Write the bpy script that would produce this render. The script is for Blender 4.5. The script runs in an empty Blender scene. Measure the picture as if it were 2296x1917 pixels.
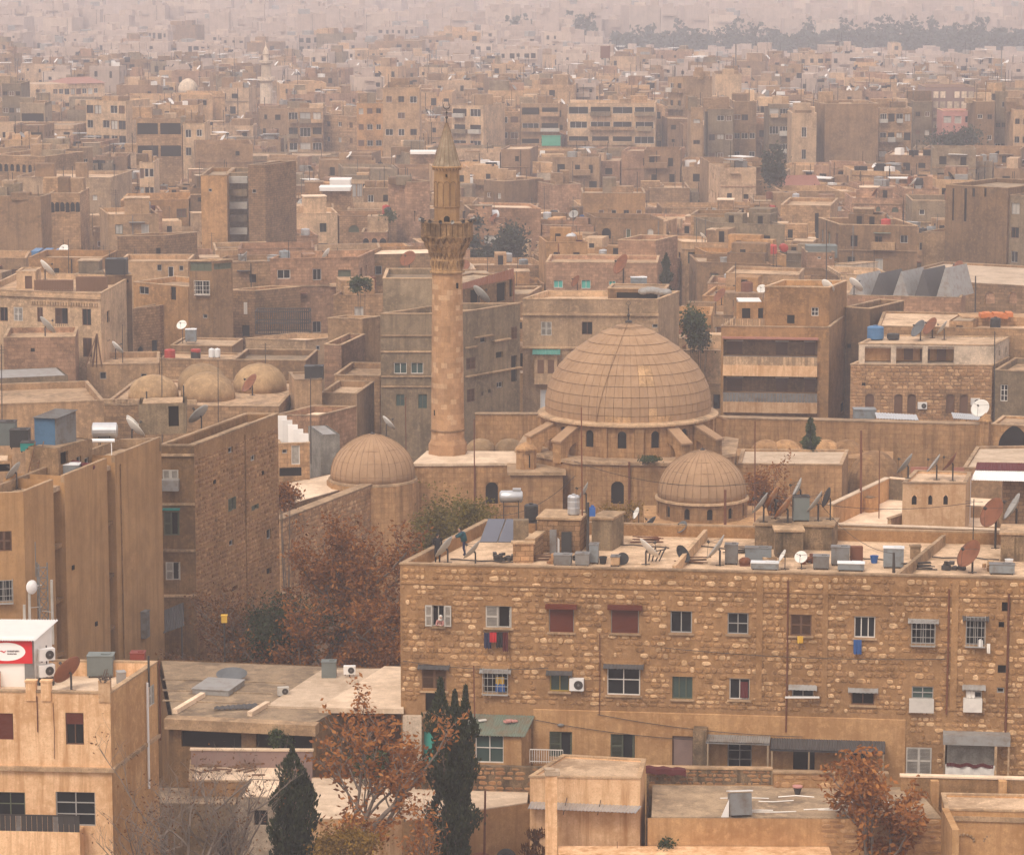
import bpy,bmesh,math,random
from math import sin,cos,pi,radians,atan,atan2,sqrt,hypot
from mathutils import Vector,Matrix
random.seed(7)
sc=bpy.context.scene
col=sc.collection
# --- camera, sky, sun, exposure
F,CX,CY,CAMH=7000.0,1148.0,958.5,52.0          # focal length and centre in photograph pixels, eye height in metres
TH=atan(1108.5/F)                                   # downward pitch
cam=bpy.data.cameras.new('camera')
cam.sensor_width=36.0
cam.lens=36.0*F/2296.0
cam.clip_start,cam.clip_end=1.0,60000.0
camo=bpy.data.objects.new('camera',cam)
camo.location=(0,0,CAMH)
camo.rotation_euler=(pi/2-TH,0,0)
col.objects.link(camo)
sc.camera=camo
SUN_EL,SUN_AZ=radians(50),radians(-152)             # azimuth from +Y towards +X: behind the camera, a little to the left
world=bpy.data.worlds.new('World')
sc.world=world
world.use_nodes=True
wn=world.node_tree
sky=wn.nodes.new('ShaderNodeTexSky')
sky.sky_type='NISHITA'
sky.sun_disc=False
sky.sun_elevation=SUN_EL
sky.sun_rotation=SUN_AZ
sky.air_density,sky.dust_density,sky.ozone_density=1.0,6.0,1.0
tint=wn.nodes.new('ShaderNodeMix')
tint.data_type='RGBA'
tint.inputs['Factor'].default_value=0.8             # an even warm overcast veil over the clear sky
tint.inputs['B'].default_value=(7.1,6.45,6.4,1)
wn.links.new(sky.outputs[0],tint.inputs['A'])
bg=wn.nodes['Background']
wn.links.new(tint.outputs['Result'],bg.inputs['Color'])
bg.inputs['Strength'].default_value=0.14
sl=bpy.data.lights.new('sun','SUN')
sl.energy=1.15
sl.angle=radians(18)
sl.color=(1.0,0.91,0.8)
so=bpy.data.objects.new('sun',sl)
sd=Vector((sin(SUN_AZ)*cos(SUN_EL),cos(SUN_AZ)*cos(SUN_EL),sin(SUN_EL)))
so.rotation_euler=sd.to_track_quat('Z','Y').to_euler()
so.location=(0,0,200)
col.objects.link(so)
vs=sc.view_settings
vs.view_transform,vs.look,vs.gamma,vs.use_curve_mapping='Standard','None',1.0,False
vs.exposure=0.5
sc.cycles.use_denoising=True
sc.cycles.max_bounces=5
sc.cycles.diffuse_bounces=3
sc.cycles.glossy_bounces=2
sc.cycles.transmission_bounces=2
sc.cycles.volume_bounces=2
sc.cycles.transparent_max_bounces=8
# --- pixel <-> place
def ray(u,v):
 yv=-(v-CY)/F
 return Vector(((u-CX)/F,cos(TH)+yv*sin(TH),-sin(TH)+yv*cos(TH)))
def P(u,v,z):
 r=ray(u,v)
 return Vector((0,0,CAMH))+r*((z-CAMH)/r.z)
def PD(u,v,d):
 r=ray(u,v)
 return Vector((0,0,CAMH))+r*(d/r.y)
def proj(p):
 x,y,z=p[0],p[1],p[2]-CAMH
 w=y*cos(TH)-z*sin(TH)
 up=y*sin(TH)+z*cos(TH)
 return CX+F*x/w,CY-F*up/w
def onwall(u,v,A,B):
 "pixel -> (distance along wall A->B, height)"
 r=ray(u,v)
 dx,dy=B[0]-A[0],B[1]-A[1]
 L=hypot(dx,dy)
 n=(dy/L,-dx/L)
 t=(n[0]*A[0]+n[1]*A[1])/(n[0]*r.x+n[1]*r.y)
 p=Vector((0,0,CAMH))+r*t
 return ((p.x-A[0])*dx+(p.y-A[1])*dy)/L,p.z
TILE={'a': (0,0),'b': (750,0),'c': (1496,0),'d': (0,400),'e': (750,400),'f': (1496,400),
  'g': (0,880),'h': (750,880),'i': (1496,880),'j': (0,1357),'k': (750,1357),'l': (1496,1357)}
def t(k,x,y):
 o=TILE[k]
 return o[0]+x*0.38095,o[1]+y*0.38095
def tr(k,x0,y0,x1,y1):
 return t(k,x0,y0)+t(k,x1,y1)
def D(x,y):
 return x*1.09333,y*1.09333
# --- materials
MATS={}
def nodes_of(m):
 m.use_nodes=True
 nt=m.node_tree
 return nt,nt.nodes,nt.links,nt.nodes['Principled BSDF']
def rgb(c):
 return (c[0],c[1],c[2],1)
def node(ns,typ,**kw):
 n=ns.new(typ)
 for k,v in kw.items():
  setattr(n,k,v)
 return n
def noise(ns,ls,vec,scale,detail=4,rough=0.6):
 n=ns.new('ShaderNodeTexNoise')
 n.inputs['Scale'].default_value=scale
 n.inputs['Detail'].default_value=detail
 n.inputs['Roughness'].default_value=rough
 if vec is not None:
  ls.new(vec,n.inputs['Vector'])
 return n.outputs['Fac']
def ramp(ns,ls,fac,stops,interp='LINEAR'):
 r=ns.new('ShaderNodeValToRGB')
 r.color_ramp.interpolation=interp
 e=r.color_ramp.elements
 while len(e)<len(stops):
  e.new(0.5)
 for i,(p,c) in enumerate(stops):
  e[i].position=p
  e[i].color=rgb(c) if not isinstance(c,float) else (c,c,c,1)
 ls.new(fac,r.inputs['Fac'])
 return r.outputs['Color']
def mixc(ns,ls,fac,a,b,mode='MIX'):
 m=ns.new('ShaderNodeMix')
 m.data_type='RGBA'
 m.blend_type=mode
 for sock,val in ((m.inputs['Factor'],fac),(m.inputs['A'],a),(m.inputs['B'],b)):
  if isinstance(val,(int,float)):
   sock.default_value=val
  elif isinstance(val,tuple):
   sock.default_value=rgb(val)
  else:
   ls.new(val,sock)
 return m.outputs['Result']
def math_(ns,ls,op,a,b=0.0):
 m=ns.new('ShaderNodeMath')
 m.operation=op
 for i,val in ((0,a),(1,b)):
  if isinstance(val,(int,float)):
   m.inputs[i].default_value=val
  else:
   ls.new(val,m.inputs[i])
 return m.outputs[0]
def rnd(ns,ls,island=True):
 oi=ns.new('ShaderNodeObjectInfo')
 ge=ns.new('ShaderNodeNewGeometry')
 if not island:
  return oi.outputs['Random'],ge.outputs['Position']
 s=math_(ns,ls,'ADD',oi.outputs['Random'],ge.outputs['Random Per Island'])
 return math_(ns,ls,'FRACT',s),ge.outputs['Position']
def scaled(ns,ls,vec,s,rz=0.0):
 m=ns.new('ShaderNodeMapping')
 m.inputs['Scale'].default_value=s
 m.inputs['Rotation'].default_value=(0,0,rz)
 ls.new(vec,m.inputs['Vector'])
 return m.outputs[0]
def weathered(name,c,dark=None,light=None,streak=0.6,blotch=0.75,bump=0.5,rough=0.92,vary=0.28,grain=2.6,brick=None,ramp_cols=None,streak_c=None):
 "plaster, stone, concrete: large blotches, vertical run-down stains, fine grain; each piece or building a little different"
 tk=(0.86,0.755,0.63) if name[:5] in ('wall_','far_w','far_r','roof_','copin','pale_') else (0.91,0.775,0.6)
 tone=lambda q: (q[0]*tk[0],q[1]*tk[1],q[2]*tk[2])
 c,dark,light,streak_c=[tone(q) if q else q for q in (c,dark,light,streak_c)]
 ramp_cols=[tone(q) for q in ramp_cols] if ramp_cols else None
 m=bpy.data.materials.new(name)
 nt,ns,ls,bs=nodes_of(m)
 r,pos=rnd(ns,ls,bool(ramp_cols) or name=='lead')
 dark=dark or tuple(x*0.4 for x in c)
 light=light or tuple(min(1,x*1.25) for x in c)
 base=c
 if ramp_cols:
  k=len(ramp_cols)
  base=ramp(ns,ls,r,[(i/k,cc) for i,cc in enumerate(ramp_cols)],'CONSTANT')
  dark=mixc(ns,ls,1.0,base,(0.38,0.36,0.35),'MULTIPLY')
  light=mixc(ns,ls,1.0,base,(1.25,1.25,1.27),'MULTIPLY')
 big=noise(ns,ls,pos,0.33,6,0.68)
 mid=noise(ns,ls,pos,grain,5,0.7)
 st=noise(ns,ls,scaled(ns,ls,pos,(1.9,1.9,0.13)),1.0,5,0.72)
 cc=mixc(ns,ls,math_(ns,ls,'MULTIPLY',ramp(ns,ls,big,[(0.42,0.0),(0.62,1.0)]),blotch),base,dark)
 cc=mixc(ns,ls,math_(ns,ls,'MULTIPLY',ramp(ns,ls,mid,[(0.48,0.0),(0.66,1.0)]),blotch),cc,light)
 cc=mixc(ns,ls,math_(ns,ls,'MULTIPLY',ramp(ns,ls,st,[(0.47,0.0),(0.68,1.0)]),streak),cc,streak_c or dark)
 fine=noise(ns,ls,pos,11.0,4,0.75)
 cc=mixc(ns,ls,math_(ns,ls,'MULTIPLY',ramp(ns,ls,fine,[(0.5,0.0),(0.66,1.0)]),0.8*blotch),cc,dark)
 cav=noise(ns,ls,pos,0.9,8,0.75)
 cc=mixc(ns,ls,math_(ns,ls,'MULTIPLY',ramp(ns,ls,cav,[(0.53,0.0),(0.64,1.0)]),0.55*blotch),cc,dark)
 if brick:
  bw,bh,dk=brick[:3]
  ctr=brick[3] if len(brick)>3 else 0.2
  sx=ns.new('ShaderNodeSeparateXYZ')
  ls.new(pos,sx.inputs[0])
  cb=ns.new('ShaderNodeCombineXYZ')
  wob=math_(ns,ls,'MULTIPLY',noise(ns,ls,pos,1.3,2),0.35*bh)
  ls.new(math_(ns,ls,'ADD',sx.outputs[0],sx.outputs[1]),cb.inputs[0])
  ls.new(math_(ns,ls,'ADD',sx.outputs[2],wob),cb.inputs[1])
  bt=ns.new('ShaderNodeTexBrick')
  bt.inputs['Scale'].default_value=1.0
  bt.inputs['Brick Width'].default_value=bw
  bt.inputs['Row Height'].default_value=bh
  bt.inputs['Mortar Size'].default_value=bh*0.09
  bt.inputs['Mortar Smooth'].default_value=0.5
  bt.inputs['Bias'].default_value=0.0
  bt.inputs['Color1'].default_value=(1-ctr,1-ctr,1-ctr*1.1,1)
  bt.inputs['Color2'].default_value=(1+ctr,1+ctr,1+ctr,1)
  bt.inputs['Mortar'].default_value=(dk,dk*0.95,dk*0.9,1)
  ls.new(cb.outputs[0],bt.inputs['Vector'])
  cc=mixc(ns,ls,1.0,cc,bt.outputs['Color'],'MULTIPLY')
 hv=ns.new('ShaderNodeHueSaturation')
 ls.new(cc,hv.inputs['Color'])
 mr=ns.new('ShaderNodeMapRange')
 ls.new(r,mr.inputs['Value'])
 mr.inputs['To Min'].default_value=1-vary
 mr.inputs['To Max'].default_value=1+vary
 ls.new(mr.outputs[0],hv.inputs['Value'])
 ls.new(hv.outputs[0],bs.inputs['Base Color'])
 bs.inputs['Roughness'].default_value=rough
 bs.inputs['Specular IOR Level'].default_value=0.2
 if bump:
  b=ns.new('ShaderNodeBump')
  b.inputs['Strength'].default_value=bump
  b.inputs['Distance'].default_value=0.05
  ls.new(mid,b.inputs['Height'])
  ls.new(b.outputs[0],bs.inputs['Normal'])
 MATS[name]=m
 return m
def simple(name,c,rough=0.7,metal=0.0,vary=0.12,spec=0.3,dirt=0.35,dirt_c=None,scale=1.5):
 m=bpy.data.materials.new(name)
 nt,ns,ls,bs=nodes_of(m)
 r,pos=rnd(ns,ls,False)
 n=noise(ns,ls,pos,scale,5,0.7)
 cc=mixc(ns,ls,math_(ns,ls,'MULTIPLY',ramp(ns,ls,n,[(0.45,0.0),(0.7,1.0)]),dirt),c,dirt_c or tuple(x*0.55 for x in c))
 hv=ns.new('ShaderNodeHueSaturation')
 ls.new(cc,hv.inputs['Color'])
 mr=ns.new('ShaderNodeMapRange')
 ls.new(r,mr.inputs['Value'])
 mr.inputs['To Min'].default_value=1-vary
 mr.inputs['To Max'].default_value=1+vary
 ls.new(mr.outputs[0],hv.inputs['Value'])
 ls.new(hv.outputs[0],bs.inputs['Base Color'])
 bs.inputs['Roughness'].default_value=rough
 bs.inputs['Metallic'].default_value=metal
 bs.inputs['Specular IOR Level'].default_value=spec
 MATS[name]=m
 return m
def leafmat(name,cols,trans=0.3):
 m=bpy.data.materials.new(name)
 nt,ns,ls,bs=nodes_of(m)
 r,pos=rnd(ns,ls)
 k=len(cols)
 cc=ramp(ns,ls,r,[(i/(k-1),c) for i,c in enumerate(cols)])
 big=noise(ns,ls,pos,0.9,3)
 cc=mixc(ns,ls,math_(ns,ls,'MULTIPLY',ramp(ns,ls,big,[(0.4,0.0),(0.65,1.0)]),0.45),cc,tuple(x*0.55 for x in cols[0]))
 ls.new(cc,bs.inputs['Base Color'])
 bs.inputs['Roughness'].default_value=0.8
 bs.inputs['Specular IOR Level'].default_value=0.15
 tl=ns.new('ShaderNodeBsdfTranslucent')
 ls.new(cc,tl.inputs['Color'])
 mx=ns.new('ShaderNodeMixShader')
 mx.inputs[0].default_value=trans
 ls.new(bs.outputs[0],mx.inputs[1])
 ls.new(tl.outputs[0],mx.inputs[2])
 ls.new(mx.outputs[0],ns['Material Output'].inputs['Surface'])
 MATS[name]=m
 return m
# walls
weathered('wall_sand',(0.42,0.285,0.17),brick=(0.62,0.33,0.75),streak=0.45)
weathered('wall_buff',(0.47,0.33,0.205),streak=0.6)
weathered('wall_pink',(0.44,0.285,0.195),brick=(0.7,0.36,0.78),streak=0.4)
weathered('wall_grey',(0.30,0.245,0.175),streak=0.6)
weathered('wall_ochre',(0.46,0.285,0.14),streak=0.5)
weathered('wall_cream',(0.60,0.455,0.315),streak=0.55)
weathered('wall_brown',(0.27,0.18,0.105),streak=0.6)
weathered('wall_stone',(0.40,0.265,0.16),brick=(0.55,0.3,0.55),streak=0.4,blotch=0.7)
weathered('wall_white',(0.72,0.64,0.55),streak=0.3)
weathered('wall_bluegrey',(0.30,0.31,0.31),streak=0.4)
weathered('far_wall',(0.4,0.3,0.2),streak=0.5,vary=0.2,ramp_cols=[(0.42,0.285,0.17),(0.47,0.33,0.205),(0.44,0.285,0.195),(0.30,0.245,0.175),(0.58,0.44,0.31),(0.27,0.18,0.11),(0.5,0.35,0.21)])
weathered('far_roof',(0.5,0.4,0.3),streak=0.0,blotch=0.8,vary=0.2,ramp_cols=[(0.46,0.34,0.23),(0.54,0.41,0.29),(0.36,0.28,0.2),(0.6,0.48,0.36)])
weathered('pale_wall',(0.6,0.5,0.43),streak=0.3,blotch=0.3,vary=0.12,ramp_cols=[(0.5,0.43,0.4),(0.53,0.46,0.44),(0.48,0.41,0.38),(0.56,0.49,0.45),(0.46,0.4,0.38)])  # pale concrete of the far quarter, with distance haze mixed into its colour
weathered('roof_pale',(0.60,0.48,0.36),dark=(0.3,0.22,0.15),streak=0.0,blotch=0.85,grain=1.4)
weathered('roof_tan',(0.48,0.36,0.25),dark=(0.2,0.15,0.1),streak=0.0,blotch=0.9,grain=1.7)
weathered('roof_grey',(0.37,0.30,0.22),dark=(0.16,0.13,0.1),streak=0.0,blotch=0.9,grain=1.2)
weathered('roof_white',(0.76,0.66,0.55),dark=(0.45,0.36,0.27),streak=0.0,blotch=0.6,grain=1.3)
weathered('coping',(0.52,0.39,0.265),dark=(0.2,0.15,0.1),streak=0.2,blotch=0.8,grain=2.0)
weathered('concrete_tan',(0.6,0.4,0.225),dark=(0.3,0.19,0.1),light=(0.68,0.48,0.29),streak=0.6,blotch=0.5,grain=0.9)
weathered('concrete_dark',(0.3,0.2,0.115),streak=0.6)
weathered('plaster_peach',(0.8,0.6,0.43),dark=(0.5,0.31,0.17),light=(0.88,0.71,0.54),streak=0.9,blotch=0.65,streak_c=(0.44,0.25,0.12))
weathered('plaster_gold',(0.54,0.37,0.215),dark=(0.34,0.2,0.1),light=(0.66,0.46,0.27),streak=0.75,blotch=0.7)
weathered('mortar',(0.39,0.255,0.145),dark=(0.22,0.135,0.07),light=(0.5,0.345,0.21),streak=0.5,blotch=0.75,grain=3.5,bump=0.6,vary=0.06)
weathered('stone',(0.44,0.29,0.165),streak=0.4,blotch=0.8,grain=4.0,vary=0.12,ramp_cols=[(0.39,0.25,0.135),(0.46,0.305,0.18),(0.54,0.375,0.23),(0.41,0.265,0.145),(0.66,0.49,0.325),(0.44,0.29,0.165),(0.5,0.335,0.195),(0.74,0.57,0.4),(0.42,0.27,0.15),(0.58,0.415,0.265)])
weathered('stone_brown',(0.4,0.25,0.15),streak=0.3,blotch=0.5,grain=4.0,vary=0.15,ramp_cols=[(0.31,0.19,0.11),(0.36,0.22,0.13),(0.42,0.27,0.16),(0.33,0.2,0.12),(0.38,0.235,0.135),(0.44,0.29,0.175)])
weathered('stone_mid',(0.4,0.25,0.15),streak=0.3,blotch=0.5,grain=4.0,vary=0.1,ramp_cols=[(0.46,0.29,0.17),(0.52,0.35,0.21),(0.42,0.27,0.155),(0.6,0.43,0.28)])
weathered('mosque_stone',(0.43,0.285,0.165),dark=(0.2,0.125,0.065),light=(0.54,0.39,0.24),brick=(0.75,0.4,0.86,0.1),streak=0.85,blotch=0.55,streak_c=(0.18,0.11,0.06))
weathered('minaret_stone',(0.5,0.34,0.21),streak=0.25,blotch=0.4,vary=0.1,grain=3,ramp_cols=[(0.50,0.335,0.215),(0.54,0.365,0.24),(0.47,0.31,0.195),(0.62,0.455,0.32),(0.52,0.35,0.225),(0.49,0.33,0.21)])
weathered('minaret_gold',(0.55,0.39,0.235),dark=(0.28,0.17,0.08),streak=0.5,blotch=0.5)
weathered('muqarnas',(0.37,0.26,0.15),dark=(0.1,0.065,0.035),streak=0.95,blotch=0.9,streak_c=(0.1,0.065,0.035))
weathered('lead',(0.40,0.29,0.205),dark=(0.28,0.195,0.135),light=(0.46,0.345,0.255),streak=0.5,blotch=0.5,vary=0.04,grain=1.2,rough=0.8)
weathered('lead_patch',(0.6,0.43,0.28),vary=0.1)
weathered('lead_seam',(0.33,0.235,0.16),vary=0.1,bump=0)
weathered('cone_lead',(0.32,0.29,0.25),dark=(0.19,0.165,0.13),streak=0.6)
weathered('dome_plaster',(0.40,0.305,0.20),dark=(0.2,0.145,0.09),streak=0.6,blotch=0.7)
weathered('earth',(0.13,0.09,0.06),streak=0.0,blotch=0.8)  # ground colour darkened to deepen the shade in narrow alleys
weathered('soot_concrete',(0.27,0.21,0.15),dark=(0.06,0.05,0.04),streak=0.95,blotch=0.8,streak_c=(0.05,0.042,0.033))
# small materials
simple('glass',(0.014,0.015,0.016),rough=0.25,spec=0.12,dirt=0.3,vary=0.3)
simple('glass_green',(0.05,0.085,0.075),rough=0.2,spec=0.5)
simple('dark',(0.016,0.013,0.011),rough=0.95,spec=0.05)  # near-black colour standing for the shade inside openings, niches and rooms
simple('frame_white',(0.62,0.57,0.5));simple('frame_grey',(0.32,0.3,0.27));simple('frame_brown',(0.13,0.065,0.035))
simple('frame_green',(0.09,0.1,0.06));simple('frame_teal',(0.07,0.22,0.18));simple('shutter_grey',(0.46,0.42,0.36),dirt=0.6)
simple('roller_brown',(0.12,0.024,0.009),rough=0.6);simple('frame_yellow',(0.4,0.27,0.05));simple('door_mauve',(0.27,0.18,0.15))
simple('teal_door',(0.06,0.36,0.29),rough=0.5);simple('wood',(0.16,0.085,0.045));simple('wood_pale',(0.35,0.25,0.15))
simple('dish_grey',(0.36,0.34,0.30),rough=0.6,dirt=0.5);simple('dish_white',(0.72,0.68,0.6),rough=0.5,dirt=0.25)
simple('dish_rust',(0.2,0.075,0.035),rough=0.85,dirt=0.7,dirt_c=(0.1,0.04,0.02));simple('dish_orange',(0.36,0.15,0.05),rough=0.85,dirt=0.8,dirt_c=(0.4,0.34,0.26),scale=2.5)
simple('dish_dark',(0.12,0.125,0.125),rough=0.6);simple('metal_dark',(0.05,0.042,0.036),rough=0.7);simple('rust',(0.16,0.06,0.03),rough=0.9)
simple('metal_grey',(0.17,0.165,0.155),rough=0.6,dirt=0.8,dirt_c=(0.1,0.065,0.04));simple('galvanised',(0.5,0.5,0.49),rough=0.35,metal=0.6,dirt=0.3)
simple('tank_black',(0.03,0.028,0.026),rough=0.6);simple('tank_red',(0.4,0.05,0.035),rough=0.6);simple('tank_blue',(0.06,0.16,0.3),rough=0.5)
simple('tank_white',(0.66,0.66,0.64),rough=0.5);simple('tank_green',(0.155,0.17,0.155),rough=0.7);simple('tank_greyblue',(0.2,0.22,0.225),rough=0.6,dirt=0.8,dirt_c=(0.11,0.08,0.055))
simple('red_box',(0.2,0.035,0.02));simple('blue_sheet',(0.07,0.15,0.24),dirt=0.6);simple('sheet_grey',(0.27,0.26,0.24),rough=0.5,dirt=0.7,dirt_c=(0.16,0.11,0.07))
simple('sheet_green',(0.16,0.19,0.14),dirt=0.8,dirt_c=(0.2,0.13,0.08));simple('sheet_white',(0.78,0.74,0.68),rough=0.5,dirt=0.15);simple('sheet_red',(0.32,0.14,0.095));simple('sheet_dark',(0.07,0.065,0.062),rough=0.6,dirt=0.4)
simple('solar',(0.11,0.115,0.14),rough=0.2,spec=0.5,dirt=0.15);simple('sign_red',(0.55,0.02,0.025),rough=0.4,dirt=0.05);simple('sign_white',(0.8,0.78,0.74),rough=0.4,dirt=0.05);simple('ink',(0.04,0.02,0.02),dirt=0)
simple('cloth_red',(0.5,0.025,0.03),rough=0.95);simple('cloth_navy',(0.02,0.025,0.06),rough=0.95);simple('cloth_white',(0.75,0.7,0.62),rough=0.95);simple('cloth_black',(0.018,0.017,0.018),rough=0.95);simple('cloth_teal',(0.015,0.07,0.085),rough=0.95)
simple('cloth_yellow',(0.6,0.36,0.05),rough=0.95);simple('cloth_pink',(0.5,0.24,0.2),rough=0.95);simple('cloth_blue',(0.03,0.09,0.25),rough=0.95);simple('cloth_orange',(0.5,0.16,0.05),rough=0.95);simple('cloth_maroon',(0.1,0.02,0.02),rough=0.95)
simple('skin',(0.42,0.24,0.16),rough=0.6,dirt=0.05);simple('hair',(0.015,0.012,0.01));simple('plastic_white',(0.75,0.72,0.67),rough=0.5,dirt=0.15);simple('blue_plastic',(0.03,0.1,0.3));simple('teal_plastic',(0.02,0.2,0.17));simple('green_plastic',(0.06,0.3,0.2))
simple('bark',(0.13,0.095,0.07),rough=0.95,dirt=0.6);simple('bark_grey',(0.2,0.155,0.12),rough=0.95,dirt=0.6)
leafmat('leaf_rust',[(0.15,0.052,0.014),(0.28,0.102,0.024),(0.4,0.165,0.038)])
leafmat('leaf_orange',[(0.22,0.075,0.02),(0.38,0.145,0.035),(0.48,0.21,0.06)])
leafmat('leaf_brown',[(0.1,0.042,0.016),(0.17,0.07,0.022),(0.24,0.105,0.03)])
leafmat('leaf_olive',[(0.1,0.08,0.02),(0.18,0.14,0.033),(0.27,0.19,0.045)])
leafmat('leaf_gold',[(0.16,0.09,0.02),(0.26,0.15,0.03),(0.34,0.2,0.045)])
leafmat('leaf_cypress',[(0.016,0.024,0.01),(0.034,0.044,0.016),(0.06,0.068,0.026)],trans=0.1)
leafmat('leaf_green',[(0.03,0.05,0.018),(0.06,0.085,0.03),(0.1,0.12,0.045)])
leafmat('leaf_far',[(0.03,0.04,0.028),(0.05,0.06,0.04),(0.07,0.08,0.05)])
def M_(x):
 return MATS[x] if isinstance(x,str) else x
# --- mesh builder
WL={}
class MB:
 def __init__(s):
  s.v,s.f,s.m=[],[],[]
 def add(s,vs,fs,m=0):
  o=len(s.v)
  s.v.extend(vs)
  s.f.extend([tuple(i+o for i in f) for f in fs])
  s.m.extend([m]*len(fs))
 def quad(s,a,b,c,d,m=0):
  s.add([tuple(a),tuple(b),tuple(c),tuple(d)],[(0,1,2,3)],m)
 def box(s,c,size,rz=0.0,m=0,M=None):
  x,y,z=size[0]/2,size[1]/2,size[2]/2
  vs=[Vector((a*x,b*y,e*z)) for e in (-1,1) for a,b in ((-1,-1),(1,-1),(1,1),(-1,1))]
  R=Matrix.Translation(Vector(c)) @ (Matrix.Rotation(rz,4,'Z') if M is None else M)
  s.add([tuple(R @ p) for p in vs],[(3,2,1,0),(4,5,6,7),(0,1,5,4),(1,2,6,5),(2,3,7,6),(3,0,4,7)],m)
 def bar(s,a,b,w,h=None,m=0):
  a,b=Vector(a),Vector(b)
  d=b-a
  L=d.length
  if L<1e-5:
   return
  q=d.to_track_quat('X','Z').to_matrix().to_4x4()
  s.box((a+b)/2,(L,w,h or w),M=q,m=m)
 def tube(s,path,r,n=6,m=0,cap=True):
  path=[Vector(p) for p in path]
  rs=r if isinstance(r,(list,tuple)) else [r]*len(path)
  rings=[]
  for i,p in enumerate(path):
   d=(path[min(i+1,len(path)-1)]-path[max(i-1,0)])
   d=d.normalized() if d.length>1e-6 else Vector((0,0,1))
   a=d.cross(Vector((0.31,0.95,0.05)))
   a=a.normalized() if a.length>1e-3 else Vector((1,0,0))
   b=d.cross(a)
   rings.append([tuple(p+(a*cos(2*pi*k/n)+b*sin(2*pi*k/n))*rs[i]) for k in range(n)])
  vs=[v for rg in rings for v in rg]
  fs=[(i*n+k,i*n+(k+1) % n,(i+1)*n+(k+1) % n,(i+1)*n+k) for i in range(len(path)-1) for k in range(n)]
  if cap:
   fs += [tuple(range(n-1,-1,-1)),tuple(range((len(path)-1)*n,len(path)*n))]
  s.add(vs,fs,m)
 def lathe(s,c,prof,n=16,m=0,M=None):
  vs=[]
  for (r,z) in prof:
   for k in range(n):
    a=2*pi*(k+0.5)/n
    p=Vector((r*cos(a),r*sin(a),z))
    if M is not None:
     p=M @ p
    vs.append(tuple(p+Vector(c)))
  fs=[(i*n+k,i*n+(k+1) % n,(i+1)*n+(k+1) % n,(i+1)*n+k) for i in range(len(prof)-1) for k in range(n)]
  if prof[0][0]>1e-4:
   fs.append(tuple(range(n-1,-1,-1)))
  if prof[-1][0]>1e-4:
   fs.append(tuple(range((len(prof)-1)*n,len(prof)*n)))
  s.add(vs,fs,m)
 def prism(s,poly,z0,z1,m=0):
  n=len(poly)
  vs=[(p[0],p[1],z0) for p in poly]+[(p[0],p[1],z1) for p in poly]
  fs=[(i,(i+1) % n,n+(i+1) % n,n+i) for i in range(n)]
  fs += [tuple(range(n-1,-1,-1)),tuple(range(n,2*n))]
  s.add(vs,fs,m)
 def ico(s,c,r,m=0,sub=1,sq=(1,1,1),M=None):
  bm=bmesh.new()
  bmesh.ops.create_icosphere(bm,subdivisions=sub,radius=1)
  vs=[]
  for v in bm.verts:
   p=Vector((v.co.x*r*sq[0],v.co.y*r*sq[1],v.co.z*r*sq[2]))
   if M is not None:
    p=M @ p
   vs.append(tuple(p+Vector(c)))
  fs=[tuple(v.index for v in f.verts) for f in bm.faces]
  bm.free()
  s.add(vs,fs,m)
 def sheet(s,a,b,c,d,n=12,amp=0.03,m=0,thick=0.02):
  "corrugated sheet: a-b is the lower edge, d-c the upper edge, ridges run a->d"
  a,b,c,d=[Vector(p) for p in (a,b,c,d)]
  nn=(b-a).cross(d-a).normalized()
  for off in (0,-thick):
   vs=[]
   for i in range(n*2+1):
    k=i/(n*2)
    o=nn*((amp if i % 2 else -amp)+off)
    vs += [tuple(a.lerp(b,k)+o),tuple(d.lerp(c,k)+o)]
   s.add(vs,[(2*i,2*i+2,2*i+3,2*i+1) for i in range(n*2)],m)
 def mesh(s,name,mats,off=None,smooth=False):
  me=bpy.data.meshes.new(name)
  vs=s.v if off is None else [(v[0]-off[0],v[1]-off[1],v[2]-off[2]) for v in s.v]
  me.from_pydata(vs,[],s.f)
  for m in (mats if isinstance(mats,(list,tuple)) else [mats]):
   me.materials.append(M_(m))
  if len(me.materials)>1:
   me.polygons.foreach_set('material_index',s.m)
  if smooth:
   me.polygons.foreach_set('use_smooth',[True]*len(me.polygons))
  me.update()
  return me
 def build(s,name,mats,parent=None,smooth=False,kind=None):
  off=WL.get(parent) if parent is not None else None
  if parent is None:
   xs=[v[0] for v in s.v];ys=[v[1] for v in s.v];zs=[v[2] for v in s.v]
   off=Vector(((min(xs)+max(xs))/2,(min(ys)+max(ys))/2,min(zs)))
  o=bpy.data.objects.new(name,s.mesh(name,mats,off,smooth))
  col.objects.link(o)
  if parent is not None:
   o.parent=parent
  else:
   o.location=off
  WL[o]=off
  if kind:
   o['kind']=kind
  return o
def thing(name,label,cat,loc,group=None):
 o=bpy.data.objects.new(name,None)
 o.empty_display_size=0.5
 col.objects.link(o)
 o.location=loc
 WL[o]=Vector(loc)
 return tag(o,label,cat,group)
def tag(o,label,cat,group=None):
 o['label']=label
 o['category']=cat
 if group:
  o['group']=group
 return o
def inst(name,me,M,parent,local=False):
 o=bpy.data.objects.new(name,me)
 col.objects.link(o)
 if parent is not None:
  o.parent=parent
  if not local:
   M=Matrix.Translation(-WL[parent]) @ M
 o.matrix_local=M
 return o
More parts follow.
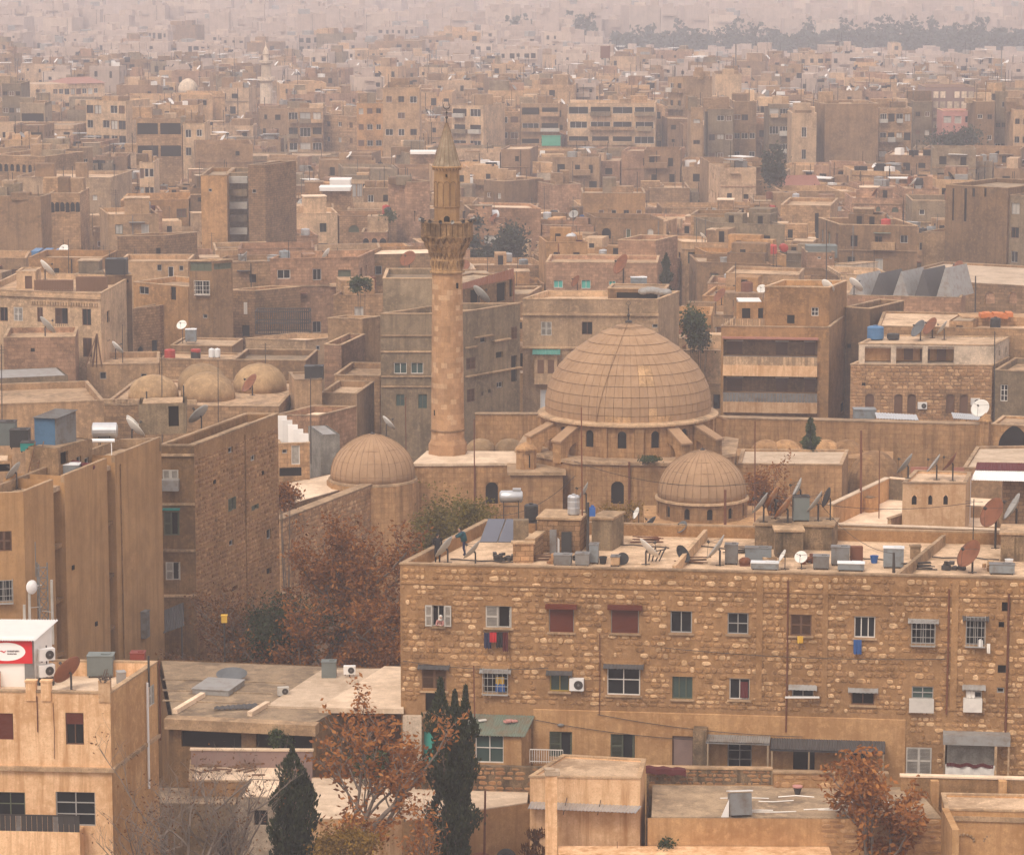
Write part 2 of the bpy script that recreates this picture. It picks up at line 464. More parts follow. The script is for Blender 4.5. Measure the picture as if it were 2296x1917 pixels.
# --- walls, windows, buildings
def wall(mb,A,B,z0,z1,holes=(),depth=0.22,m=0,mr=None):
 mr=m if mr is None else mr
 A,B=Vector((A[0],A[1],0)),Vector((B[0],B[1],0))
 L=(B-A).length
 e=(B-A)/L
 n_in=Vector((-e.y,e.x,0))
 hs=[(max(0.02,h[0]),max(z0+0.02,h[1]),min(L-0.02,h[2]),min(z1-0.02,h[3])) for h in holes]
 hs=[h for h in hs if h[2]-h[0]>0.05 and h[3]-h[1]>0.05]
 ts=sorted(set([0,L]+[h[0] for h in hs]+[h[2] for h in hs]))
 zs=sorted(set([z0,z1]+[h[1] for h in hs]+[h[3] for h in hs]))
 pt=lambda tt,z,y=0: tuple(A+e*tt+n_in*y+Vector((0,0,z)))
 for j in range(len(zs)-1):
  i=0
  zc=(zs[j]+zs[j+1])/2
  while i<len(ts)-1:
   k=i
   while k<len(ts)-1 and not any(h[0]<(ts[k]+ts[k+1])/2<h[2] and h[1]<zc<h[3] for h in hs):
    k += 1
   if k>i:
    mb.quad(pt(ts[i],zs[j]),pt(ts[k],zs[j]),pt(ts[k],zs[j+1]),pt(ts[i],zs[j+1]),m)
    i=k
   else:
    i += 1
 for h in hs:
  a,b,c,d=h
  mb.quad(pt(a,b),pt(c,b),pt(c,b,depth),pt(a,b,depth),mr)
  mb.quad(pt(a,d,depth),pt(c,d,depth),pt(c,d),pt(a,d),mr)
  mb.quad(pt(a,b,depth),pt(a,d,depth),pt(a,d),pt(a,b),mr)
  mb.quad(pt(c,b),pt(c,d),pt(c,d,depth),pt(c,b,depth),mr)
def wallM(A,B,t0,z):
 e=Vector((B[0]-A[0],B[1]-A[1],0)).normalized()
 o=Vector((A[0],A[1],0))+e*t0+Vector((0,0,z))
 n=Vector((-e.y,e.x,0))
 return Matrix(((e.x,n.x,0,o.x),(e.y,n.y,0,o.y),(0,0,1,o.z),(0,0,0,1)))
WC={}
def r5(x):
 return round(x*20)/20
def cached(key,fn):
 if key not in WC:
  WC[key]=fn()
 return WC[key]
def frame_mesh(w,h,nx,ny,mt,y0=0.08,y1=0.14,b=0.06):
 def f():
  mb=MB()
  yc,dy=(y0+y1)/2,y1-y0
  mb.box((w/2,yc,b/2),(w,dy,b));mb.box((w/2,yc,h-b/2),(w,dy,b))
  mb.box((b/2,yc,h/2),(b,dy,h-2*b));mb.box((w-b/2,yc,h/2),(b,dy,h-2*b))
  for i in range(1,nx):
   mb.box((w*i/nx,yc+0.01,h/2),(b*0.9,dy,h-2*b))
  for j in range(1,ny):
   mb.box((w/2,yc+0.02,h*j/ny),(w-2*b,dy,b*0.8))
  return mb.mesh('window',mt)
 return cached(('fr',w,h,nx,ny,mt,y0,y1),f)
def pane_mesh(w,h,mt,y=0.17):
 def f():
  mb=MB()
  mb.box((w/2,y+0.015,h/2),(w,0.03,h))
  return mb.mesh('pane',mt)
 return cached(('pn',w,h,mt,y),f)
def louvre_mesh(w,h,mt,n=None):
 def f():
  mb=MB()
  mb.box((0.035,0,h/2),(0.07,0.05,h));mb.box((w-0.035,0,h/2),(0.07,0.05,h))
  for zz in (0.04,h/2,h-0.04):
   mb.box((w/2,0,zz),(w-0.14,0.048,0.08))
  k=max(4,int(h/0.09))
  for i in range(k):
   zz=0.1+(h-0.2)*(i+0.5)/k
   mb.box((w/2,0,zz),(w-0.14,0.012,(h-0.2)/k*1.05),M=Matrix.Rotation(0.6,4,'X'))
  return mb.mesh('shutter',mt)
 return cached(('lv',w,h,mt),f)
def small_window(w,h,fm,gm):
 def f():
  mb=MB()
  b=0.07
  mb.box((w/2,0.19,h/2),(w,0.02,h),m=1)
  mb.box((w/2,0.13,b/2),(w,0.06,b));mb.box((w/2,0.13,h-b/2),(w,0.06,b))
  mb.box((b/2,0.13,h/2),(b,0.06,h-2*b));mb.box((w-b/2,0.13,h/2),(b,0.06,h-2*b))
  if w>0.8:
   mb.box((w/2,0.13,h/2),(b*0.8,0.06,h-2*b))
  return mb.mesh('window',[fm,gm])
 return cached(('sw',w,h,fm,gm),f)
def arch_mesh(w,h,wallmat,point=0.0):
 "fills the top corners of a square opening so that it reads as an arch, with the dark pane behind"
 def f():
  mb=MB()
  r=w/2
  n=10
  zs=h-r*(1+point)
  pts=[]
  for i in range(n+1):
   a=pi*i/n
   pts.append((r-r*cos(a),zs+r*sin(a)*(1+point*(1-abs(cos(a))))))
  for i in range(n):
   (xa,za),(xb,zb)=pts[i],pts[i+1]
   for y in (0.015,):
    mb.quad((xa,y,za),(xb,y,zb),(xb,y,h),(xa,y,h))
   mb.quad((xa,0.015,za),(xa,0.22,za),(xb,0.22,zb),(xb,0.015,zb))
  return mb.mesh('arch',wallmat)
 return cached(('ar',w,h,wallmat,point),f)
def hood(T,M,w,h,mt='sheet_grey',out=0.45,over=0.2,drop=0.16):
 def f():
  mb=MB()
  mb.sheet((-over,-out,-drop),(w+over,-out,-drop),(w+over,0.0,0.04),(-over,0.0,0.04),n=max(4,int(w*6)),amp=0.012)
  for x in (-over+0.05,w+over-0.05):
   mb.bar((x,-out+0.05,-drop-0.02),(x,0.02,-drop-0.2),0.03)
  return mb.mesh('hood',mt)
 return inst('hood',cached(('hd',r5(w),mt,out,over),f),M @ Matrix.Translation((0,0,h)),T,True)
def win(T,M,w,h,kind='w2',fm='frame_grey',gm='glass',wm='wall_buff',seed=0):
 w,h=r5(w),r5(h)
 if kind=='small':
  return inst('window',small_window(w,h,fm,gm),M,T)
 if kind=='dark':
  return inst('opening',pane_mesh(w,h,'dark',0.185),M,T)  # flat dark sheet painted as the shade behind the opening
 if kind=='door':
  o=inst('door',frame_mesh(w,h,1,1,fm,b=0.08),M,T)
  inst('panel',pane_mesh(w,h,gm,0.12),Matrix(),o,True)
  return o
 if kind in ('arch','archp'):
  o=inst('arched_window',arch_mesh(w,h,wm,0.35 if kind=='archp' else 0.0),M,T)
  inst('pane',pane_mesh(w,h,gm,0.185),Matrix(),o,True)
  return o
 nx,ny={'w1': (1,1),'w2': (2,1),'cross': (2,2),'w3': (3,1),'w4': (2,3)}.get(kind,(2,1))
 o=inst('window',frame_mesh(w,h,nx,ny,fm),M,T)
 inst('pane',pane_mesh(w,h,gm),Matrix(),o,True)
 if kind=='louv':          # closed shutters
  me=louvre_mesh(r5(w/2),h,fm)
  for k in range(2):
   inst('shutter',me,Matrix.Translation((k*w/2,0.04,0)),o,True)
 if kind=='half':          # one leaf shut, one ajar
  me=louvre_mesh(r5(w/2),h,fm)
  inst('shutter',me,Matrix.Translation((0,0.03,0)),o,True)
  inst('shutter',me,Matrix.Translation((w,0.0,0)) @ Matrix.Rotation(2.2,4,'Z') @ Matrix.Translation((0,0,0)),o,True)
 if kind=='open':          # both leaves folded back on the wall
  me=louvre_mesh(r5(w*0.55),h,fm)
  inst('shutter',me,Matrix.Translation((-w*0.55,-0.1,0)) @ Matrix.Rotation(0.12,4,'Z'),o,True)
  inst('shutter',me,Matrix.Translation((w,-0.04,0)) @ Matrix.Rotation(-0.12,4,'Z'),o,True)
 if kind=='roll':
  def f():
   mb=MB()
   k=int(h/0.07)
   for i in range(k):
    zz=h*(i+0.5)/k
    mb.box((w/2,0.05,zz),(w-0.1,0.035,h/k*0.86))
   mb.box((w/2,0.07,h/2),(w-0.1,0.02,h))
   return mb.mesh('roller_shutter','roller_brown')
  inst('roller_shutter',cached(('ro',w,h),f),Matrix(),o,True)
 if kind=='cage':
  def f():
   mb=MB()
   y=-0.38
   for x in [w*i/5 for i in range(6)]:
    mb.box((x,y,h/2),(0.025,0.025,h+0.1))
   for zz in (-0.04,h*0.33,h*0.66,h+0.04):
    mb.box((w/2,y+0.003,zz),(w,0.03,0.03))
    for x in (0,w):
     mb.box((x,y/2,zz),(0.028,0.38,0.028))
   mb.box((w/2,y/2,-0.06),(w+0.04,0.42,0.03))
   return mb.mesh('grille',fm)
  inst('grille',cached(('cg',w,h,fm),f),Matrix(),o,True)
 return o
def inset(poly,d):
 n=len(poly)
 out=[]
 for i in range(n):
  p0,p1,p2=Vector(poly[i-1][:2]),Vector(poly[i][:2]),Vector(poly[(i+1) % n][:2])
  e1,e2=(p1-p0).normalized(),(p2-p1).normalized()
  n1,n2=Vector((-e1.y,e1.x)),Vector((-e2.y,e2.x))
  b=n1+n2
  k=d/max(0.2,(1+n1.dot(n2)))
  out.append((p1.x+b.x*k,p1.y+b.y*k))
 return out
HAND=[]      # (polygon, u0, u1, lowest visible pixel row, depth)
def keep(poly,vbot=None,z1=None):
 us=[proj((p[0],p[1],z1 or 8))[0] for p in poly]
 HAND.append((poly,min(us),max(us),vbot,min(p[1] for p in poly)))
def building(name,label,poly,z1,wm='wall_buff',rm='roof_tan',z0=0.0,holes=None,ph=0.6,pt=0.25,cm='coping',cat='building',group=None,vbot=None,wms=None,roof=True,hold=True,depth=0.22):
 """poly: corners anticlockwise from the front left; holes: {edge: [(t0, z0, t1, z1, kind, frame, glass)]}"""
 cx,cy=sum(p[0] for p in poly)/len(poly),sum(p[1] for p in poly)/len(poly)
 T=thing(name,label,cat,(cx,cy,z0),group)
 mats=[wm]+([w for w in wms.values()] if wms else [])
 mb=MB()
 n=len(poly)
 holes=holes or {}
 for i in range(n):
  m=0
  if wms and i in wms:
   m=1+list(wms.keys()).index(i)
  wall(mb,poly[i],poly[(i+1) % n],z0,z1,holes.get(i,()),m=m,depth=depth)
 mb.build('wall',mats,T)
 if roof:
  ip=inset(poly,pt)
  if ph>0.02:
   op=inset(poly,-0.05)
   pb=MB()
   for i in range(n):
    k=(i+1) % n
    pb.quad((*ip[k],z1-ph-0.3),(*ip[i],z1-ph-0.3),(*ip[i],z1),(*ip[k],z1))
    for (a,b) in ((z1-0.003,z1+0.09),):
     pb.quad((*op[i],a),(*op[k],a),(*op[k],b),(*op[i],b),1)
     pb.quad((*op[i],b),(*op[k],b),(*ip[k],b),(*ip[i],b),1)
     pb.quad((*ip[k],a),(*ip[i],a),(*ip[i],b),(*ip[k],b),1)
     pb.quad((*op[k],a),(*op[i],a),(*ip[i],a),(*ip[k],a),1)
   pb.build('parapet',[wm,cm],T)
  rb=MB()
  rb.prism(inset(poly,pt+0.002),z1-ph-0.25,z1-ph)
  rb.build('roof',rm,T)
 for i,hl in holes.items():
  A,B=poly[i],poly[(i+1) % n]
  for h in hl:
   kind=h[4] if len(h)>4 else 'small'
   if kind is None:
    continue
   fm=h[5] if len(h)>5 else 'frame_grey'
   gm=h[6] if len(h)>6 else 'glass'
   o=win(T,wallM(A,B,h[0],h[1]),h[2]-h[0],h[3]-h[1],kind,fm,gm,wm)
   if len(h)>7 and h[7]:
    hood(o,Matrix(),h[2]-h[0],h[3]-h[1],h[7])
 if hold:
  keep(poly,vbot,z1)
 return T
def pxholes(A,B,rects):
 out=[]
 for r in rects:
  t0,za=onwall(r[0],r[3],A,B)
  t1,zb=onwall(r[2],r[1],A,B)
  out.append((t0,za,t1,zb)+tuple(r[4:]))
 return out
def quadpoly(A,B,depth,skew=0.0):
 A,B=Vector(A[:2]),Vector(B[:2])
 e=(B-A).normalized()
 n=Vector((-e.y,e.x))*depth+e*skew
 return [tuple(A),tuple(B),tuple(B+n),tuple(A+n)]
def sidepoly(A,B,C):
 A,B,C=Vector(A[:2]),Vector(B[:2]),Vector(C[:2])
 return [tuple(A),tuple(B),tuple(C),tuple(A+C-B)]
# --- rubble stones proud of a wall
def stone_mesh(i):
 def f():
  rr=random.Random(100+i)
  mb=MB()
  j=lambda a: a+rr.uniform(-0.06,0.06)
  back=[(-0.5,0,-0.5),(0.5,0,-0.5),(0.5,0,0.5),(-0.5,0,0.5)]
  oct_=[(-0.48,-0.24),(-0.25,-0.48),(0.25,-0.48),(0.48,-0.24),(0.48,0.24),(0.25,0.48),(-0.25,0.48),(-0.48,0.24)]
  vs=[(j(x),0.0,j(z)) for x,z in oct_]+[(j(x)*0.7,-1.0+rr.uniform(0,0.25),j(z)*0.66) for x,z in oct_]
  fs=[(k,(k+1) % 8,8+(k+1) % 8,8+k) for k in range(8)]+[tuple(range(8,16))]
  mb.add(vs,fs)
  return mb
 return f()
STONE=[stone_mesh(i) for i in range(6)]
STONE_ME={}
def stones(parent,A,B,z0,z1,holes=(),sw=0.5,sh=0.33,n_ind=300,mt='stone',proud=0.05,seed=1,fill=0.9,zfun=None,t0=0.0,t1=None,gap=0.93):
 rr=random.Random(seed)
 L=hypot(B[0]-A[0],B[1]-A[1])
 t1=L if t1 is None else t1
 out=[]
 z=z0
 while z<z1-sh*0.5:
  h=sh*rr.uniform(0.75,1.25)
  h=min(h,z1-z)
  x=t0+rr.uniform(0,sw*0.3)
  while x<t1-0.15:
   w=min(sw*rr.uniform(0.45,1.6),t1-x)
   cxx,cz=x+w/2,z+h/2
   ok=rr.random()<fill and not any(a-0.04<cxx+w/2 and cxx-w/2<c+0.04 and b-0.04<cz+h/2 and cz-h/2<d+0.04 for a,b,c,d in [q[:4] for q in holes])
   if zfun and not zfun(cxx,cz):
    ok=False
   if ok and w>0.12:
    out.append((cxx,cz,w*gap,h*gap*rr.uniform(0.68,1.05)))
   x += w
  z += h
 out.sort(key=lambda q:-q[2]*q[3])
 M0=wallM(A,B,0,0)
 rest=MB()
 for i,(x,zz,w,h) in enumerate(out):
  k=rr.randrange(6)
  M=M0 @ Matrix.Translation((x,0.01,zz)) @ Matrix.Rotation(rr.uniform(-0.05,0.05),4,'Y') @ Matrix.Diagonal((w,(proud+0.01)*rr.uniform(0.7,1.3),h,1))
  if i<n_ind:
   if (k,mt) not in STONE_ME:
    STONE_ME[(k,mt)]=STONE[k].mesh('stone',mt)
   inst('stone',STONE_ME[(k,mt)],M,parent)
  else:
   rest.add([tuple(M @ Vector(v)) for v in STONE[k].v],STONE[k].f)
 if rest.v:
  rest.build('rubble_stones',mt,parent,kind='stuff')
# --- small things
def dish(loc,dia,az,el,mt,label,mast=0.8,group=None,offs=0.0):
 "az: degrees from the camera's right, anticlockwise from above; el: elevation of the dish's axis"
 T=thing('satellite_dish',label,'satellite dish',loc,group)
 def f():
  mb=MB()
  mb.lathe((0,0,0),[(0.02,0),(0.16,0.012),(0.3,0.045),(0.42,0.09),(0.5,0.13),(0.5,0.145),(0.42,0.105),(0.3,0.06),(0.16,0.027),(0.02,0.015)],24)
  return mb.mesh('reflector',mt,smooth=True)
 me=cached(('dish',mt),f)
 ax=Vector((cos(radians(az))*cos(radians(el)),sin(radians(az))*cos(radians(el)),sin(radians(el))))
 R=ax.to_track_quat('Z','Y').to_matrix().to_4x4()
 hub=Vector(loc)+Vector((0,0,mast))
 C=hub+ax*0.1
 inst('reflector',me,Matrix.Translation(C) @ R @ Matrix.Scale(dia,4),T)
 mb=MB()
 mb.tube([Vector(loc)-Vector((0,0,0.02)),hub],0.035*max(0.6,dia),6)
 mb.bar(hub,C,0.09)
 mb.bar(Vector(loc)+Vector((0.25,0,0.02)),Vector(loc)+Vector((-0.25,0,0.02)),0.05)
 mb.bar(Vector(loc)+Vector((0,0.25,0.022)),Vector(loc)+Vector((0,-0.25,0.022)),0.05)
 mb.build('mast','metal_dark',T)
 if dia>0.7:
  fb=MB()
  foc=C+ax*dia*0.42
  for k in range(3):
   a=2*pi*k/3+0.5
   rim=C+R.to_3x3() @ Vector((cos(a)*dia*0.49,sin(a)*dia*0.49,dia*0.13))
   fb.bar(rim,foc,0.018)
  fb.tube([foc-ax*0.08,foc+ax*0.08],0.05*dia,6)
  fb.build('feed_arm','metal_dark',T)
 return T
def water_tank(loc,r,h,mt,label,leg=0.3,group=None,horiz=False,rz=0.0):
 T=thing('water_tank',label,'water tank',loc,group)
 x,y,z=loc
 mb=MB()
 if horiz:
  M=Matrix.Rotation(rz,4,'Z') @ Matrix.Rotation(pi/2,4,'Y')
  mb.lathe((x,y,z+leg+r),[(0.01,-h/2-r*0.18),(r*0.6,-h/2-r*0.13),(r,-h/2),(r,h/2),(r*0.6,h/2+r*0.13),(0.01,h/2+r*0.18)],16,M=M)
  mb.build('barrel',mt,T,smooth=False)
 else:
  mb.lathe((x,y,z+leg),[(r*0.96,0),(r,0.05),(r,h*0.3),(r*1.03,h*0.33),(r,h*0.36),(r,h*0.63),(r*1.03,h*0.66),(r,h*0.69),(r,h*0.92),(r*0.8,h),(r*0.3,h*1.02),(r*0.3,h*1.08),(0.01,h*1.09)],16)
  mb.build('barrel',mt,T)
 lb=MB()
 rl=r*0.7
 for a,b in ((-1,-1),(1,-1),(1,1),(-1,1)):
  lb.bar((x+a*rl,y+b*rl,z-0.02),(x+a*rl,y+b*rl,z+leg+(0.02 if not horiz else r*0.4)),0.05)
 lb.box((x,y,z+leg*0.9),(rl*2+0.1,rl*2+0.1,0.04))
 lb.build('stand','metal_dark',T)
 return T
def box_tank(loc,w,d,h,mt,label,rz=0.0,group=None,lid='tank_white'):
 T=thing('steel_tank',label,'water tank',loc,group)
 x,y,z=loc
 mb=MB()
 mb.box((x,y,z+0.1+h/2),(w,d,h),rz)
 R=Matrix.Rotation(rz,3,'Z')
 mb.build('tank_body',mt,T)
 lb=MB()
 lb.box((x,y,z+h+0.12),(w+0.06,d+0.06,0.04),rz)
 o=R @ Vector((w*0.2,0,0))
 lb.box((x+o.x,y+o.y,z+h+0.17),(w*0.35,d*0.4,0.06),rz)
 lb.build('lid',lid,T)
 fb=MB()
 for a in (-1,1):
  for b in (-1,1):
   o=R @ Vector((a*w*0.42,b*d*0.42,0))
   fb.box((x+o.x,y+o.y,z+0.05),(0.08,0.08,0.12),rz)
 fb.build('feet','metal_dark',T)
 return T
def ac_unit(loc,label,rz=0.0,w=0.85,h=0.6,d=0.35,group=None,mt='plastic_white'):
 T=thing('air_conditioner',label,'air conditioner',loc,group)
 R=Matrix.Translation(Vector(loc)) @ Matrix.Rotation(rz,4,'Z')
 mb=MB()
 mb.box(R @ Vector((0,0,h/2+0.06)),(w,d,h),rz)
 mb.build('casing',mt,T)
 fb=MB()
 c=R @ Vector((w*0.14,-d/2-0.012,h/2+0.06))
 X=Matrix.Rotation(rz,4,'Z') @ Matrix.Rotation(pi/2,4,'X')
 fb.lathe(c,[(0.02,0.0),(h*0.36,0.0),(h*0.38,0.02)],14,M=X)
 fb.build('fan_grille','metal_dark',T)
 gb=MB()
 gb.lathe(R @ Vector((w*0.14,-d/2-0.04,h/2+0.06)),[(0.01,0),(h*0.1,0),(h*0.1,0.02)],10,M=X)
 for x in (-w*0.35,w*0.35):
  gb.box(R @ Vector((x,0,0.03)),(0.07,d,0.06),rz)
 gb.build('bracket','metal_grey',T)
 return T
def pole(base,top,r,label,mt='metal_dark',cat='pole',arms=0,name='pole',group=None):
 T=thing(name,label,cat,base,group)
 mb=MB()
 base,top=Vector(base),Vector(top)
 mb.tube([base-Vector((0,0,0.02)),base.lerp(top,0.5),top],[r,r*0.9,r*0.75],6)
 mb.build('shaft',mt,T)
 if arms:
  ab=MB()
  for i in range(arms):
   p=top-Vector((0,0,0.15+i*0.28))
   w=0.5-0.08*i
   ab.bar(p+Vector((-w,0.1,0)),p+Vector((w,-0.1,0)),0.025)
  ab.bar(top-Vector((0,0,0.1)),top-Vector((0,0,0.1+arms*0.28)),0.02)
  ab.build('aerial',mt,T)
 return T
# --- the ground
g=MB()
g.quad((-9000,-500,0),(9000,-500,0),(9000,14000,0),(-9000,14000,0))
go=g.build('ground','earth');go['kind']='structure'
# --- the long rubble-stone apartment block (right foreground)
ZP=17.0
A0,B0=P(897,1265,ZP),P(2360,1299.5,ZP)
C0,D0=P(2360,1198,ZP),P(1088,1167,ZP)
mainpoly=[A0[:2],B0[:2],C0[:2],D0[:2]]
rows=[
 # upper row
 (969,1357,996,1403,'open','shutter_grey','dark'),
 (1089,1359,1147,1406,'half','shutter_grey','dark'),
 (1231,1364,1287,1416,'roll','frame_grey','dark'),
 (1370,1366,1433,1418,'roll','frame_grey','dark'),
 (1503,1370,1552,1418,'w2','frame_grey','glass'),
 (1631,1374,1679,1421,'cross','frame_grey','glass'),
 (1772,1378,1820,1424,'louv','frame_brown','dark'),
 (1915,1382,1963,1429,'w3','frame_white','glass'),
 (2043,1388,2097,1443,'cage','frame_grey','glass','sheet_grey'),
 (2165,1382,2209,1445,'cage','frame_grey','glass','sheet_dark'),
 # middle row
 (946,1491,1001,1547,'louv','wood','dark','sheet_dark'),
 (954,1551,984,1594,'dark'),
 (1084,1500,1139,1552,'cage','frame_grey','dark','sheet_grey'),
 (1233,1504,1276,1549,'w2','frame_yellow','glass_green','sheet_dark'),
 (1361,1490,1436,1557,'cross','frame_white','glass','sheet_dark'),
 (1507,1517,1553,1566,'w3','frame_green','glass_green'),
 (1635,1521,1681,1567,'w2','frame_white','glass'),
 (1776,1537,1824,1562,'w2','frame_grey','glass','sheet_grey'),
 (1909,1543,1961,1579,'w2','frame_brown','dark','sheet_grey'),
 (2044,1539,2093,1566,'cross','frame_grey','glass_green'),
 (2165,1537,2202,1564,'cross','frame_white','glass','sheet_grey'),
 # ground row
 (1232,1640,1283,1695,'half','frame_green','glass'),
 (1369,1646,1424,1700,'half','frame_green','glass'),
 (1507,1650,1555,1718,'door','frame_brown','door_mauve'),
 (1631,1664,1686,1722,'w4','frame_grey','glass'),
 (1778,1681,1827,1725,'dark'),
 (1894,1684,1944,1726,'dark'),
 (2031,1676,2090,1735,'louv','shutter_grey','glass'),
 (950,1640,981,1708,'door','frame_teal','teal_door'),
 # vents by the stair shaft
 (2246,1350,2266,1371,'dark'),(2239,1394,2252,1407,'dark'),(2237,1491,2256,1509,'dark'),(2235,1541,2252,1553,'w1','frame_grey','dark'),
 (2118,1662,2232,1740,None),
]
mh=pxholes(A0,B0,rows)
main=building('stone_apartment_block','long four-storey rubble stone apartment block with cluttered flat roof in right foreground',mainpoly,ZP,'mortar','roof_pale',holes={0: mh},ph=0.65,pt=0.3,vbot=2000)
zb0=onwall(1200,1594,A0,B0)[1]
tb0,tb1=onwall(1196,1650,A0,B0)[0],onwall(2030,1650,A0,B0)[0]
L0=(Vector(B0[:2])-Vector(A0[:2])).length
stones(main,A0,B0,zb0+0.4,ZP-0.1,mh,0.4,0.31,300,'stone',0.06,3,0.82)
stones(main,A0,B0,0.2,zb0+0.38,mh,0.4,0.31,0,'stone',0.05,4,0.8,t0=tb1+0.2)
# smooth plastered band of the lowest storey
pb=MB()
e0=(Vector(B0[:2])-Vector(A0[:2])).normalized()
off=Vector((e0.y,-e0.x))*0.06
Ap,Bp=Vector(A0[:2])+e0*tb0+off,Vector(A0[:2])+e0*tb1+off
wall(pb,Ap,Bp,3.0,zb0+0.1,[(h[0]-tb0,h[1],h[2]-tb0,h[3]) for h in mh if tb0<h[0] and h[2]<tb1],depth=0.08)
pb.quad((Ap.x,Ap.y,zb0+0.1),(Bp.x,Bp.y,zb0+0.1),(Bp.x-off.x,Bp.y-off.y,zb0+0.14),(Ap.x-off.x,Ap.y-off.y,zb0+0.14))
pb.build('plaster_band','plaster_gold',main)
# sills and lintels, brown roller hoods
for h in mh[:21]:
 if h[3]-h[1]>0.9:
  M=wallM(A0,B0,h[0],h[1])
  w=h[2]-h[0]
  sb=MB();sb.box(M @ Vector((w/2,-0.05,-0.06)),(w+0.22,0.2,0.09),atan2(e0.y,e0.x));sb.build('window_sill','coping',main)
  sb=MB();sb.box(M @ Vector((w/2,-0.02,h[3]-h[1]+0.11)),(w+0.3,0.1,0.2),atan2(e0.y,e0.x));sb.build('lintel','mortar',main)
for h in mh[2:4]:
 M=wallM(A0,B0,h[0],h[3])
 mb=MB();w=h[2]-h[0]
 mb.box(M @ Vector((w/2,-0.16,0.12)),(w+0.36,0.36,0.24),atan2(e0.y,e0.x))
 mb.build('shutter_box','roller_brown',main)
# pilaster strips, drain pipes and string course on the facade
for u,w,mt in ((1703,0.34,'concrete_dark'),(1850,0.3,'concrete_dark'),(2141,0.36,'concrete_dark')):
 tt=onwall(u,1400,A0,B0)[0]
 mb=MB();M=wallM(A0,B0,tt,0)
 mb.box(M @ Vector((0,-0.03,(zb0+ZP)/2+0.3)),(w,0.12,ZP-zb0-0.9),atan2(e0.y,e0.x))
 mb.build('pilaster','mortar',main)
for u,v0,v1,r in ((1767,1300,1640,0.045),(2128,1320,1600,0.05),(2262,1330,1640,0.06),(1345,1420,1600,0.025)):
 (ta,za),(_,zb)=onwall(u,v0,A0,B0),onwall(u,v1,A0,B0)
 M=wallM(A0,B0,ta,0);mb=MB()
 mb.tube([M @ Vector((0,-0.11,za)),M @ Vector((0.02,-0.11,(za+zb)/2)),M @ Vector((0,-0.11,zb))],r,6)
 mb.build('drain_pipe','rust',main)
mb=MB();z_sc=onwall(1200,1313,A0,B0)[1]
M=wallM(A0,B0,L0/2,z_sc)
mb.box(M @ Vector((0,-0.02,0)),(L0,0.1,0.1),atan2(e0.y,e0.x));mb.build('string_course','mortar',main)
RZ=ZP-0.65
def partition(pts,h,th,name,mt,parent):
 mb=MB()
 for a,b in zip(pts,pts[1:]):
  a,b=Vector(a),Vector(b)
  d=(b-a).normalized()
  mb.bar((a.x-d.x*0.05,a.y-d.y*0.05,RZ+h/2),(b.x+d.x*0.05,b.y+d.y*0.05,RZ+h/2),th,h)
 return mb.build(name,mt,parent)
partition([P(1582,1186,ZP),P(1512,1266,ZP)],0.62,0.22,'roof_divider','coping',main)
partition([P(2116,1198,ZP),P(2012,1284,ZP)],0.62,0.22,'roof_divider','coping',main)
# stair huts (parts of the block)
def hut(pts,zt,wm,name='stair_hut',z0=RZ,lid=True,parent=main,rm='coping'):
 mb=MB()
 for i in range(len(pts)):
  wall(mb,pts[i],pts[(i+1) % len(pts)],z0-0.02,zt)
 o=mb.build(name,wm,parent)
 if lid:
  lb=MB();lb.prism(inset(pts,-0.1),zt-0.002,zt+0.12);lb.build('slab',rm,o)
 return o
def ht(u,v,z):                      # height of a point whose foot stands at pixel (u, v_foot): returned through PD
 return PD(u,v,z)
hA,hB=P(1206,1238,RZ),P(1300,1240,RZ)
zt=PD(1206,1164,hA.y).z
hut(quadpoly(hA,hB,2.6,0.25),zt,'wall_stone')
hC,hD=P(1318,1243,RZ),P(1346,1243,RZ)
hut(quadpoly(hC+Vector((0.25,1.2,0)),hD+Vector((0.7,1.0,0)),2.2,0.4),PD(1330,1164,hC.y+1.2).z,'wall_grey')
wA,wB=P(1150,1262,RZ),P(1196,1262,RZ)
hut(quadpoly(wA,wB,0.35),PD(1150,1219,wA.y).z,'wall_stone','block_wall')
hut(quadpoly(wB+Vector((-0.36,0.38,0)),wB+Vector((0,0.38,0)),2.2,0.6),PD(1196,1205,wB.y+1.2).z,'wall_stone','block_wall')
sA,sB=P(1695,1238,RZ),P(1869,1242,RZ)
zt2=PD(1700,1183,sA.y).z
hut(quadpoly(sA+Vector((0,1.0,0)),sB+Vector((0,1.0,0)),2.4,0.3),PD(1700,1178,sA.y+1.0).z,'soot_concrete','stair_hut')
ZS=PD(1700,1178,sA.y+1.0).z+0.12
s2=P(1739,1250,RZ);s3=P(1800,1250,RZ)
hut(quadpoly(s2,s3,1.35),PD(1739,1192,s2.y).z,'soot_concrete','chimney_block')
hut(quadpoly(P(2243,1258,RZ),P(2330,1260,RZ),2.6,0.2),PD(2243,1198,P(2243,1258,RZ).y).z,'soot_concrete','stair_hut')
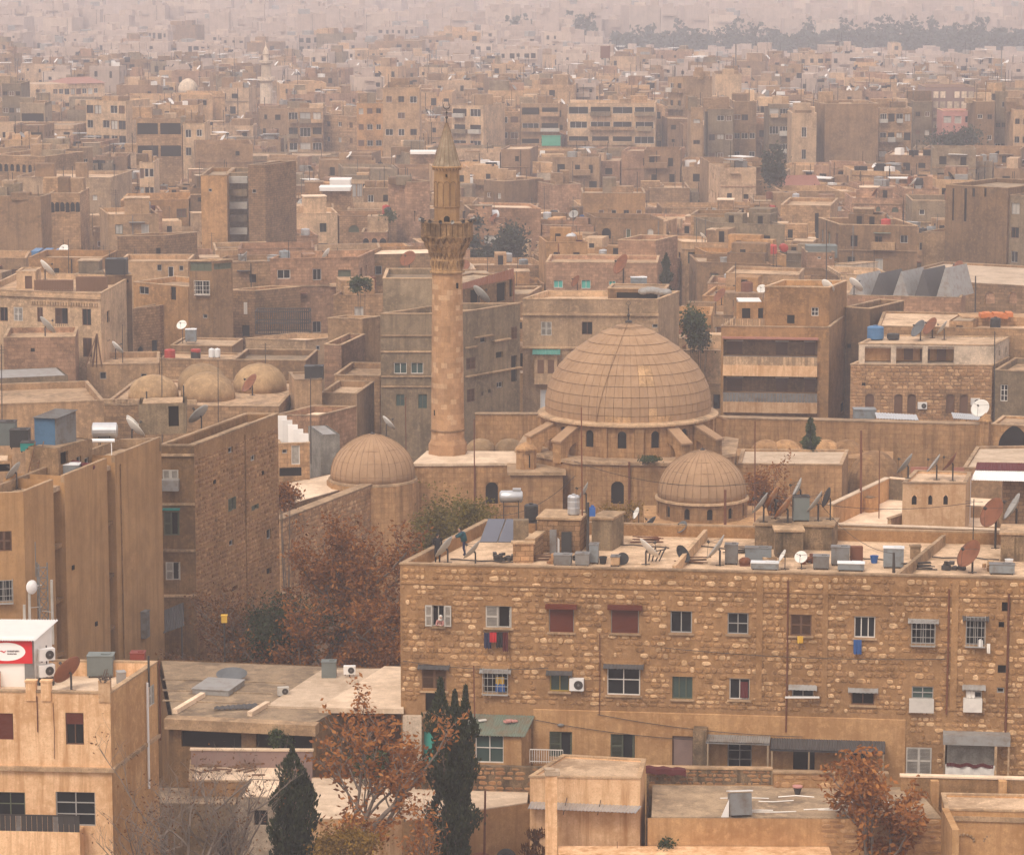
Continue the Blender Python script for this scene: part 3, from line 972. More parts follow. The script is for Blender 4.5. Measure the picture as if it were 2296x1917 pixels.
# --- things along the ground row: lean-tos and balcony are parts of the block
def leanto(u0,u1,v_top,v_low,out,mt,n,name='leanto_roof'):
 (ta,za),(tb,_)=onwall(u0,v_top,A0,B0),onwall(u1,v_top,A0,B0)
 M=wallM(A0,B0,0,0)
 zl=PD((u0+u1)/2,v_low,(M @ Vector(((ta+tb)/2,-out,0))).y).z
 mb=MB()
 mb.sheet(M @ Vector((ta,-out,zl)),M @ Vector((tb,-out,zl)),M @ Vector((tb,-0.02,za)),M @ Vector((ta,-0.02,za)),n=n,amp=0.02)
 mb.bar(M @ Vector((ta,-out+0.1,zl-0.09)),M @ Vector((tb,-out+0.1,zl-0.09)),0.09)
 o=mb.build(name,mt,main)
 return M,ta,tb,zl
M,ta,tb,zl=leanto(1586,1728,1645,1664,1.5,'sheet_grey',26)
for x in (ta+0.1,tb-0.1):
 mb=MB();mb.bar(M @ Vector((x,-1.38,zl-0.1)),M @ Vector((x,-1.38,3)),0.09);mb.build('post','wood_pale',main)
M,ta2,tb2,zl2=leanto(1729,1985,1653,1682,1.5,'sheet_dark',46)
for k in range(4):
 x=ta2+0.1+(tb2-ta2-0.2)*k/3
 mb=MB();mb.bar(M @ Vector((x,-1.38,zl2-0.1)),M @ Vector((x,-1.38,3)),0.08);mb.build('post','wood_pale',main)
tc=onwall(1571,1700,A0,B0)[0]
mb=MB();mb.box(M @ Vector((tc,-0.7,4.6)),(0.75,1.2,7.2),atan2(e0.y,e0.x));mb.build('pier','soot_concrete',main)
# enclosed blue balcony on the right
t0b,zb_=onwall(2112,1742,A0,B0);t1b,zt_=onwall(2264,1648,A0,B0)
mb=MB();mb.box(M @ Vector(((t0b+t1b)/2,-0.45,zt_-0.1)),(t1b-t0b,1.2,0.55),atan2(e0.y,e0.x));mb.build('balcony_header','sheet_grey',main)
mb=MB();mb.box(M @ Vector(((t0b+t1b)/2,-0.45,zb_-0.3)),(t1b-t0b,1.2,0.5),atan2(e0.y,e0.x));mb.build('balcony_floor','coping',main)
mb=MB();mb.box(M @ Vector(((t0b+t1b)/2,0.16,(zt_+zb_)/2)),(t1b-t0b-0.5,0.1,zt_-zb_),atan2(e0.y,e0.x));mb.build('balcony_back_wall','wall_bluegrey',main)
for k,w in ((0.0,0.08),(0.8,0.14),(1.0,0.1)):
 mb=MB();x=t0b+0.08+(t1b-t0b-0.16)*k
 mb.box(M @ Vector((x,-0.98,(zt_+zb_)/2)),(w,0.12,zt_-zb_),atan2(e0.y,e0.x));mb.build('post','coping',main)
mb=MB()
for k in range(12):
 x=t0b+0.1+(t1b-t0b)*0.78*k/11
 mb.bar(M @ Vector((x,-1.0,zb_)),M @ Vector((x,-1.0,zb_+1.0)),0.025)
mb.bar(M @ Vector((t0b,-1.0,zb_+1.0)),M @ Vector((t0b+(t1b-t0b)*0.8,-1.0,zb_+1.0)),0.04);mb.build('railing','metal_dark',main)
# white sheet drying over that railing
mb=MB()
n=14
for i in range(n):
 for (z0_,z1_) in ((-0.85,-0.45),(-0.45,0.0)):
  f=lambda k,z: M @ Vector((t0b+0.15+(t1b-t0b)*0.74*k/n,-1.06-0.03*sin(k*2.1)-0.02*sin(k*5+z*6),zb_+1.05+z+0.03*sin(k*0.9)))
  mb.quad(f(i,z0_),f(i+1,z0_),f(i+1,z1_),f(i,z1_))
tag(mb.build('bed_sheet','cloth_white',smooth=True),'white sheet hung over the railing of the blue balcony','sheet')
mb=MB()
for i in range(n):
 f=lambda k,z: M @ Vector((t0b+0.2+(t1b-t0b)*0.7*k/n,-1.12-0.04*sin(k*1.7),zb_+1.12+z+0.05*sin(k*1.3)))
 mb.quad(f(i,-0.2),f(i+1,-0.2),f(i+1,0.0),f(i,0.0))
tag(mb.build('blanket','cloth_maroon',smooth=True),'dark maroon blanket folded over the white sheet on the blue balcony','blanket')
# small boxes under two windows of the middle row
for (a,b,c,d) in ((2038,1566,2094,1593),(2159,1564,2202,1592)):
 h=pxholes(A0,B0,[(a,b,c,d)])[0]
 mb=MB();mb.box(M @ Vector(((h[0]+h[2])/2,-0.22,(h[1]+h[3])/2)),(h[2]-h[0],0.42,h[3]-h[1]),atan2(e0.y,e0.x))
 mb.build('window_box','frame_white',main)
# kitchen shed with the green sheet roof, in front of the facade
q0,q1=onwall(1030,1700,A0,B0)[0],onwall(1199,1700,A0,B0)[0]
shp=[tuple((M @ Vector(v))[:2]) for v in ((q0,-1.8,0),(q1-0.55,-1.8,0),(q1-0.2,-0.08,0),(q0+0.1,-0.08,0))]
yy=shp[0][1]
zs=PD(1100,1644,yy).z
shed=building('kitchen_shed','low plastered shed with sloping green sheet roof against the stone block',shp,zs,'plaster_gold',roof=False,cat='shed',
    holes={0: pxholes(shp[0],shp[1],[(1066,1645,1129,1709,'cross','frame_white','glass_green')])},hold=False)
mb=MB();zb=PD(1110,1598,yy+1.8).z
mb.sheet(M @ Vector((q0-0.1,-2.0,zs-0.02)),M @ Vector((q1-0.35,-2.0,zs-0.02)),M @ Vector((q1,-0.1,zb)),M @ Vector((q0+0.1,-0.1,zb)),n=26,amp=0.025)
mb.build('sheet_roof','sheet_green',shed)
for (u,v,mt) in ((1072,1603,'cloth_white'),(1143,1603,'cloth_pink')):
 c=M @ Vector((onwall(u,1650,A0,B0)[0],-0.7,zb-0.28));mb=MB()
 for k in range(6):
  mb.box(c+Vector((random.uniform(-0.35,0.35),random.uniform(-0.2,0.2),0.05*k*0.5+0.02)),(random.uniform(0.2,0.5),random.uniform(0.1,0.3),0.08),random.uniform(0,3))
 tag(mb.build('rag_pile',mt),'crumpled %s rags lying on the green sheet roof' % ('white' if mt=='cloth_white' else 'pinkish'),'rags')
# whitewashed wall beside the teal door, terrace wall with stones
w0,w1=onwall(906,1650,A0,B0)[0],onwall(948,1650,A0,B0)[0]
mb=MB();mb.box(M @ Vector(((w0+w1)/2,-0.35,(3.0+onwall(920,1600,A0,B0)[1])/2)),(w1-w0,0.3,onwall(920,1600,A0,B0)[1]-3.0),atan2(e0.y,e0.x))
tag(mb.build('whitewashed_wall','wall_white'),'short whitewashed wall beside the teal door of the stone block','wall')
# --- terraces and low roofs in front of the block
def slabhouse(name,label,pts,z,wm,rm,z0=0,ph=0.0,holes=None,cat='building',wms=None,depth=0.22):
 return building(name,label,pts,z,wm,rm,z0=z0,ph=ph,pt=0.2,holes=holes,cat=cat,hold=False,wms=wms,depth=depth)
def boxwall(name,label,a,b,z0,z1,th,mt,cop=None,cat='wall',st=None):
 a,b=Vector(a),Vector(b)
 poly=quadpoly(a,b,th)
 T=thing(name,label,cat,((a.x+b.x)/2,(a.y+b.y)/2,z0))
 mb=MB();mb.prism(poly,z0,z1);mb.build('wall_body',mt,T)
 if cop:
  mb=MB();mb.prism(inset(poly,-0.06),z1-0.002,z1+0.09);mb.build('coping',cop,T)
 if st:
  stones(T,poly[0],poly[1],z0+0.05,z1-0.05,(),st[0],st[1],st[2],st[3],0.04,st[4],0.85)
 return T
zt=7.0
boxwall('terrace_wall','dark stained stone terrace wall below the teal door and green shed',P(930,1713,zt),P(1270,1722,zt),0,zt,0.35,'soot_concrete',None,st=(0.42,0.28,120,'stone_brown',21))
boxwall('terrace_wall','stained low terrace wall below the mauve door',P(1450,1722,zt),P(1730,1726,zt),0,zt,0.35,'soot_concrete','coping',st=(0.4,0.25,60,'stone_brown',22))
boxwall('terrace_wall','terrace wall of pale blocks below the dark lean-to',P(1735,1733,zt),P(1990,1737,zt),0,zt,0.4,'mortar','coping',st=(0.55,0.4,90,'stone_mid',23))
boxwall('terrace_wall','grey coped terrace wall behind the rust leaved tree',P(2020,1741,zt),P(2380,1750,zt),0,zt,0.35,'concrete_dark','roof_white')
for u in (2094,2246):
 mb=MB();p=P(u,1750,zt)+Vector((0,-0.3,0))
 mb.box((p.x,p.y,zt-1.0),(0.42,0.42,2.2));T_=tag(mb.build('gate_pier','plaster_gold'),'stubby square pier at the grey terrace wall, %s' % ('under the white louvred window' if u==2094 else 'under the blue balcony'),'pier')
# pale flat terrace (left of the box room) and its front wall
zr=5.6
fl=slabhouse('terrace_house','low house with pale flat roof behind the tall cypress',[P(905,1842,zr)[:2],P(1190,1800,zr)[:2],P(1195,1752,zr)[:2],P(820,1745,zr)[:2]],zr,'plaster_gold','roof_white',ph=0.0)
slabhouse('terrace_house','low house with pale flat roof below the rust tree with leaning trunk',[P(700,1838,zr+.1)[:2],P(905,1833,zr+.1)[:2],P(900,1742,zr+.1)[:2],P(690,1742,zr+.1)[:2]],zr+0.1,'plaster_peach','roof_white',ph=0.0)
# the box room with slab roof
zx=7.9
bxp=[P(1188,1742,zx)[:2],P(1436,1746,zx)[:2],P(1447,1704,zx)[:2],P(1262,1694,zx)[:2]]
bx_=slabhouse('box_room','square plastered room with flaking slab roof behind the concrete post',bxp,zx,'plaster_peach','roof_pale',z0=0,ph=0.06)
mb=MB()
a,b=PD(1183,1812,bxp[0][1]-0.9),PD(1425,1822,bxp[1][1]-0.9)
c,d=PD(1438,1806,bxp[1][1]),PD(1190,1796,bxp[0][1])
mb.sheet(a,b,c+Vector((0,-0.02,0)),d+Vector((0,-0.02,0)),n=30,amp=0.02)
mb.build('awning_sheet','galvanised',bx_)
for u in (1275,1352):
 mb=MB();p=PD(u,1745,bxp[0][1]-0.05);mb.tube([p+Vector((0.05,0,0.0)),p+Vector((-0.08,-0.05,-1.0)),p+Vector((-0.3,-0.8,-1.75))],0.02,5);mb.build('stay_wire','metal_dark',bx_)
# long low roof to the right with ragged stone wall
zq=6.2
q=[P(1452,1833,zq)[:2],P(2122,1836,zq)[:2],P(2060,1762,zq)[:2],P(1455,1757,zq)[:2]]
lo=slabhouse('low_house','long low house with patched grey roof and plaster front below the terraces',q,zq,'plaster_gold','roof_grey',ph=0.0)
for k in range(9):
 mb=MB();a=P(1600+40*k+random.uniform(-20,20),1775+random.uniform(0,45),zq+0.02)
 mb.tube([a,a+Vector((random.uniform(0.6,1.6),random.uniform(-0.2,0.3),0.01)),a+Vector((random.uniform(1.8,3.2),random.uniform(-0.3,0.3),0.0))],0.035,4)
 mb.build('roof_cable','cloth_white',lo)
# courses of block on the front of that house
A1,B1=q[0],q[1]
stones(lo,A1,B1,zq-1.9,zq-0.02,(),0.7,0.33,100,'stone_mid',0.03,31,0.75,t0=9.0)
mb=MB();mb.prism(quadpoly((A1[0]-4.7,A1[1]-1.6),(A1[0]+9.5,A1[1]-1.75),1.55),0,zq-1.5)
T_=tag(mb.build('plaster_wall','plaster_peach'),'peeling peach plaster wall along the bottom edge right of the concrete post','wall')
mb=MB();mb.prism(quadpoly((A1[0]+9.6,A1[1]-1.4),(B1[0],B1[1]-1.4),1.3),0,zq-2.4)
tag(mb.build('plaster_wall','plaster_gold'),'smooth ochre plaster wall along the bottom edge under the rust leaved tree','wall')
# right corner room with blind arches
zc=7.0
cr=[P(2120,1815,zc)[:2],P(2380,1822,zc)[:2],P(2380,1785,zc)[:2],P(2112,1780,zc)[:2]]
crn=slabhouse('corner_room','ochre plastered room with moulded cornice at the bottom right corner',cr,zc,'plaster_gold','roof_pale',ph=0.08)
mb=MB();mb.prism(quadpoly(Vector(cr[0])+Vector((0.2,-0.12)),Vector(cr[1])+Vector((0,-0.12)),0.12),zc-0.55,zc-0.3);mb.build('cornice','coping',crn)
mb=MB();mb.prism(quadpoly(Vector(cr[0])+Vector((0.2,-0.15)),Vector(cr[1])+Vector((0,-0.15)),0.15),zc-2.7,zc-2.45);mb.build('cornice','coping',crn)
# plaster wedge in front of it, bottom right
for u in (2160,2230):
 mb=MB()
 for k in range(9):
  aa=pi*k/8
  p=PD(u+24*cos(aa),1884-14*sin(aa),cr[0][1]-0.16)
  mb.ico(p,0.09,sub=1)
 mb.build('moulding','coping',crn)
mb=MB();p0=PD(2118,1800,cr[0][1]-1.0);mb.prism(quadpoly((p0.x,p0.y-3),(p0.x+0.35,p0.y-3),4),0,zc+0.1)
tag(mb.build('garden_wall','plaster_gold'),'narrow ochre garden wall end-on beside the corner room','wall')
# tilted grey roof hatch
p=P(1645,1832,zq)
T_=thing('roof_hatch','tilted grey metal hatch with white side boards on the low roof','hatch',p)
mb=MB();R_=Matrix.Rotation(0.12,4,'Z') @ Matrix.Rotation(-0.25,4,'X')
mb.box(p+Vector((0.35,0.4,0.62)),(1.15,0.7,1.15),M=R_);mb.build('casing','metal_grey',T_)
mb=MB();mb.box(p+Vector((0.35,0.72,1.24)),(1.25,0.95,0.06),M=R_);mb.build('lid','sheet_white',T_)
mb=MB();mb.add([tuple(p+Vector(v)) for v in ((-0.65,0.05,0),(-0.25,0.05,0),(-0.25,0.05,0.95),(-0.65,0.15,0),(-0.25,0.15,0),(-0.25,0.15,0.95))],[(0,1,2),(5,4,3),(0,2,5,3),(1,4,5,2)]);mb.build('side_board','sheet_white',T_)
p=P(1788,1780,zq);T_=thing('flower_pot','dark tapered pot with pale rim on the low grey roof','pot',p)
mb=MB();mb.lathe(p,[(0.13,0),(0.24,0.35),(0.24,0.4)],10);mb.build('pot','metal_dark',T_);mb=MB();mb.lathe(p+Vector((0,0,0.4)),[(0.28,0),(0.28,0.07),(0.2,0.07)],10);mb.build('rim','cloth_pink',T_)
# concrete post at the bottom edge
p=PD(1236,1735,158);T_=thing('concrete_post','tall pale concrete post with a flat cap at the bottom edge','post',(p.x,p.y,0))
mb=MB();mb.box((p.x,p.y,p.z/2),(0.62,0.5,p.z));mb.build('shaft','plaster_peach',T_)
mb=MB();mb.box((p.x+0.05,p.y,p.z+0.1),(0.78,0.62,0.24),0.05);mb.box((p.x-0.1,p.y,p.z+0.26),(0.5,0.5,0.1),0.3);mb.build('cap','roof_white',T_)
# iron pipes and drums
for (u,v0,u2,v1,d,r,lab) in ((1088,1772,1084,1925,160,0.075,'rusty iron pipe standing beside the tall cypress'),(1062,1492,1067,1750,170.5,0.05,'thin iron pole rising past the green roofed shed'),(1384,1886,1384,1925,158,0.02,'thin iron rod before the peach wall at the bottom edge')):
 pa,pb_=PD(u,v0,d),PD(u2,v1,d)
 pole((pb_.x,pb_.y,min(pb_.z,7.0 if d==170.5 else 1.0)),pa,r,lab,'rust','pipe',name='iron_pipe')
mb=MB();pc=PD(1135,1925,160);mb.lathe(pc,[(0.35,-0.12),(0.52,-0.12),(0.56,0),(0.52,0.12),(0.35,0.12),(0.33,0)],20,M=Matrix.Rotation(pi/2-0.3,4,'X'))
T_=tag(mb.build('tyre','tank_black'),'black tyre leaning at the bottom edge right of the tall cypress','tyre')
mb=MB();pc=PD(1078,1922,160.4);mb.lathe(pc,[(0.5,-0.5),(0.52,0.0),(0.45,0.15),(0.2,0.24),(0.02,0.26)],18)
tag(mb.build('stove_drum','rust'),'domed rusty drum at the foot of the iron pipe','drum')
for k,(u,v) in enumerate(((1008,1742),(1140,1722))):
 pass
# white railing on the terrace with planter, red carpet
rA,rB=P(1188,1710,7.05),P(1262,1712,7.05)
T_=thing('terrace_railing','small white railing on the terrace right of the green shed','railing',rA)
mb=MB()
for k in range(15):
 a=rA.lerp(rB,k/14);mb.bar(a,a+Vector((0,0,0.75)),0.03)
mb.build('balusters','frame_white',T_)
mb=MB();mb.bar(rA+Vector((0,0,0.77)),rB+Vector((0,0,0.77)),0.05);mb.bar(rA+Vector((0,0,0.1)),rB+Vector((0,0,0.1)),0.04);mb.build('handrail','frame_white',T_)
a,b=P(1448,1722,7.1),P(1538,1727,7.1)
mb=MB()
for k in range(10):
 p=a.lerp(b,k/9);q_=a.lerp(b,(k+1)/9)
 zf=lambda i: 7.12+0.04*sin(i*1.9)
 if k<9:
  mb.quad((p.x,p.y-0.05,zf(k)-0.3),(q_.x,q_.y-0.05,zf(k+1)-0.3),(q_.x,q_.y-0.03,zf(k+1)),(p.x,p.y-0.03,zf(k)))
  mb.quad((p.x,p.y-0.03,zf(k)),(q_.x,q_.y-0.03,zf(k+1)),(q_.x,q_.y+0.4,zf(k+1)+0.03),(p.x,p.y+0.4,zf(k)+0.03))
tag(mb.build('carpet','cloth_maroon'),'dark red carpet draped on the terrace wall below the mauve door','carpet')
# --- laundry, people's things on the facade
def on_facade(u,v,out=0.1):
 tt,z=onwall(u,v,A0,B0)
 return wallM(A0,B0,0,0) @ Vector((tt,-out,z))
def cloth(u0,v0,u1,v1,mt,label,out=0.35,name='laundry',cat='laundry',wav=0.04):
 a,b=on_facade(u0,v0,out),on_facade(u1,v0,out)
 zb=on_facade(u0,v1,out).z
 mb=MB();n=8;ph=random.random()*6
 f=lambda i,j: (a.lerp(b,i/n).x,a.lerp(b,i/n).y-wav*sin(i*1.7+ph)*(0.4+j*0.3)-0.02*j,a.z+(zb-a.z)*j/4*(1-0.12*abs(sin(i*1.1+ph))))
 for i in range(n):
  for j in range(4):
   mb.quad(f(i,j+1),f(i+1,j+1),f(i+1,j),f(i,j))
 return tag(mb.build(name,mt,smooth=True),label,cat)
cloth(1087,1415,1103,1452,'cloth_navy','navy garment on the line under the half shuttered window')
cloth(1100,1413,1115,1437,'cloth_red','bright red shirt on the line under the half shuttered window',0.4)
cloth(1114,1414,1131,1450,'cloth_black','black trousers on the line under the half shuttered window')
cloth(1129,1413,1141,1459,'cloth_maroon','dark red patterned garment at the end of the washing line',0.38)
mb=MB();mb.bar(on_facade(1084,1413,0.42),on_facade(1143,1413,0.42),0.02)
for u in (1086,1141):
 mb.bar(on_facade(u,1413,0.43),on_facade(u,1411,0.0),0.025)
tag(mb.build('washing_line','metal_dark'),'washing line bracket under the half shuttered window','washing line')
cloth(1788,1424,1801,1440,'cloth_yellow','small yellow cloth hanging from the brown shuttered window',0.2)
cloth(1914,1432,1932,1466,'cloth_blue','dark blue trousers hanging below the white framed window',0.2)
cloth(2212,1440,2220,1463,'cloth_white','narrow white cloth hanging beside the caged window on the right',0.3)
cloth(2166,1548,2186,1563,'cloth_white','white cloth hung in the right window of the middle row',0.12)
cloth(1660,1528,1677,1566,'cloth_maroon','reddish curtain in the right half of the white framed middle window',0.0,'curtain','curtain',0.01)
cloth(1112,1516,1131,1533,'cloth_yellow','yellow cloth inside the caged window',0.1)
cloth(1112,1531,1133,1549,'cloth_blue','blue bundle inside the caged window',0.2)
p=on_facade(2198,1440,0.25);mb=MB();mb.box(p,(0.22,0.2,0.36));mb.box(p+Vector((0,0,0.2)),(0.12,0.1,0.08));tag(mb.build('plastic_can','plastic_white'),'white plastic can on the sill of the right caged window','can')
p=on_facade(1799,1559,0.4);mb=MB();mb.bar(p+Vector((-0.95,0,0)),p+Vector((0.95,0.0,0)),0.09);mb.bar(p+Vector((-0.7,0,0)),p+Vector((-0.7,0.4,0)),0.03);mb.bar(p+Vector((0.7,0,0)),p+Vector((0.7,0.4,0)),0.03)
tag(mb.build('clothes_rail','plastic_white'),'white clothes rail below the small hooded window','rail')
p=on_facade(1294,1547,0.24);ac_unit(p,'white air conditioner on the stone wall beside the yellow framed window',atan2(e0.y,e0.x),0.8,0.68,0.38)
p=on_facade(1258,1624,0.12);mb=MB();mb.ico(p,0.16,sub=2,sq=(1.3,0.5,0.6));mb.bar(p,p+Vector((0,0.13,0)),0.06);tag(mb.build('wall_lamp','metal_grey'),'oval wall lamp above the green shuttered ground floor window','lamp')
# --- roof of the stone block: people and clutter
def figure(label,joints,radii,edges,mats,parts,loc):
 T=thing('person',label,'person',loc)
 me=bpy.data.meshes.new('body')
 me.from_pydata([Vector(j) for j in joints],edges,[])
 o=bpy.data.objects.new('body',me);col.objects.link(o);o.parent=T
 WL[o]=WL[T]
 md=o.modifiers.new('skin','SKIN');md.use_smooth_shade=True
 sv=me.skin_vertices[0].data
 for i,r in enumerate(radii):
  sv[i].radius=(r,r) if not isinstance(r,tuple) else r
 sv[0].use_root=True
 o.modifiers.new('sub','SUBSURF').levels=2
 o.modifiers['sub'].render_levels=2
 me.materials.append(M_(mats))
 for nm,mt,fn in parts:
  mb=MB();fn(mb,Vector(loc));mb.build(nm,mt,T,smooth=True)
 return T
def hand(mb,c,d):
 "palm with four fingers and a thumb, pointing along d"
 d=Vector(d).normalized();sx=d.cross(Vector((0,0,1))).normalized()
 mb.ico(c,0.045,sub=1,sq=(1,1,0.8))
 for k in range(4):
  r=c+sx*(k-1.5)*0.018+d*0.035
  L=(0.06,0.072,0.068,0.052)[k]
  mb.tube([r,r+d*L*0.55+Vector((0,0,-0.008)),r+d*L+Vector((0,0,-0.03))],[0.011,0.01,0.008],5)
 r=c+sx*0.04
 mb.tube([r,r+sx*0.02+d*0.03,r+sx*0.018+d*0.06],[0.012,0.011,0.009],5)
def head(mb,c,turn=0.0):
 mb.ico(c,0.1,sub=2,sq=(0.82,0.95,1.15))
 f=Vector((sin(turn),-cos(turn),0))
 mb.ico(c+f*0.1+Vector((0,0,-0.01)),0.025,sub=1,sq=(0.8,1,1.3))
 mb.tube([c+Vector((0,0,-0.17)),c+Vector((0,0,-0.05))],0.05,8)
 s=Vector((f.y,-f.x,0))
 for k in (-1,1):
  mb.ico(c+s*0.085*k,0.028,sub=1,sq=(0.5,1,1.3))
def face(mb,c,turn):
 f=Vector((sin(turn),-cos(turn),0));s=Vector((f.y,-f.x,0))
 for k in (-1,1):
  mb.ico(c+f*0.088+s*0.035*k+Vector((0,0,0.012)),0.012,sub=1)
 mb.ico(c+f*0.092+Vector((0,0,-0.055)),0.018,sub=1,sq=(1.3,0.5,0.35))
def hairf(mb,c,turn):
 f=Vector((sin(turn),-cos(turn),0))
 mb.ico(c-f*0.022+Vector((0,0,0.035)),0.108,sub=2,sq=(0.85,0.92,0.95))
# man in black, seen from behind, standing with hands before him
loc=P(981,1262,RZ)
J=[(0,0,0.93),(0,0,1.12),(0,0.01,1.32),(0,0.01,1.45),(-0.19,0,1.4),(-0.23,0.03,1.13),(-0.14,0.2,0.98),(0.19,0,1.4),(0.24,0.03,1.13),(0.15,0.2,0.99),
     (-0.1,0,0.88),(-0.11,-0.01,0.48),(-0.11,0.02,0.09),(-0.12,0.12,0.04),(0.1,0,0.88),(0.12,-0.01,0.48),(0.12,0.02,0.09),(0.13,0.12,0.04)]
R_=[(0.15,0.11),(0.15,0.1),(0.17,0.11),0.07,0.075,0.055,0.04,0.075,0.055,0.04,0.095,0.07,0.05,0.04,0.095,0.07,0.05,0.04]
E_=[(0,1),(1,2),(2,3),(2,4),(4,5),(5,6),(2,7),(7,8),(8,9),(0,10),(10,11),(11,12),(12,13),(0,14),(14,15),(15,16),(16,17)]
figure('man in black jacket standing at the left corner of the roof',J,R_,E_,'cloth_black',
       [('head','skin',lambda mb,o: (head(mb,o+Vector((0,0.02,1.6)),2.4),hand(mb,o+Vector((-0.12,0.26,0.96)),(0.3,1,-0.2)),hand(mb,o+Vector((0.13,0.26,0.97)),(-0.3,1,-0.2)))),
  ('hair','hair',lambda mb,o: hairf(mb,o+Vector((0,0.02,1.6)),2.4)),('face','hair',lambda mb,o: face(mb,o+Vector((0,0.02,1.6)),2.4))],loc)
# man in a teal top bending over the grey dish, on his toes
loc=P(1040,1246,RZ)
J=[(0.02,0,0.92),(-0.02,0,1.1),(-0.1,0,1.3),(-0.17,-0.01,1.42),(-0.1,-0.19,1.36),(-0.3,-0.22,1.18),(-0.48,-0.14,1.12),(-0.12,0.18,1.36),(-0.33,0.18,1.2),(-0.5,0.1,1.14),
     (0.03,-0.09,0.88),(-0.02,-0.1,0.48),(0.1,-0.1,0.1),(0.0,-0.11,0.03),(0.04,0.1,0.88),(0.0,0.1,0.48),(0.05,0.1,0.1),(-0.06,0.1,0.03)]
m_=figure('man in a teal top leaning over a grey dish on the roof',J,R_,E_,'cloth_navy',
       [('head','skin',lambda mb,o: (head(mb,o+Vector((-0.24,-0.01,1.56)),-1.4),hand(mb,o+Vector((-0.53,-0.12,1.1)),(-1,0.1,-0.3)),hand(mb,o+Vector((-0.55,0.09,1.12)),(-1,-0.1,-0.3)))),
  ('hair','hair',lambda mb,o: hairf(mb,o+Vector((-0.24,-0.01,1.56)),-1.4)),('face','hair',lambda mb,o: face(mb,o+Vector((-0.24,-0.01,1.56)),-1.4)),
  ('top','cloth_teal',lambda mb,o: (mb.tube([o+Vector(v) for v in ((0.03,0,0.86),(-0.02,0,1.1),(-0.1,0,1.3),(-0.15,0,1.41))],[0.185,0.19,0.205,0.1],12),mb.tube([o+Vector(v) for v in ((-0.1,-0.18,1.37),(-0.28,-0.23,1.19),(-0.44,-0.16,1.13))],[0.092,0.072,0.055],8),mb.tube([o+Vector(v) for v in ((-0.12,0.17,1.37),(-0.32,0.19,1.21),(-0.46,0.12,1.15))],[0.092,0.072,0.055],8)))],loc)
# figure leaning out of the shuttered window
c=on_facade(986,1396,-0.12)
loc=Vector((c.x,c.y,on_facade(986,1403,0).z))
J=[(0,0.1,0.0),(0,0.06,0.18),(0,0.0,0.3),(0,-0.02,0.36),(-0.16,0,0.26),(-0.22,-0.12,0.08),(-0.06,-0.2,0.04),(0.16,0,0.26),(0.2,-0.14,0.08),(0.05,-0.2,0.04)]
figure('person in pink with a pale headscarf leaning on the open shuttered window',J,[(0.16,0.11),(0.16,0.1),(0.15,0.1),0.06,0.07,0.05,0.035,0.07,0.05,0.035],[(0,1),(1,2),(2,3),(2,4),(4,5),(5,6),(2,7),(7,8),(8,9)],'cloth_pink',
       [('head','skin',lambda mb,o: (head(mb,o+Vector((0.04,-0.05,0.47)),0.2),hand(mb,o+Vector((0.0,-0.24,0.04)),(1,-0.3,0)))),('face','hair',lambda mb,o: face(mb,o+Vector((0.04,-0.05,0.47)),0.2)),
  ('headscarf','cloth_white',lambda mb,o: (mb.ico(o+Vector((0.04,-0.015,0.5)),0.125,sub=2,sq=(0.9,0.95,1.05)),mb.tube([o+Vector((0.04,0.02,0.45)),o+Vector((0.03,0.03,0.3))],[0.12,0.17],10)))],loc)
def rt(u,v):
 return P(u,v,RZ)
dish(rt(1004,1262),1.5,160,35,'dish_grey','grey satellite dish that the man in teal leans over',0.75)
dish(rt(1066,1266),1.4,165,40,'dish_grey','grey satellite dish between the teal topped man and the solar panels',0.7)
# solar water heater
sp=rt(1100,1212)
T_=thing('solar_heater','solar water heater with two dark panels and a silver cylinder','solar heater',sp)
for k,u in enumerate((1076,1117)):
 a=rt(u,1216);b=a+Vector((1.0,0.0,0));up=Vector((0.5,1.25,1.15))
 mb=MB()
 nn=(b-a).cross(up).normalized()*0.06
 mb.add([tuple(v) for v in (a,b,b+up,a+up,a+nn,b+nn,b+up+nn,a+up+nn)],[(0,1,2,3),(7,6,5,4),(0,4,5,1),(1,5,6,2),(2,6,7,3),(3,7,4,0)])
 mb.build('panel','solar',T_)
 mb=MB()
 for s,e in ((a,b),(b,b+up),(b+up,a+up),(a+up,a)):
  mb.bar(s-nn*0.1,e-nn*0.1,0.05)
 mb.bar(a+up,Vector((a.x+up.x,a.y+up.y,RZ)),0.05);mb.bar(b+up,Vector((b.x+up.x,b.y+up.y,RZ)),0.05)
 mb.build('panel_frame','metal_grey',T_)
cy=rt(1146,1184);zc_=PD(1146,1113,cy.y).z
mb=MB();mb.lathe((cy.x,cy.y,zc_),[(0.01,-0.72),(0.28,-0.69),(0.37,-0.6),(0.37,0.6),(0.28,0.69),(0.01,0.72)],20,M=Matrix.Rotation(0.06,4,'Z') @ Matrix.Rotation(pi/2,4,'Y'));mb.build('cylinder','galvanised',T_,smooth=True)
mb=MB();mb.box((cy.x+0.35,cy.y,zc_+0.42),(0.5,0.3,0.14));mb.build('expansion_box','galvanised',T_)
mb=MB()
for a in (-0.45,0.45):
 for b in (-0.3,0.3):
  mb.bar((cy.x+a,cy.y+b,RZ-0.02),(cy.x+a,cy.y+b*0.8,zc_-0.2),0.06)
mb.bar((cy.x-0.45,cy.y-0.3,zc_-0.55),(cy.x+0.45,cy.y-0.3,zc_-0.55),0.05);mb.build('stand','metal_dark',T_)
p=rt(1191,1206);water_tank((p.x,p.y,p.z),0.42,0.95,'tank_black','black barrel tank beside the silver solar cylinder',max(0.3,PD(1191,1166,p.y).z-RZ))
p=rt(1168,1226)
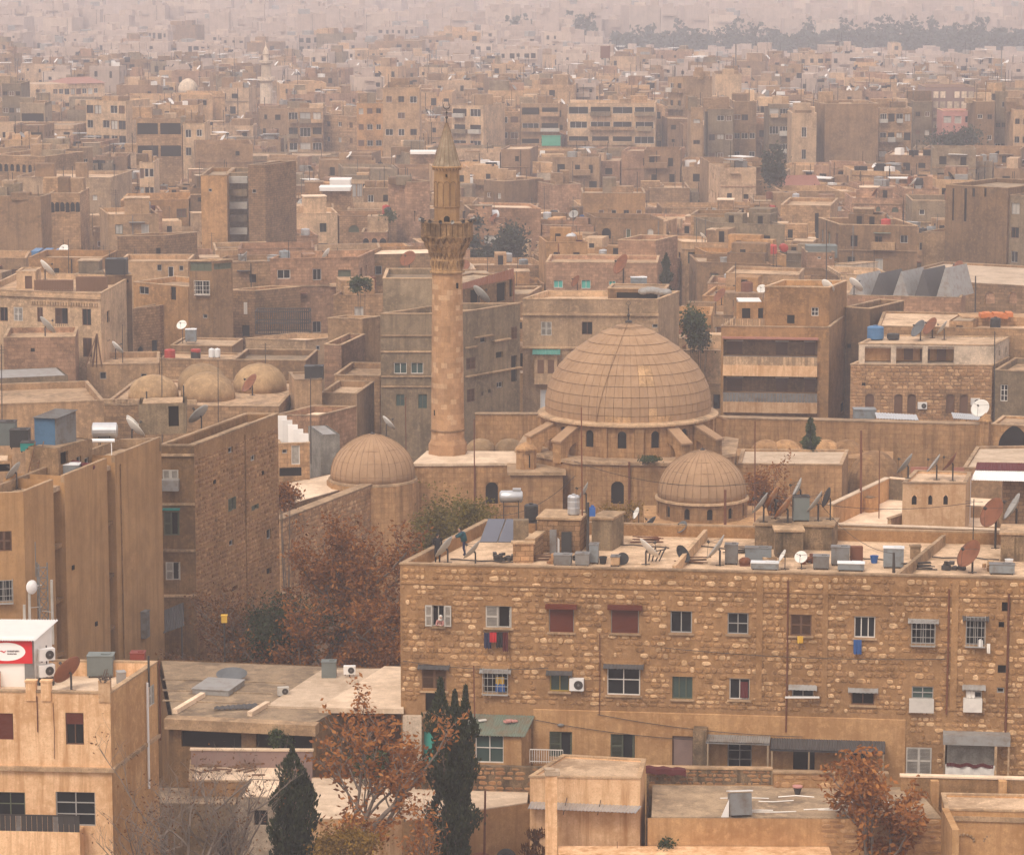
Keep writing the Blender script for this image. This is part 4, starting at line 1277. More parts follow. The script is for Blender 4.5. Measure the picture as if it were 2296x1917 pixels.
mb=MB();mb.box((p.x,p.y+0.7,RZ+0.75),(0.9,0.7,1.5));tag(mb.build('chimney_stack','wall_grey'),'squat grey masonry stack under the black barrel','stack')
# tank on the stair hut, blue jug, dish behind
p=PD(1286,1150,hA.y+0.9);water_tank((p.x,p.y,zt+0 if False else PD(1206,1164,hA.y).z+0.1),0.36,1.1,'galvanised','galvanised ribbed tank standing on the brick stair hut',0.05)
zh=PD(1206,1164,hA.y).z+0.12
dish((p.x+0.75,p.y+0.6,zh),1.3,170,30,'dish_grey','grey dish standing behind the ribbed tank on the brick stair hut',1.1)
pole((p.x+0.5,p.y-0.4,zh),(p.x+0.42,p.y-0.4,zh+6.4),0.045,'tall thin aerial pole on the brick stair hut','rust','pole',0,'aerial_pole')
p2=rt(1318,1240);pole((p2.x,p2.y,RZ),(p2.x,p2.y,RZ+3.0),0.1,'black flue pipe between the two stair huts','metal_dark','flue',0,'flue_pipe')
mb=MB();q_=Vector((p2.x+0.25,p2.y,RZ+2.45));mb.box(q_,(0.35,0.3,0.5));mb.lathe(q_+Vector((0,0,0.25)),[(0.12,0),(0.1,0.12),(0.05,0.14)],8);tag(mb.build('blue_jug','blue_plastic'),'small blue plastic jug hung on the black flue','jug')
for k,(u,v,mt,nm,lab) in enumerate(((1252,1238,'plastic_white','plank','white plank leaning on the brick stair hut'),(1240,1240,'metal_grey','metal_sheet','grey sheet leaning on the brick stair hut left of the white plank'),(1270,1240,'tank_black','metal_sheet','black sheet leaning on the brick stair hut right of the white plank'))):
 p=rt(u,v);mb=MB();mb.box((p.x,p.y-0.12,RZ+0.68),((0.12,0.4,0.6)[k],0.06,1.45-0.25*(k==2)),M=Matrix.Rotation(-0.12,4,'X'))
 tag(mb.build(nm,mt),lab,'plank' if k==0 else 'sheet')
p=rt(1368,1212);T_=thing('shelf_rack','white open shelf rack standing on the pale roof','shelf',p)
mb=MB()
for a in (-0.2,0.2):
 for b in (0,0.3):
  mb.bar((p.x+a,p.y+b,RZ),(p.x+a,p.y+b,RZ+1.25),0.04)
mb.build('uprights','plastic_white',T_)
for k in range(3):
 mb=MB();mb.box((p.x,p.y+0.15,RZ+0.2+0.48*k),(0.46,0.36,0.04));mb.build('shelf','plastic_white',T_)
tanks=[(1262,1268,1.0,0.55,'metal_grey','long low grey tank left of a pair by the parapet'),(1306,1268,0.78,0.62,'metal_grey','grey tank beside the long low one by the parapet'),(1332,1262,0.5,1.0,'tank_greyblue','narrow upright blue-grey tank right of the brick stair hut'),
         (1640,1264,0.72,1.05,'metal_grey','tall dark grey tank behind the big grey dish'),(1700,1258,1.5,0.7,'tank_greyblue','blue-grey tank with a white side lid in front of the sooty stair hut'),(1715,1277,1.55,0.32,'tank_greyblue','flat blue-grey tank hidden by the parapet before the sooty hut'),
         (1841,1275,0.9,0.65,'metal_grey','grey tank right of the small white dish'),(1884,1266,1.05,0.95,'metal_grey','dark grey tank with pale lid beside the sooty stair hut'),(1908,1279,1.5,0.35,'tank_greyblue','flat pale-lidded tank by the parapet right of the sooty hut'),
         (2003,1272,1.15,1.05,'tank_greyblue','square blue-grey tank with a black flue before it'),(2246,1286,1.4,0.45,'tank_greyblue','flat blue-grey tank by the parapet at the right edge'),(1380,1268,0.5,0.45,'coping','small pale masonry box by the parapet')]
for (u,v,w,h,mt,lab) in tanks:
 p=rt(u,v);box_tank((p.x,p.y,RZ),w,0.7,h,mt,lab,rz=atan2(e0.y,e0.x),lid='tank_white' if u in (1715,1908,2003) else 'metal_grey')
dishes=[(1448,1266,1.55,20,42,'dish_white','bright white satellite dish leaning beside the broken black dish',0.75),(1614,1268,1.7,170,35,'dish_grey','large grey satellite dish beside the tall dark tank',0.9),
          (1760,1276,0.75,185,30,'dish_white','narrow white dish seen edge-on by the parapet',0.7),(1797,1275,0.75,250,35,'dish_white','small round white dish facing forward by the parapet',0.6),
          (2180,1284,1.75,205,35,'dish_rust','large dark brown dish at the parapet on the right',0.95),(1532,1202,0.85,215,40,'dish_dark','small dark grey dish on the back parapet near the divider',0.45),(1462,1196,1.05,150,40,'dish_dark','dark grey dish tilted on the pale rear roof',0.5),
          (1432,1180,0.75,195,25,'dish_white','small white dish edge-on against the mosque wall',0.75),(2276,1216,0.6,200,25,'dish_white','tiny white dish on the sooty hut at the right edge',0.4)]
for (u,v,dia,az,el,mt,lab,mast) in dishes:
 p=rt(u,v);dish((p.x,p.y,RZ),dia,az,el,mt,lab,mast)
# the cluster of dishes on the sooty stair hut
for (u,dy,dia,az,el,mt,lab,mast) in ((1712,0.4,1.55,165,35,'dish_grey','grey dish at the left of the cluster on the sooty hut',0.95),(1738,1.5,1.6,160,30,'dish_orange','rust streaked orange dish behind the grey one in the cluster',1.1),(1766,0.3,1.75,160,35,'dish_orange','large pale and rust dish in the front of the cluster',0.75),
           (1794,1.6,1.35,175,25,'dish_grey','pale grey dish at the back of the cluster',1.7),(1834,0.8,1.6,165,35,'dish_grey','grey dish at the right of the cluster on the sooty hut',0.95),(1861,1.2,1.25,185,20,'metal_dark','dark narrow dish at the right end of the cluster',1.25)):
 p=PD(u,1180,sA.y+1.0+dy);dish((p.x,p.y,ZS),dia,az,el,mt,lab,mast)
p=PD(1795,1180,sA.y+1.9);box_tank((p.x,p.y,ZS),0.95,0.8,1.35,'tank_green','dark green tank among the dishes on the sooty hut',lid='metal_dark')
# broken black dish, wheel, crates, flue
p=rt(1530,1266);mb=MB();mb.lathe((p.x-0.1,p.y,RZ+0.55),[(0.02,0),(0.3,0.05),(0.55,0.18),(0.56,0.21),(0.3,0.08),(0.02,0.03)],16,M=Matrix.Rotation(0.9,4,'Y') @ Matrix.Rotation(0.5,4,'X'));mb.bar((p.x,p.y,RZ),(p.x,p.y,RZ+0.6),0.05)
tag(mb.build('broken_dish','tank_black'),'fallen black dish with torn edge by the roof divider','satellite dish')
p=rt(1470,1258);mb=MB()
for k in range(4):
 mb.bar((p.x-0.4+0.2*k,p.y,RZ),(p.x-0.3+0.3*k,p.y+0.1,RZ+0.6+0.25*(k % 2)),0.06)
mb.bar((p.x-0.5,p.y,RZ+0.5),(p.x+0.6,p.y,RZ+0.7),0.06);tag(mb.build('bent_scrap','metal_dark'),'twisted dark metal frame beside the bright white dish','scrap')
p=rt(1396,1266);mb=MB();mb.lathe((p.x,p.y,RZ+0.36),[(0.2,-0.08),(0.34,-0.08),(0.36,0),(0.34,0.08),(0.2,0.08)],16,M=Matrix.Rotation(1.3,4,'X'));tag(mb.build('wheel','tank_black'),'old black wheel leaning at the parapet below the white rack','wheel')
p=rt(1920,1262);mb=MB();mb.box((p.x,p.y,RZ+0.5),(0.7,0.4,0.95));mb.box((p.x,p.y-0.21,RZ+0.5),(0.5,0.03,0.7));tag(mb.build('rusty_box','rust'),'rusty open box beside the dark grey tank with pale lid','box')
p=rt(1670,1268);mb=MB();mb.ico((p.x,p.y,RZ+0.25),0.36,sub=2,sq=(1,0.8,0.7));mb.box((p.x,p.y,RZ+0.05),(0.6,0.4,0.12));tag(mb.build('rust_heap','rust'),'heap of rusty scrap beside the tall dark tank','scrap')
p=rt(2004,1284);pole((p.x,p.y,RZ),(p.x-0.02,p.y,RZ+1.15),0.09,'short black flue in front of the square blue-grey tank','metal_dark','flue',0,'flue_pipe')
p=rt(2052,1252);mb=MB();mb.box((p.x,p.y,RZ+0.35),(0.55,0.45,0.7));mb.box((p.x,p.y,RZ+0.74),(0.65,0.55,0.1));tag(mb.build('roof_vent','coping'),'small capped masonry vent beside the long roof divider','vent')
for (u,v,h,lab) in ((2181,1240,3.2,'thin aerial pole behind the dark brown dish'),):
 p=rt(u,v);pole((p.x,p.y,RZ),(p.x,p.y,RZ+h),0.035,lab,'metal_dark','pole',2,'aerial_pole')
p=P(2270,1190,ZP)
dish((P(2232,1205,ZP).x,P(2232,1205,ZP).y,RZ),1.9,205,30,'dish_rust','big red-brown dish on the back edge of the right hand roof',2.0)
dish((P(2278,1200,ZP).x,P(2278,1200,ZP).y,RZ),1.8,175,30,'dish_grey','big grey dish behind the red-brown one at the right edge',2.2)
# odds and ends that crowd the roof
JUNK=[('plank_pile','wood','pile of old planks behind the block wall on the roof',1222,1256,'planks'),('brick_heap','stone_brown','heap of loose blocks in front of the brick stair hut',1250,1262,'bricks'),('bucket','tank_black','black bucket beside the upright blue-grey tank',1352,1264,'bucket'),
  ('plank_pile','wood','loose planks by the roof divider near the fallen dish',1556,1262,'planks'),('brick_heap','coping','heap of rubble before the sooty stair hut on the left',1735,1262,'rubble'),('scrap_heap','rust','rusty scrap between the round white dish and the grey tank',1815,1262,'scrap'),
  ('bucket','blue_plastic','blue bucket left of the square blue-grey tank',1960,1262,'bucket'),('plank_pile','metal_dark','dark pipes lying right of the square blue-grey tank',2060,1276,'pipes'),('scrap_heap','metal_dark','dark junk heap beside the dark brown dish',2140,1276,'scrap'),
  ('brick_heap','stone','few pale blocks on the roof right of the dark brown dish',2218,1278,'bricks'),('plank_pile','rust','rusty rods near the back parapet behind the white dish',1455,1216,'rods'),('scrap_heap','tank_black','black junk at the foot of the twin stair huts',1310,1256,'scrap'),
  ('bucket','tank_white','white tub behind the flat blue-grey tank at the right',2262,1270,'tub'),('scrap_heap','metal_dark','dark cans between the two men and the solar panels',1130,1256,'cans'),('plank_pile','metal_dark','dark rails lying behind the tall dark tank',1660,1240,'rails')]
rj=random.Random(31)
for (nm,mt,lab,u,v,cat) in JUNK:
 p=rt(u,v);mb=MB()
 if nm=='plank_pile':
  for k in range(6):
   a=p+Vector((rj.uniform(-0.2,0.2),rj.uniform(-0.25,0.25),0.05+0.06*k));d_=Vector((rj.uniform(0.6,1.0),rj.uniform(-0.3,0.3),0));mb.bar(a-d_,a+d_,0.09,0.05)
 elif nm=='bucket':
  mb.lathe(p,[(0.17,0),(0.24,0.4),(0.26,0.42),(0.22,0.42),(0.16,0.05)],12)
 else:
  for k in range(11):
   mb.box(p+Vector((rj.uniform(-0.55,0.55),rj.uniform(-0.35,0.35),0.1+0.35*rj.random()*(k>5))),(rj.uniform(0.15,0.5),rj.uniform(0.12,0.3),rj.uniform(0.1,0.3)),rj.uniform(0,3))
 tag(mb.build(nm,mt),lab,cat)
for (u0,v0,u1,v1) in ((1010,1255,1150,1262),(1380,1222,1500,1230),(1900,1250,2020,1262),(2090,1250,2240,1256),(1560,1225,1690,1240)):
 a,b_=rt(u0,v0),rt(u1,v1);mb=MB();mb.tube([a+Vector((0,0,0.05))]+[a.lerp(b_,k/6)+Vector((0,rj.uniform(-0.25,0.25),0.05)) for k in range(1,6)]+[b_+Vector((0,0,0.05))],0.035,5);mb.build('roof_pipe','metal_dark',main)
for (u0,v0,u1,v1) in ((1200,1612,1640,1660),(1340,1600,1800,1650),(905,1480,1230,1496),(1480,1450,2120,1476)):
 a,b_=on_facade(u0,v0,0.14),on_facade(u1,v1,0.14);mb=MB();mb.tube([a.lerp(b_,k/8)-Vector((0,0,0.25*(1-(k/4-1) ** 2))) for k in range(9)],0.018,4);mb.build('cable','metal_dark',main)
for (u0,v0,h0_,u1,v1,h1_) in ((1286,1200,4.5,1700,1200,3.2),(1700,1205,2.8,2181,1240,3.0),(1100,1215,1.6,1290,1215,4.0),(1830,1215,2.6,2004,1284,1.1)):
 a,b_=rt(u0,v0)+Vector((0,0,h0_)),rt(u1,v1)+Vector((0,0,h1_));mb=MB();mb.tube([a.lerp(b_,k/10)-Vector((0,0,0.7*(1-(k/5-1) ** 2))) for k in range(11)],0.016,4);mb.build('roof_wire','metal_dark',main)
# --- tall concrete block, upper left of the foreground
ZL=20.0
a_,b_,c_=P(-60,1107,ZL),P(52,1103,ZL),P(361,981,ZL)
lp=sidepoly(a_,b_,c_)
# the blank side wall is broken by two light wells
e=(Vector(lp[2])-Vector(lp[1]));Ls=e.length;e=e/Ls;nin=Vector((-e.y,e.x))
w1a,w1b=onwall(122,1200,lp[1],lp[2])[0],onwall(147,1200,lp[1],lp[2])[0]
w2a,w2b=onwall(243,1200,lp[1],lp[2])[0],onwall(261,1200,lp[1],lp[2])[0]
pts=[lp[0],lp[1]]
for (s,t_) in ((w1a,w1b),(w2a,w2b)):
 for tt,dd in ((s,0),(s,3.2),(t_,3.2),(t_,0)):
  pts.append(tuple(Vector(lp[1])+e*tt+nin*dd))
pts += [lp[2],lp[3]]
fh=pxholes(lp[0],lp[1],[(-8,1190,26,1236,'louv','frame_brown','dark'),(-10,1300,28,1350,'cage','frame_grey','glass')])
holes={0: fh}
for ei,(s,t_) in ((3,(w1a,w1b)),(7,(w2a,w2b))):
 hl=[]
 for k in range(5):
  hl.append((0.25,3.2+3.3*k,t_-s-0.25,4.6+3.3*k,'cross','frame_grey','glass'))
 holes[ei]=hl
L1=thing('concrete_apartment_block','tall blank tan concrete block with two narrow light wells at the left edge','building',(lp[1][0],lp[1][1],0))
mb=MB()
n=len(pts)
for i in range(n):
 wall(mb,pts[i],pts[(i+1) % n],0,ZL,holes.get(i,()))
mb.build('wall','concrete_tan',L1)
for i,hl in holes.items():
 for h in hl:
  win(L1,wallM(pts[i],pts[(i+1) % n],h[0],h[1]),h[2]-h[0],h[3]-h[1],h[4],h[5],h[6])
rb=MB();rb.prism(inset(lp,0.3),ZL-0.9,ZL-0.6);rb.build('roof','roof_pale',L1)
for k,(i,j) in enumerate(((0,1),(2,3),(3,0))):
 a,b=Vector(lp[i]),Vector(lp[j]);mb=MB()
 if k==2 or True:
  nn=(b-a).normalized();nn=Vector((-nn.y,nn.x))*0.13
  mb.bar((a.x+nn.x,a.y+nn.y,ZL-0.42),(b.x+nn.x,b.y+nn.y,ZL-0.42),0.25,0.85)
 mb.build('parapet','coping',L1)
segs=[(0,w1a),(w1b,w2a),(w2b,Ls)]
for (s,t_) in segs:
 a,b=Vector(lp[1])+e*s+nin*0.12,Vector(lp[1])+e*t_+nin*0.12
 mb=MB();mb.bar((a.x,a.y,ZL-0.42),(b.x,b.y,ZL-0.4),0.23,0.9);mb.build('parapet','coping',L1)
for i,(s,t_) in enumerate(((w1a,w1b),(w2a,w2b))):
 for k in range(5):
  p=Vector(lp[1])+e*(s+t_)/2+nin*0.75
  mb=MB();mb.box((p.x,p.y,2.6+3.3*k),(t_-s-0.02,1.1,0.22),atan2(e.y,e.x));mb.build('well_ledge','concrete_dark',L1)
keep(lp,2000,ZL)
# lower wing continuing left, with a pale strip
p=P(330,1370,8);
mb=MB();p=Vector(lp[1])+e*(Ls*0.83)-nin*0.16
zz=PD(327,1400,p.y).z
mb.box((p.x,p.y,zz),(0.7,0.32,1.7),atan2(e.y,e.x));mb.box((p.x-nin.x*0.18,p.y-nin.y*0.18,zz),(0.55,0.05,1.5),atan2(e.y,e.x));mb.box((p.x,p.y,zz+0.88),(0.8,0.42,0.06),atan2(e.y,e.x))
tag(mb.build('meter_cabinet','metal_grey'),'grey metal cabinet fixed low on the tan concrete wall','cabinet')
# penthouse clutter on that roof
def LR(u,v):
 return P(u,v,ZL-0.6)
pa,pb_,pc_=LR(58,1066),LR(131,1066),LR(140,1050)
ph_=building('roof_hut','plastered roof hut with a wooden ladder on the concrete block',quadpoly(pa,pb_,3.0,0.4),PD(60,1008,pa.y).z,'wall_buff','roof_pale',z0=ZL-0.62,ph=0.0,cat='hut',hold=False)
zph=PD(60,1008,pa.y).z
qa,qb=LR(124,1072),LR(206,1060)
building('roof_hut','open roof hut with dark doorway beside the ladder hut',quadpoly(LR(132,1072),LR(208,1048),2.2,0.2),PD(124,1007,qa.y).z,'wall_buff','roof_tan',z0=ZL-0.62,ph=0.0,cat='hut',hold=False,
         holes={0: pxholes(LR(132,1072),LR(208,1048),[(136,1010,153,1043,'dark'),(172,1022,182,1046,'small'),(190,1024,200,1046,'small')])})
# blue and grey sheet cabin standing on the ladder hut
ca,cb,cc=PD(78,995,pa.y+0.9),PD(124,994,pa.y+0.5),PD(158,1000,pa.y+2.2)
cp=sidepoly((ca.x,ca.y),(cb.x,cb.y),(cb.x+1.05,cb.y+1.6))
zt_c=PD(78,936,ca.y).z
T_=thing('sheet_cabin','blue and grey corrugated sheet cabin on top of the roof hut','cabin',(cb.x,cb.y,zph))
mb=MB();mb.prism(cp,zph,zt_c);mb.build('cabin_wall','blue_sheet',T_)
mb=MB();A_,B_=Vector(cp[1]),Vector(cp[2]);o_=Vector((0.03,-0.03))
mb.sheet((A_.x+.03,A_.y-.02,zph),(B_.x+.03,B_.y-.02,zph),(B_.x+.03,B_.y-.02,zt_c+0.25),(A_.x+.03,A_.y-.02,zt_c),n=14,amp=0.02);mb.build('sheet_side','metal_grey',T_)
mb=MB();mb.sheet((cp[0][0]-.1,cp[0][1]-.2,zt_c+.02),(cp[1][0]+.1,cp[1][1]-.2,zt_c+.02),(cp[2][0]+.15,cp[2][1],zt_c+.3),(cp[3][0],cp[3][1],zt_c+.3),n=16,amp=0.02);mb.build('sheet_roof','metal_grey',T_)
mb=MB()   # ladder
la,lb_=PD(62,1064,pa.y-0.5),PD(80,1004,pa.y-0.03)
for k in (0,0.5):
 mb.bar(la+Vector((k,0,0)),lb_+Vector((k,0,0.4)),0.05)
for k in range(8):
 q_=la.lerp(lb_,(k+0.5)/8);mb.bar(q_,q_+Vector((0.5,0,0)),0.04)
tag(mb.build('ladder','wood'),'wooden ladder leaning on the plastered roof hut','ladder')
water_tank((LR(236,1010).x,LR(236,1010).y,ZL-0.6),0.5,1.5,'galvanised','horizontal silver tank on the concrete block roof',0.8,horiz=True,rz=0.05)
dish(tuple(LR(296,996)),1.7,30,38,'dish_white','cream satellite dish edge-on at the end of the concrete block roof',0.9)
dish(tuple(LR(38,1097)),1.3,165,35,'dish_grey','grey dish edge-on at the left corner of the concrete roof',0.95)
mb=MB();p=LR(222,1034);mb.tube([(p.x-1.0,p.y,p.z+1.3),(p.x+1.0,p.y,p.z+1.3)],0.12,8);mb.bar((p.x-0.8,p.y,p.z),(p.x-0.8,p.y,p.z+1.3),0.05);mb.bar((p.x+0.8,p.y,p.z),(p.x+0.8,p.y,p.z+1.3),0.05)
tag(mb.build('tube_lamp','sign_white'),'white tube on two thin legs on the concrete block roof','tube')
p=LR(150,1068);box_tank((p.x+0.1,p.y+0.3,ZL-0.6),1.3,0.9,0.6,'tank_greyblue','grey tub on the concrete block roof below the open hut',lid='tank_white')
p=LR(160,1062);mb=MB();mb.ico((p.x,p.y,p.z+0.5),0.6,sub=2,sq=(1.4,0.7,0.6));mb.ico((p.x+0.8,p.y,p.z+0.4),0.5,sub=2,sq=(1.4,0.7,0.6));tag(mb.build('tarpaulin_heap','cloth_maroon'),'dark maroon tarpaulin heap in front of the open roof hut','tarpaulin')
# further left: green-netted tanks
building('roof_room','low buff roof room at the left edge of the concrete block',quadpoly(LR(-60,1062),LR(26,1060),2.5),PD(0,1034,LR(0,1060).y).z,'wall_buff','roof_pale',z0=ZL-0.62,ph=0.0,cat='hut',hold=False,holes={0: pxholes(LR(-60,1062),LR(26,1060),[(-2,1040,22,1058,'dark')])})
# --- brown rubble block behind it
ZM=19.0
a_,b_,c_=P(356,1000,ZM),P(435,1000,ZM),P(623,929,ZM)
mp=sidepoly(a_,b_,c_)
fr=pxholes(mp[0],mp[1],[(365,1053,400,1094,'louv','shutter_grey','dark'),(368,1148,402,1200,'half','frame_green','dark'),(372,1260,404,1300,'half','shutter_grey','dark')])
sd_=pxholes(mp[1],mp[2],[(512,1000,522,1018,'small'),(562,1018,573,1036,'small','shutter_grey'),(512,1112,529,1148,'half','frame_green','dark'),(564,1128,580,1146,'half','frame_green','dark'),(598,1184,608,1211,'small'),(514,1208,524,1226,'small'),(598,1270,609,1290,'dark'),(520,1310,533,1328,'dark')])
L2=building('rubble_apartment_block','brown rubble stone block with small scattered windows left of the bare trees',mp,ZM,'concrete_dark','roof_pale',holes={0: fr,1: sd_},ph=0.5,vbot=2000,wms={1: 'mortar'})
stones(L2,mp[1],mp[2],0.5,ZM-0.9,sd_,0.42,0.3,300,'stone_brown',0.035,11,0.9)
for v in (1020,1130,1234,1335):
 (tt,zz)=onwall(400,v,mp[0],mp[1]);mb=MB();M=wallM(mp[0],mp[1],0,zz);w=(Vector(mp[1])-Vector(mp[0])).length
 mb.box(M @ Vector((w/2,-0.06,0)),(w,0.14,0.16),atan2(mp[1][1]-mp[0][1],mp[1][0]-mp[0][0]));mb.build('string_course','coping',L2)
# balcony boxes on the narrow front
for (r,mt) in (((360,1050,402,1098),'sheet_grey'),((366,1140,404,1150),'sheet_green')):
 h=pxholes(mp[0],mp[1],[r])[0];M=wallM(mp[0],mp[1],0,0);mb=MB()
 if mt=='sheet_green':
  mb.box(M @ Vector(((h[0]+h[2])/2,-0.3,h[3])),(h[2]-h[0],0.6,0.08),0.0);mb.build('canopy','teal_plastic',L2)
 else:
  zb1=onwall(380,1097,mp[0],mp[1])[1]
  mb.box(M @ Vector(((h[0]+h[2])/2,-0.35,zb1+0.35)),(h[2]-h[0],0.7,0.7),0.0);mb.build('balcony','sheet_grey',L2)
dish((P(452,968,ZM-0.5).x,P(452,968,ZM-0.5).y,ZM-0.5),1.7,150,40,'dish_grey','large grey dish on the roof of the brown rubble block',1.0)
p=P(330,960,ZM-0.5)
for (u,v,r,h,mt,lab) in ((330,962,0.07,2.6,'metal_dark','pair of black flues behind the cream dish'),(413,962,0.07,3.0,'metal_dark','dark flue beside the grey dish on the brown block')):
 p=P(u,v,ZM-0.5);pole((p.x,p.y,p.z),(p.x,p.y,p.z+h),r,lab,mt,'flue',0,'flue_pipe')
hutp=quadpoly(P(312,975,ZM-.5),P(418,972,ZM-.5),3.0,0.3)
building('roof_hut','long plastered roof hut on the brown rubble block',hutp,ZM+1.6,'wall_grey','roof_tan',z0=ZM-0.5,ph=0.0,cat='hut',hold=False,holes={0: [(2.0,ZM,2.7,ZM+1.4,'dark')]})
# dark lean-to and wall at its foot
za=8.0
boxwall('garden_wall','rough stone garden wall below the brown rubble block',P(361,1432,6),P(640,1330,6),0,6,0.4,'mortar','coping',st=(0.4,0.27,120,'stone_brown',41))
mb=MB();a,b=PD(358,1372,199),PD(412,1350,200.5);mb.sheet(a+Vector((0,-1.6,-1.2)),b+Vector((0.2,-1.6,-1.2)),b,a,n=10,amp=0.03)
for q_ in (a,b):
 mb.bar(q_+Vector((0,-1.5,-1.2)),Vector((q_.x,q_.y-1.5,0)),0.1)
tag(mb.build('lean_to','sheet_dark'),'dark lean-to roof at the foot of the brown rubble block','lean-to')
# --- peach building, lower left corner
ZD=14.0
a_,b_,c_=P(-80,1549,ZD),P(247,1555,ZD),P(352,1485,ZD)
dp=sidepoly(a_,b_,c_)
fr=pxholes(dp[0],dp[1],[(-10,1599,29,1657,'roll','frame_brown','dark'),(148,1598,187,1669,'w2','frame_brown','dark'),(-10,1776,56,1828,'cross','frame_green','glass'),(126,1776,213,1850,'w4','frame_grey','glass')])
sw_=pxholes(dp[1],dp[2],[(335,1532,346,1585,'louv','shutter_grey','dark')])
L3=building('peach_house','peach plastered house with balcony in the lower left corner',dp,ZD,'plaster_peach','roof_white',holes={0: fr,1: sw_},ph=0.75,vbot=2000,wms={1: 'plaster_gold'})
# half-lowered roller blind
h=fr[1];M=wallM(dp[0],dp[1],h[0],h[1]);w=h[2]-h[0];hh=h[3]-h[1]
rz_d=atan2(dp[1][1]-dp[0][1],dp[1][0]-dp[0][0])
mb=MB()
for k in range(7):
 mb.box(M @ Vector((w/2,0.05,hh-0.05-0.085*k)),(w-0.08,0.04,0.075),rz_d)
mb.build('roller_shutter','roller_brown',L3)
Lf=(Vector(dp[1])-Vector(dp[0])).length
(_,zc1)=onwall(100,1722,dp[0],dp[1])
mb=MB();M=wallM(dp[0],dp[1],0,zc1);mb.box(M @ Vector((Lf/2+0.1,-0.1,0)),(Lf+0.2,0.24,0.22),rz_d);mb.build('string_course','coping',L3)
for u in (69,103,234):
 (tt,zz)=onwall(u,1528,dp[0],dp[1]);mb=MB();M=wallM(dp[0],dp[1],tt,0)
 mb.box(M @ Vector((0,0.1,(zz+ZD-0.4)/2)),(0.52 if u<200 else 0.6,0.36,zz-ZD+0.45),rz_d);mb.box(M @ Vector((0,0.1,zz+0.03)),(0.6,0.42,0.1),rz_d);mb.build('parapet_pier','plaster_peach',L3)
# balcony with slatted dark railing
t1_,zr1=onwall(188,1817,dp[0],dp[1]);zr0=onwall(188,1852,dp[0],dp[1])[1];zs0=onwall(188,1905,dp[0],dp[1])[1]
M=wallM(dp[0],dp[1],0,0)
mb=MB();mb.box(M @ Vector((t1_/2,-0.55,(zr0+zs0)/2-0.1)),(t1_,1.1,zr0-zs0+0.2),rz_d);mb.build('balcony','plaster_peach',L3)
for k in range(22):
 mb=MB();x=t1_*(k+0.5)/22;mb.box(M @ Vector((x,-1.06,(zr0+zr1)/2)),(t1_/22*0.94,0.03,zr1-zr0),rz_d);mb.build('railing_panel','metal_grey' if k % 7==3 else 'metal_dark',L3)
mb=MB();mb.bar(M @ Vector((0,-1.07,zr1+0.02)),M @ Vector((t1_,-1.07,zr1+0.02)),0.06);mb.build('handrail','metal_dark',L3)
for (u,v0,v1,r,mt) in ((325,1530,1770,0.07,'plastic_white'),(328,1470,1540,0.06,'metal_dark')):
 (ta,za),(_,zb)=onwall(u,v0,dp[1],dp[2]),onwall(u,v1,dp[1],dp[2]);M=wallM(dp[1],dp[2],ta,0);mb=MB()
 mb.tube([M @ Vector((0,-0.12,za)),M @ Vector((0,-0.12,zb))],r,8);mb.build('drain_pipe',mt,L3)
(ta,za),(_,zb)=onwall(354,1480,dp[1],dp[2]),onwall(354,1660,dp[1],dp[2]);M=wallM(dp[1],dp[2],ta-0.1,0);mb=MB();mb.tube([M @ Vector((0,-0.1,za)),M @ Vector((0,-0.1,zb))],0.05,6);mb.build('drain_pipe','rust',L3)
(tt,zc2)=onwall(300,1710,dp[1],dp[2]);M=wallM(dp[1],dp[2],0,zc1);mb=MB();Lg=(Vector(dp[2])-Vector(dp[1])).length;mb.box(M @ Vector((Lg/2,-0.06,0)),(Lg,0.14,0.2),atan2(dp[2][1]-dp[1][1],dp[2][0]-dp[1][0]));mb.build('string_course','coping',L3)
RD=ZD-0.75
def DR(u,v):
 return P(u,v,RD)
# hut with the red sign
ha,hb_=DR(-110,1538),DR(77,1540)
zt_h=PD(77,1431,ha.y).z
hp=quadpoly(ha,hb_,3.2,0.35)
T_=thing('sign_hut','white sheet-roofed roof hut with grey corner on the peach house','hut',(hb_.x,hb_.y,RD))
mb=MB();mb.prism(hp,RD-0.02,zt_h+0.05);mb.build('hut_wall','sheet_white',T_)
mb=MB();mb.box((hb_.x-0.22,hb_.y-0.03,(RD+zt_h)/2),(0.5,0.1,zt_h-RD));mb.build('corner_post','metal_grey',T_)
mb=MB();zrb=PD(122,1388,hb_.y+3.3).z
mb.sheet((ha.x-.2,ha.y-.35,zt_h),(hb_.x+.1,hb_.y-.35,zt_h),(hp[2][0]+.35,hp[2][1],zrb),(hp[3][0],hp[3][1],zrb),n=34,amp=0.03);mb.build('sheet_roof','sheet_white',T_)
sgn=thing('shop_sign','red sign with a white oval logo on the roof hut','sign',(hb_.x-2,hb_.y-0.1,RD+1))
ys=hb_.y-0.08
s0,s1=PD(-110,1436,ys),PD(73,1487,ys)
mb=MB();mb.box(((s0.x+s1.x)/2,ys,(s0.z+s1.z)/2),(s1.x-s0.x,0.06,s0.z-s1.z));mb.build('sign_panel','sign_red',sgn)
oc=PD(14,1461,ys-0.05);ow,oh=PD(57,1461,ys).x-oc.x,PD(14,1440,ys).z-oc.z
mb=MB();k=40;vs_=[(oc.x+ow*cos(2*pi*i/k),ys-0.036,oc.z+oh*sin(2*pi*i/k)) for i in range(k)];mb.add(vs_,[tuple(range(k))]);mb.build('oval','sign_white',sgn)
mb=MB();rr=random.Random(5)
